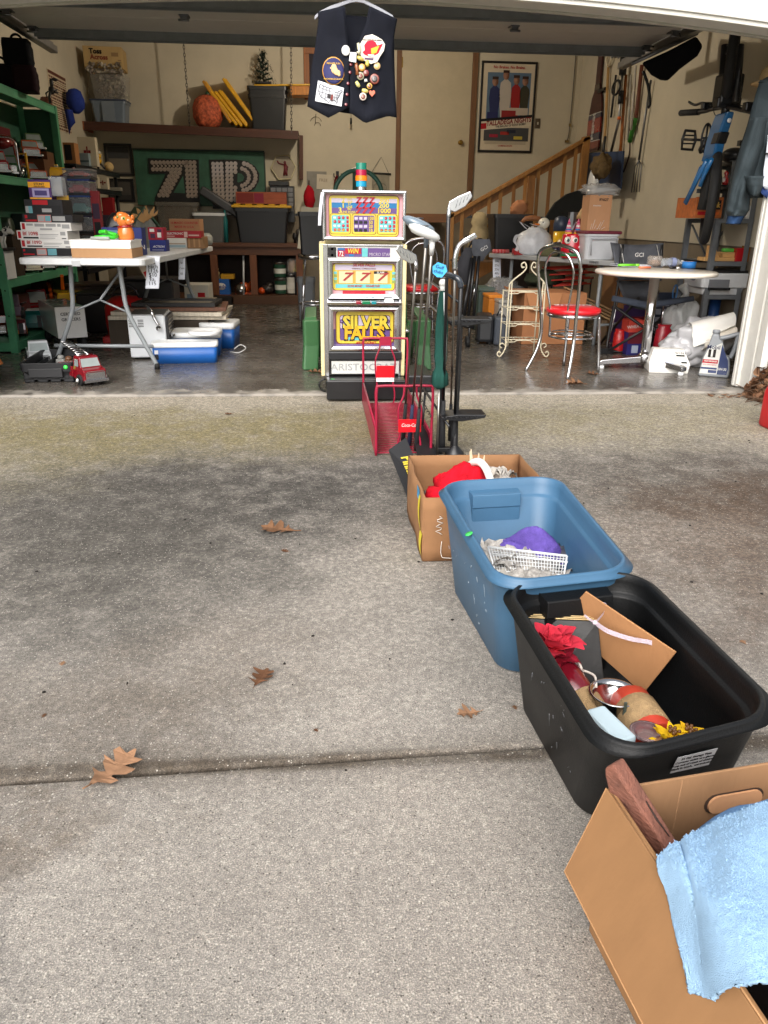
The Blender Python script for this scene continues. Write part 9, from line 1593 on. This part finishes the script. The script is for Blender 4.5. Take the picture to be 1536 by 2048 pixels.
RP=lambda x,y,z:G(x,y,z)-o8
pt('tail',RIB,rb2,lambda b:ribbon(b,[RP(1190,1245,.225),RP(1215,1262,.222),RP(1260,1277,.215),RP(1298,1284,.21),RP(1310,1290,.205)],.006)); pt('loop',RIB,rb2,lambda b:ribbon(b,[RP(1190,1245,.225),RP(1205,1228,.236),RP(1212,1214,.244),RP(1203,1208,.246),RP(1192,1214,.243)],.006)); pt('tail',RIB,rb2,lambda b:ribbon(b,[RP(1190,1245,.225),RP(1178,1238,.235),RP(1168,1230,.24)],.003)); pt('knot',RIB,rb2,lambda b:b.ball(RP(1190,1245,.226),.006))
def flower(name,lab,c,col,n,L,wd,centre,layers=2,tilt=.6,seed=1):
    t=thing(name,lab,'artificial flower',c); random.seed(seed)
    def pet(b,ang,el,l,w):
        M=Matrix.Rotation(ang,4,'Z')@Matrix.Rotation(-el,4,'Y')
        b.sheet(3,6,lambda u,v:M@V((l*v,(u-.5)*w*sin(PI*min(1,v*.9+.08))**.8,.012*sin(3*v+ang)-.02*v*v+.006*abs(u-.5)*sin(9*v))))
    for k in range(layers):
        for i in range(n):
            pt('petal',mat(col,.75,var=.3,scale=20,bump=.1,bs=60,kind='petal',spec=.2),t,lambda b:pet(b,2*PI*i/n+k*.5+ru(-.2,.2),tilt*(1-.5*k)+ru(-.3,.3)+k*.7,L*(1-.2*k)*ru(.8,1.1),wd))
    pt('centre',paint(*centre),t,lambda b:[b.ball((.006*cos(i*2.4)*(i**.5)*.7,.006*sin(i*2.4)*(i**.5)*.7,.02),.004,6,4) for i in range(8)]); return t
flower('poinsettia','large red cloth poinsettia in the left end of the black tote',G(1112,1290,.2),(190,44,62),7,.072,.05,(150,40,50),3,.25,3); 
t=flower('poinsettia','lower crimson cloth poinsettia hanging under the large red one',G(1118,1318,.16),(150,26,48),6,.06,.045,(120,30,40),2,-.2,8)
t=flower('sunflower','yellow cloth sunflower at the near end of the black tote',G(1345,1478,.18),(232,184,26),9,.035,.018,(110,70,30),2,.6,5); flower('sunflower','second yellow cloth sunflower right of the first in the black tote',G(1378,1474,.18),(226,176,24),8,.028,.016,(110,70,30),1,.9,6)
def lying(name,lab,cat,a,b_,r,segs):
    """a turned thing lying between two places; segs: part name, f0, f1, radius factor, material"""
    t=thing(name,lab,cat,a); d=b_-a
    for n,f0,f1,k,m in segs: pt(n,m,t,lambda b:b.tube([d*f0,d*(f0+.02),d*(f1-.02),d*f1],[r*k*.94,r*k,r*k,r*k*.94],20))
    return t,d
BURL=mat((182,152,112),.95,var=.3,scale=30,bump=.6,bs=420,kind='burlap',spec=.1)
t,d=lying('wrapped_bottle','dark red bottle wrapped in burlap and cord lying in the black tote','bottle',G(1188,1440,.07),G(1120,1335,.13),.04,(('burlap_wrap',0,.45,1.02,BURL),('bottle_body',.3,.92,.95,gloss(110,18,32)),('neck',.92,1.1,.4,gloss(100,16,28))))
pt('cord',paper(214,206,196),t,lambda b:(b.tube([d*.86+V((.042*cos(q),.03*sin(q),.04*sin(q)+.0)) for q in np.linspace(-.6,PI+.3,14)],.003,6),b.tube(spl([d*.86+V((.04,0,.01)),d*.6+V((.045,0,.03)),d*.45+V((.03,-.02,.035))],4),.0028,6)))
t,d=lying('wrapped_canister','orange canister wrapped with burlap in the black tote','canister',G(1312,1484,.1),G(1258,1405,.1),.047,(('burlap_wrap',.2,.78,1.04,BURL),('body',0,1.0,.98,paint(196,66,44)),))
pt('lid',paint(196,60,40),t,lambda b:b.ball(d*1.0,(.042,.03,.04)))
bw_=thing('steel_bowl','small shiny steel bowl on a dark stem in the black tote','bowl',G(1228,1398,.12)); pt('bowl',steel(190,190,190,rough=.12),bw_,lambda b:b.lathe([(.028,-.035),(.04,-.03),(.047,.01),(.053,.014),(.055,.017),(.05,.018),(.043,.008),(.036,-.024),(.0,-.028)],32,c0=True,c1=False)); pt('stem',mat((48,54,58),.3,kind='dark_glass'),bw_,lambda b:b.tube([(.0,-.005,-.036),(.014,-.03,-.075),(.02,-.05,-.11)],[.02,.014,.02],10)); pt('blade',mat((60,72,66),.3,kind='dark_glass'),bw_,lambda b:b.box(-.002,.004,-.058,-.054,-.08,.03))
pq=[G(x,y,.19) for x,y in ((1172,1418),(1208,1408),(1275,1472),(1236,1486))]; o9=sum(pq,V())/4; t=thing('pale_blue_box','smooth pale blue case wedged at the near left of the black tote','box',o9); pt('case',plas(196,216,224,rough=.5),t,lambda b:plate(b,[q-o9 for q in pq],V((0,0,-.07))),bev=.006)
gl=thing('glass_dish','small clear ribbed glass dish beside the yellow flower','glass dish',G(1293,1472,.165)); pt('dish',mat((200,170,170),.08,trans=.85,kind='clear_glass',bump=0),gl,lambda b:b.lathe([(.018,0),(.03,.006),(.033,.012),(.029,.013),(.018,.004)],20)); pt('red_base',REDINK,gl,lambda b:b.ball((0,0,-.004),(.014,.014,.004)))
# --------------------------------------------------------------- brown box with cloth bits behind the blue tote
cw0,cw1,cy0,cy1,ch=.337,.775,2.375,2.86,.232
bx=thing('cardboard_box','worn open cardboard box with yellow tape and clothes behind the blue tote','cardboard box',((cw0+cw1)/2,cy0,DZ)); w=cw1-cw0; d=cy1-cy0
KRAFT=mat((144,106,74),.85,var=.14,scale=6,bump=.25,bs=12,kind='cardboard',spec=.2); KIN=card(140,104,74)
def wall(a,b_,z0,z1,nx=10,nz=5,amp=.008,seed=0):
    a=V(a); b_=V(b_); n=V((b_.y-a.y,a.x-b_.x,0)).normalized()
    return lambda b:b.sheet(nx,nz,lambda u,v:a.lerp(b_,u)+V((0,0,z0+(z1-z0)*v))+n*(amp*nz3(V((u*3+seed,v*3,seed)))*sin(PI*u)+.012*sin(PI*v)*sin(PI*u)))
for a,b_,s in (((-w/2,0,0),(w/2,0,0),1),((w/2,0,0),(w/2,d,0),2),((w/2,d,0),(-w/2,d,0),3),((-w/2,d,0),(-w/2,0,0),4)): pt('side_wall',KRAFT,bx,wall(a,b_,.003,ch,seed=s),solid=.005)
pt('bottom',KIN,bx,lambda b:b.box(-w/2+.004,w/2-.004,.004,d-.004,.003,.008))
pt('yellow_tape',mat((226,206,40),.4,var=.1,kind='tape'),bx,lambda b:(b.sheet(1,5,lambda u,v:(-w/2-.0045-.006*sin(PI*v),.03+.035*u+.05*v,.09+.12*v)),b.sheet(1,4,lambda u,v:(-w/2-.0055-.004*sin(PI*v),.005+.05*u,.02+.08*v)))); pt('blue_tape',mat((60,150,200),.5,var=.5,scale=50,kind='tape'),bx,lambda b:b.sheet(3,3,lambda u,v:(-w/2-.0055+.0*u,.1+.06*u,.17+.055*v)))
pt('pen_marks',paper(226,220,210),bx,lambda b:(b.tube([(-w/2+.05+.012*sin(i*1.9),-.0115,.17-.006*i) for i in range(12)],.0014,4),b.tube(spl([(-w/2+.06,-.012,.08),(-w/2+.06,-.014,.03),(-w/2+.09,-.014,.018),(-w/2+.25,-.014,.018)],4),.0014,4)))
sh_=thing('santa_hat','red felt hat with white trim on top of the open cardboard box','hat',V((cw0+.17,cy0+.2,DZ+.165))); RF=cloth(196,18,36)
pt('crown',RF,sh_,lambda b:b.sheet(24,22,lambda u,v:((u-.5)*.2,(v-.5)*.2+.04*u,.02+.085*sin(PI*u)**.7*sin(PI*v)**.7+.03*nz3(V((u*6,v*6,0)))+.015*abs(nz3(V((u*13,v*13,4)))))),solid=.005); pt('trim',cloth(224,222,216),sh_,lambda b:b.tube(spl([(.0,.11,.03),(.04,.05,.11),(.065,-.02,.115),(.085,-.07,.06)],5),.014,8)); pt('cuff',RF,sh_,lambda b:b.ball((-.09,-.06,.015),(.06,.07,.04),nz=.3,fr=3))
t=thing('white_cloth','white crumpled cloth at the front of the open cardboard box','cloth',V((cw0+.13,cy0+.07,DZ+.15))); pt('folds',cloth(210,206,200),t,lambda b:b.ball((0,0,.01),(.07,.05,.05),nz=.5,fr=4)); 
t=thing('newspaper','crumpled newspaper at the back right of the open cardboard box','newspaper',V((cw1-.13,cy1-.14,DZ+.06))); pt('sheets',[PRINTED,PLAIN],t,lambda b:sheets(b,14,.06,.07,.05,.12,.1,11)); t=thing('newspaper','bed of newspaper filling the open cardboard box under the hat','newspaper',V((cw0+.22,cy0+.24,DZ+.01))); pt('sheets',[PRINTED,PLAIN,KIN],t,lambda b:sheets(b,34,.13,.16,.01,.12,.1,17))
t=thing('paper_flower','dried twisted paper spray standing up in the open cardboard box','dried leaves',V((cw0+.24,cy1-.14,DZ+.13))); pt('spray',paper(196,178,150),t,lambda b:[b.tube(spl([(0,0,0),(.01*cos(i*1.3),.01,.06),(.022*cos(i*1.3),.0,.1),(.03*cos(i*1.3),.01,.14+.008*i)],4),[.004,.006,.008,.01,.012,.012,.01,.008,.006,.006,.005,.003,.002],5) for i in range(4)])
# --------------------------------------------------------------- near box with the light blue towel
H2=.28
hA,hB=G(1218,1576,H2),G(1530,2045,H2); hd=(hB-hA); hB=hA+hd*1.25
xb=V((.86,hA.y+.075,H2)); 
nb_=thing('cardboard_box','large tan cardboard box with a folded out flap and hand hole, nearest to the camera','cardboard box',(hA.x,hA.y,DZ)); oA=V((hA.x,hA.y,DZ)); hz=H2-DZ
KR2=mat((146,108,72),.8,var=.1,scale=5,bump=.1,bs=22,kind='cardboard',spec=.25,stretch=(1,1,.4)); KR2I=card(150,114,82)
rbk=G(1560,1519,H2); rbk=hA+(rbk-hA).normalized()*.46 ; rbk.z=H2
loc_=lambda p:V((p.x,p.y,0))-V((oA.x,oA.y,0))
inset=V((.02,0,0)); farR=rbk; nearL=hB; nearR=hB+(rbk-hA)
def wallp(a,b_,m,name='side_wall',h=hz,th=.005,hole=None):
    a,b_=loc_(a),loc_(b_); n=V((b_.y-a.y,a.x-b_.x,0)).normalized()*th
    return pt(name,m,nb_,lambda b:plate(b,(a+V((0,0,.003)),b_+V((0,0,.003)),b_+V((0,0,h)),a+V((0,0,h))),n),bev=.0015)
wallp(hA,farR,KR2I,'back_wall'); wallp(farR,nearR,KR2I); wallp(nearR,nearL,KR2I); wallp(nearL,hA,KR2)
pt('bottom',KR2I,nb_,lambda b:b.add([loc_(q)+V((0,0,.004)) for q in (hA,farR,nearR,nearL)],[(0,1,2,3)]))
fA=G(1129,1743,.152); fdir=fA-hA; hs_=hd.normalized()
flap=[hA-oA+V((-.004,0,0)),hA-oA+fdir,hA-oA+fdir+hd*1.2+V((.0,.0,0)),hB-oA+V((-.004,0,0))]
fn_=(flap[1]-flap[0]).cross(flap[3]-flap[0]).normalized()*.005; fn_=fn_ if fn_.x>0 else -fn_
pt('flap',KR2,nb_,lambda b:plate(b,flap,fn_),bev=.0015)
pt('paper_edge',card(166,126,88),nb_,lambda b:(b.tube([flap[0],flap[1],flap[2]],.0014,4),b.tube([flap[0]+fn_,flap[3]+fn_],.0025,4)))
# hand hole: its shade painted as a dark pill behind the pushed-in tab
ha,hbk=loc_(hA),loc_(farR); eb=(hbk-ha).normalized(); nb2=V((eb.y,-eb.x,0))
cH=ha+eb*.225+V((0,0,hz-.062))+nb2*.004
def pill(b,L,r,d0,d1): 
    pts=[(L/2-r+r*cos(q),r*sin(q)) for q in np.linspace(-PI/2,PI/2,9)]+[(-L/2+r+r*cos(q),r*sin(q)) for q in np.linspace(PI/2,1.5*PI,9)]
    b.loft([[cH+eb*x+V((0,0,z))+nb2*d for x,z in pts] for d in (d0,d1)],sm=False)
pt('hole_shade',mat((60,42,30),.9,kind='hole_shade_board'),nb_,lambda b:pill(b,.108,.0185,.001,.002)); pt('hand_tab',card(200,150,110),nb_,lambda b:pill(b,.098,.0165,.0025,.006))
for f in (.12,.33): pt('crease',KR2I,nb_,lambda b:b.tube([ha+eb*f+nb2*.0045+V((0,0,.01)),ha+eb*(f+.003)+nb2*.0045+V((0,0,hz-.004))],.0012,4))
# plank
a1,b1=G(1224,1528,H2+.05),G(1345,1720,H2-.04); dirp=(b1-a1); b1=a1+dirp*1.5
pk=thing('wooden_plank','weathered red brown wooden plank standing up in the near box','plank',a1); PW=mat((116,76,62),.75,var=.35,scale=4,bump=.25,bs=18,kind='old_plank',stretch=(9,2,9),hue=(1.1,1,.95))
wv2=V((.028,.016,-.0)); dn=dirp.normalized(); tv=dn.cross(wv2).normalized(); tv=tv if tv.z<0 else -tv; wv2=tv.cross(dn).normalized()*.03; wv2=wv2 if wv2.x>0 else -wv2
mbp=MB(); L=b1-a1
mbp.loft([[L*f+q for q in (V(),wv2*.9,wv2*.9+tv*k,tv*k)] for f,k in ((0,.02),(.05,.03),(.3,.06),(1,.09))],sm=False); obj('plank',mbp,PW,pk,bev=.004); pt('crack',mat((50,34,28),.9,kind='dark_crack'),pk,lambda b:b.tube([L*.3+wv2*.55+tv*-.0005,L*.42+wv2*.5+tv*-.0005,L*.55+wv2*.6+tv*-.0005],[.001,.0022,.0008],4))
# towel
tw=thing('light_blue_towel','light blue fleece towel draped over the near cardboard box','towel',G(1450,1800,.31)); oT=V(tw.location)
rows=[[(1316,1716,.292),(1352,1690,.305),(1402,1654,.318),(1470,1630,.322),(1570,1604,.325)],
[(1318,1745,.283),(1362,1728,.315),(1415,1700,.333),(1480,1685,.336),(1585,1665,.335)],
[(1338,1800,.268),(1376,1790,.303),(1425,1775,.338),(1490,1765,.34),(1600,1745,.338)],
[(1348,1850,.252),(1388,1846,.285),(1430,1842,.325),(1500,1835,.342),(1610,1825,.34)],
[(1362,1920,.238),(1402,1918,.27),(1442,1915,.31),(1510,1905,.337),(1620,1895,.337)],
[(1378,1990,.222),(1416,1988,.25),(1455,1982,.288),(1520,1972,.325),(1630,1960,.33)]]
def tfn(u,v):
    def cr(p0,p1,p2,p3,t): return [.5*(2*b+(c-a)*t+(2*a-5*b+4*c-d)*t*t+(3*b-a-3*c+d)*t**3) for a,b,c,d in zip(p0,p1,p2,p3)]
    j=v*5; i=min(int(j),4); t=j-i; rr=[]
    for k in range(5): g4=[rows[max(0,min(5,i+m))][k] for m in (-1,0,1,2)]; rr.append(cr(*g4,t))
    j=u*4; i=min(int(j),3); t=j-i; q=cr(*[rr[max(0,min(4,i+m))] for m in (-1,0,1,2)],t)
    p=G(q[0],q[1],q[2])-oT
    p.z+=.01*nz3(V((u*5,v*3,1)))+.005*sin(u*9+v*2)-.006*max(0,1-abs(u-.3-.05*v)/.04)+.0025*nz3(V((u*40,v*40,5)))
    e=min(u,v,1-v)
    if e<.01: p.x+=.004*nz3(V((u*60,v*60,9))); p.y+=.004*nz3(V((u*60,v*60,19)))
    return p
FLE=mat((158,192,222),.95,var=.07,scale=60,bump=.18,bs=700,kind='fleece',spec=.1)
tmb=MB(); tmb.sheet(64,60,tfn); obj('cloth',tmb,FLE,tw,solid=.006)
# short pile over the towel
fm=MB(); random.seed(21)
for i in range(26000):
    u,v=random.random(),random.random()
    if random.random()<.06: u,v=random.choice(((0,v),(u,0),(u,1)))
    p=tfn(u,v)+V((0,0,.003)); h=ru(.0008,.0022); q=ru(0,6.28); dx=V((cos(q),sin(q),0))
    fm.v+= [tuple(p-dx*.0005),tuple(p+dx*.0005),tuple(p+V((ru(-.002,.002),ru(-.002,.002),h)))]; b=len(fm.v); fm.f.append([b-3,b-2,b-1]); fm.mi.append(0); fm.sm.append(False)
obj('pile',fm,mat((163,196,224),.95,var=.06,scale=60,bump=0,kind='fleece_pile',spec=.1),tw)['kind']='stuff'
t2=thing('folded_towel','second blue towel folded under the fleece towel against the box back wall','towel',G(1430,1650,.24)); pt('cloth',mat((120,160,206),.95,var=.12,scale=60,bump=.5,bs=520,kind='fleece',spec=.1),t2,lambda b:b.ball((.07,-.04,-.06),(.14,.06,.13),nu=24,nv=14,nz=.08),)
t3=thing('black_bag','crumpled black plastic bag filling the near box under the towel','bag',V((hB.x+.2,hA.y-.3,.1))); pt('film',mat((14,14,15),.25,var=.3,kind='black_film',bump=.3,bs=20),t3,lambda b:b.ball((0,0,.02),(.19,.26,.13),24,14,nz=.15,fr=3))
# ================================================================ leaves and litter on the driveway
def oak(b,s,seed):
    random.seed(seed); half=[(.03,0),(.06,.1),(.2,.2),(.3,.3),(.12,.33),(.1,.38),(.34,.5),(.42,.6),(.36,.64),(.14,.6),(.12,.66),(.3,.8),(.32,.88),(.12,.84),(.08,.92),(.03,1.02)]
    fold=ru(.1,.5); cu=ru(-.25,.35); j1=[(x*ru(.8,1.2),y+ru(-.02,.02)) for x,y in half]; j2=[(x*ru(.7,1.25),y+ru(-.03,.03)) for x,y in half]
    def pos(x,y): return (x*s*1.15,(y-.5)*s,max(.001,s*(abs(x)*fold+cu*(y-.4)**2+.06*nz3(V((x*4+seed,y*4,seed)))+.02)))
    k=len(half); vs=[pos(0,y) for _,y in half]+[pos(x,y) for x,y in j1]+[pos(-x,y) for x,y in j2]
    b.add(vs,[(i,k+i,k+i+1,i+1) for i in range(k-1)]+[(i+1,2*k+i+1,2*k+i,i) for i in range(k-1)]); b.tube([pos(0,0),pos(.03,-.2)],s*.014,5)
def leaf(px,py,s,rz,seed,lab,m=0,z=DZ):
    g_=G(px,py,z); t=thing('oak_leaf',lab,'leaf',(g_.x,g_.y,z+.001),R(rz),group='dry oak leaves on the concrete'); pt('blade',LEAF[m],t,lambda b:oak(b,s,seed)); return t
leaf(556,1060,.13,70,3,'curled tan oak leaf in the middle of the driveway'); leaf(522,1358,.075,-20,5,'brown oak leaf below the middle of the driveway',2); leaf(228,1543,.115,-35,8,'large pinkish oak leaf lying across the driveway joint',1); leaf(937,1428,.055,100,11,'small pale oak leaf beside the black tote',1); leaf(570,1103,.03,60,13,'tiny brown leaf scrap below the curled tan leaf',2)
leaf(125,1328,.02,0,14,'tiny pale chip at the left of the driveway',1); leaf(632,1462,.014,40,15,'dark leaf crumb in the lower middle of the driveway',2); leaf(1486,1285,.022,10,16,'small curled yellow leaf right of the black tote',1); leaf(458,829,.05,120,17,'grey brown leaf just outside the sill on the left',2); leaf(88,1432,.015,0,18,'reddish crumb at the lower left of the driveway',2); leaf(1030,1416,.018,0,31,'orange leaf crumb beside the black tote base',0)
leaf(410,788,.07,30,19,'tan leaf lying on the sill',0); leaf(630,746,.12,80,20,'broad tan leaf beside the game machine base',0,0); leaf(1150,768,.13,85,22,'long curled brown leaf on the floor near the chair legs',0,0); leaf(1185,750,.1,60,23,'brown leaf in front of the chair',2,0); leaf(1205,735,.09,100,24,'brown leaf by the table foot',2,0); leaf(1330,785,.06,50,25,'dry leaf on the sill near the oil jug',1); leaf(1385,780,.06,20,26,'dry leaf on the sill left of the jamb',0); leaf(45,772,.08,80,27,'tan leaf by the black crate at the left of the sill',0); leaf(100,793,.04,10,28,'thin leaf at the far left of the sill',2); leaf(28,838,.02,0,29,'leaf crumb near the left edge of the driveway',0); leaf(538,867,.015,0,30,'orange crumb on the mossy band',0)
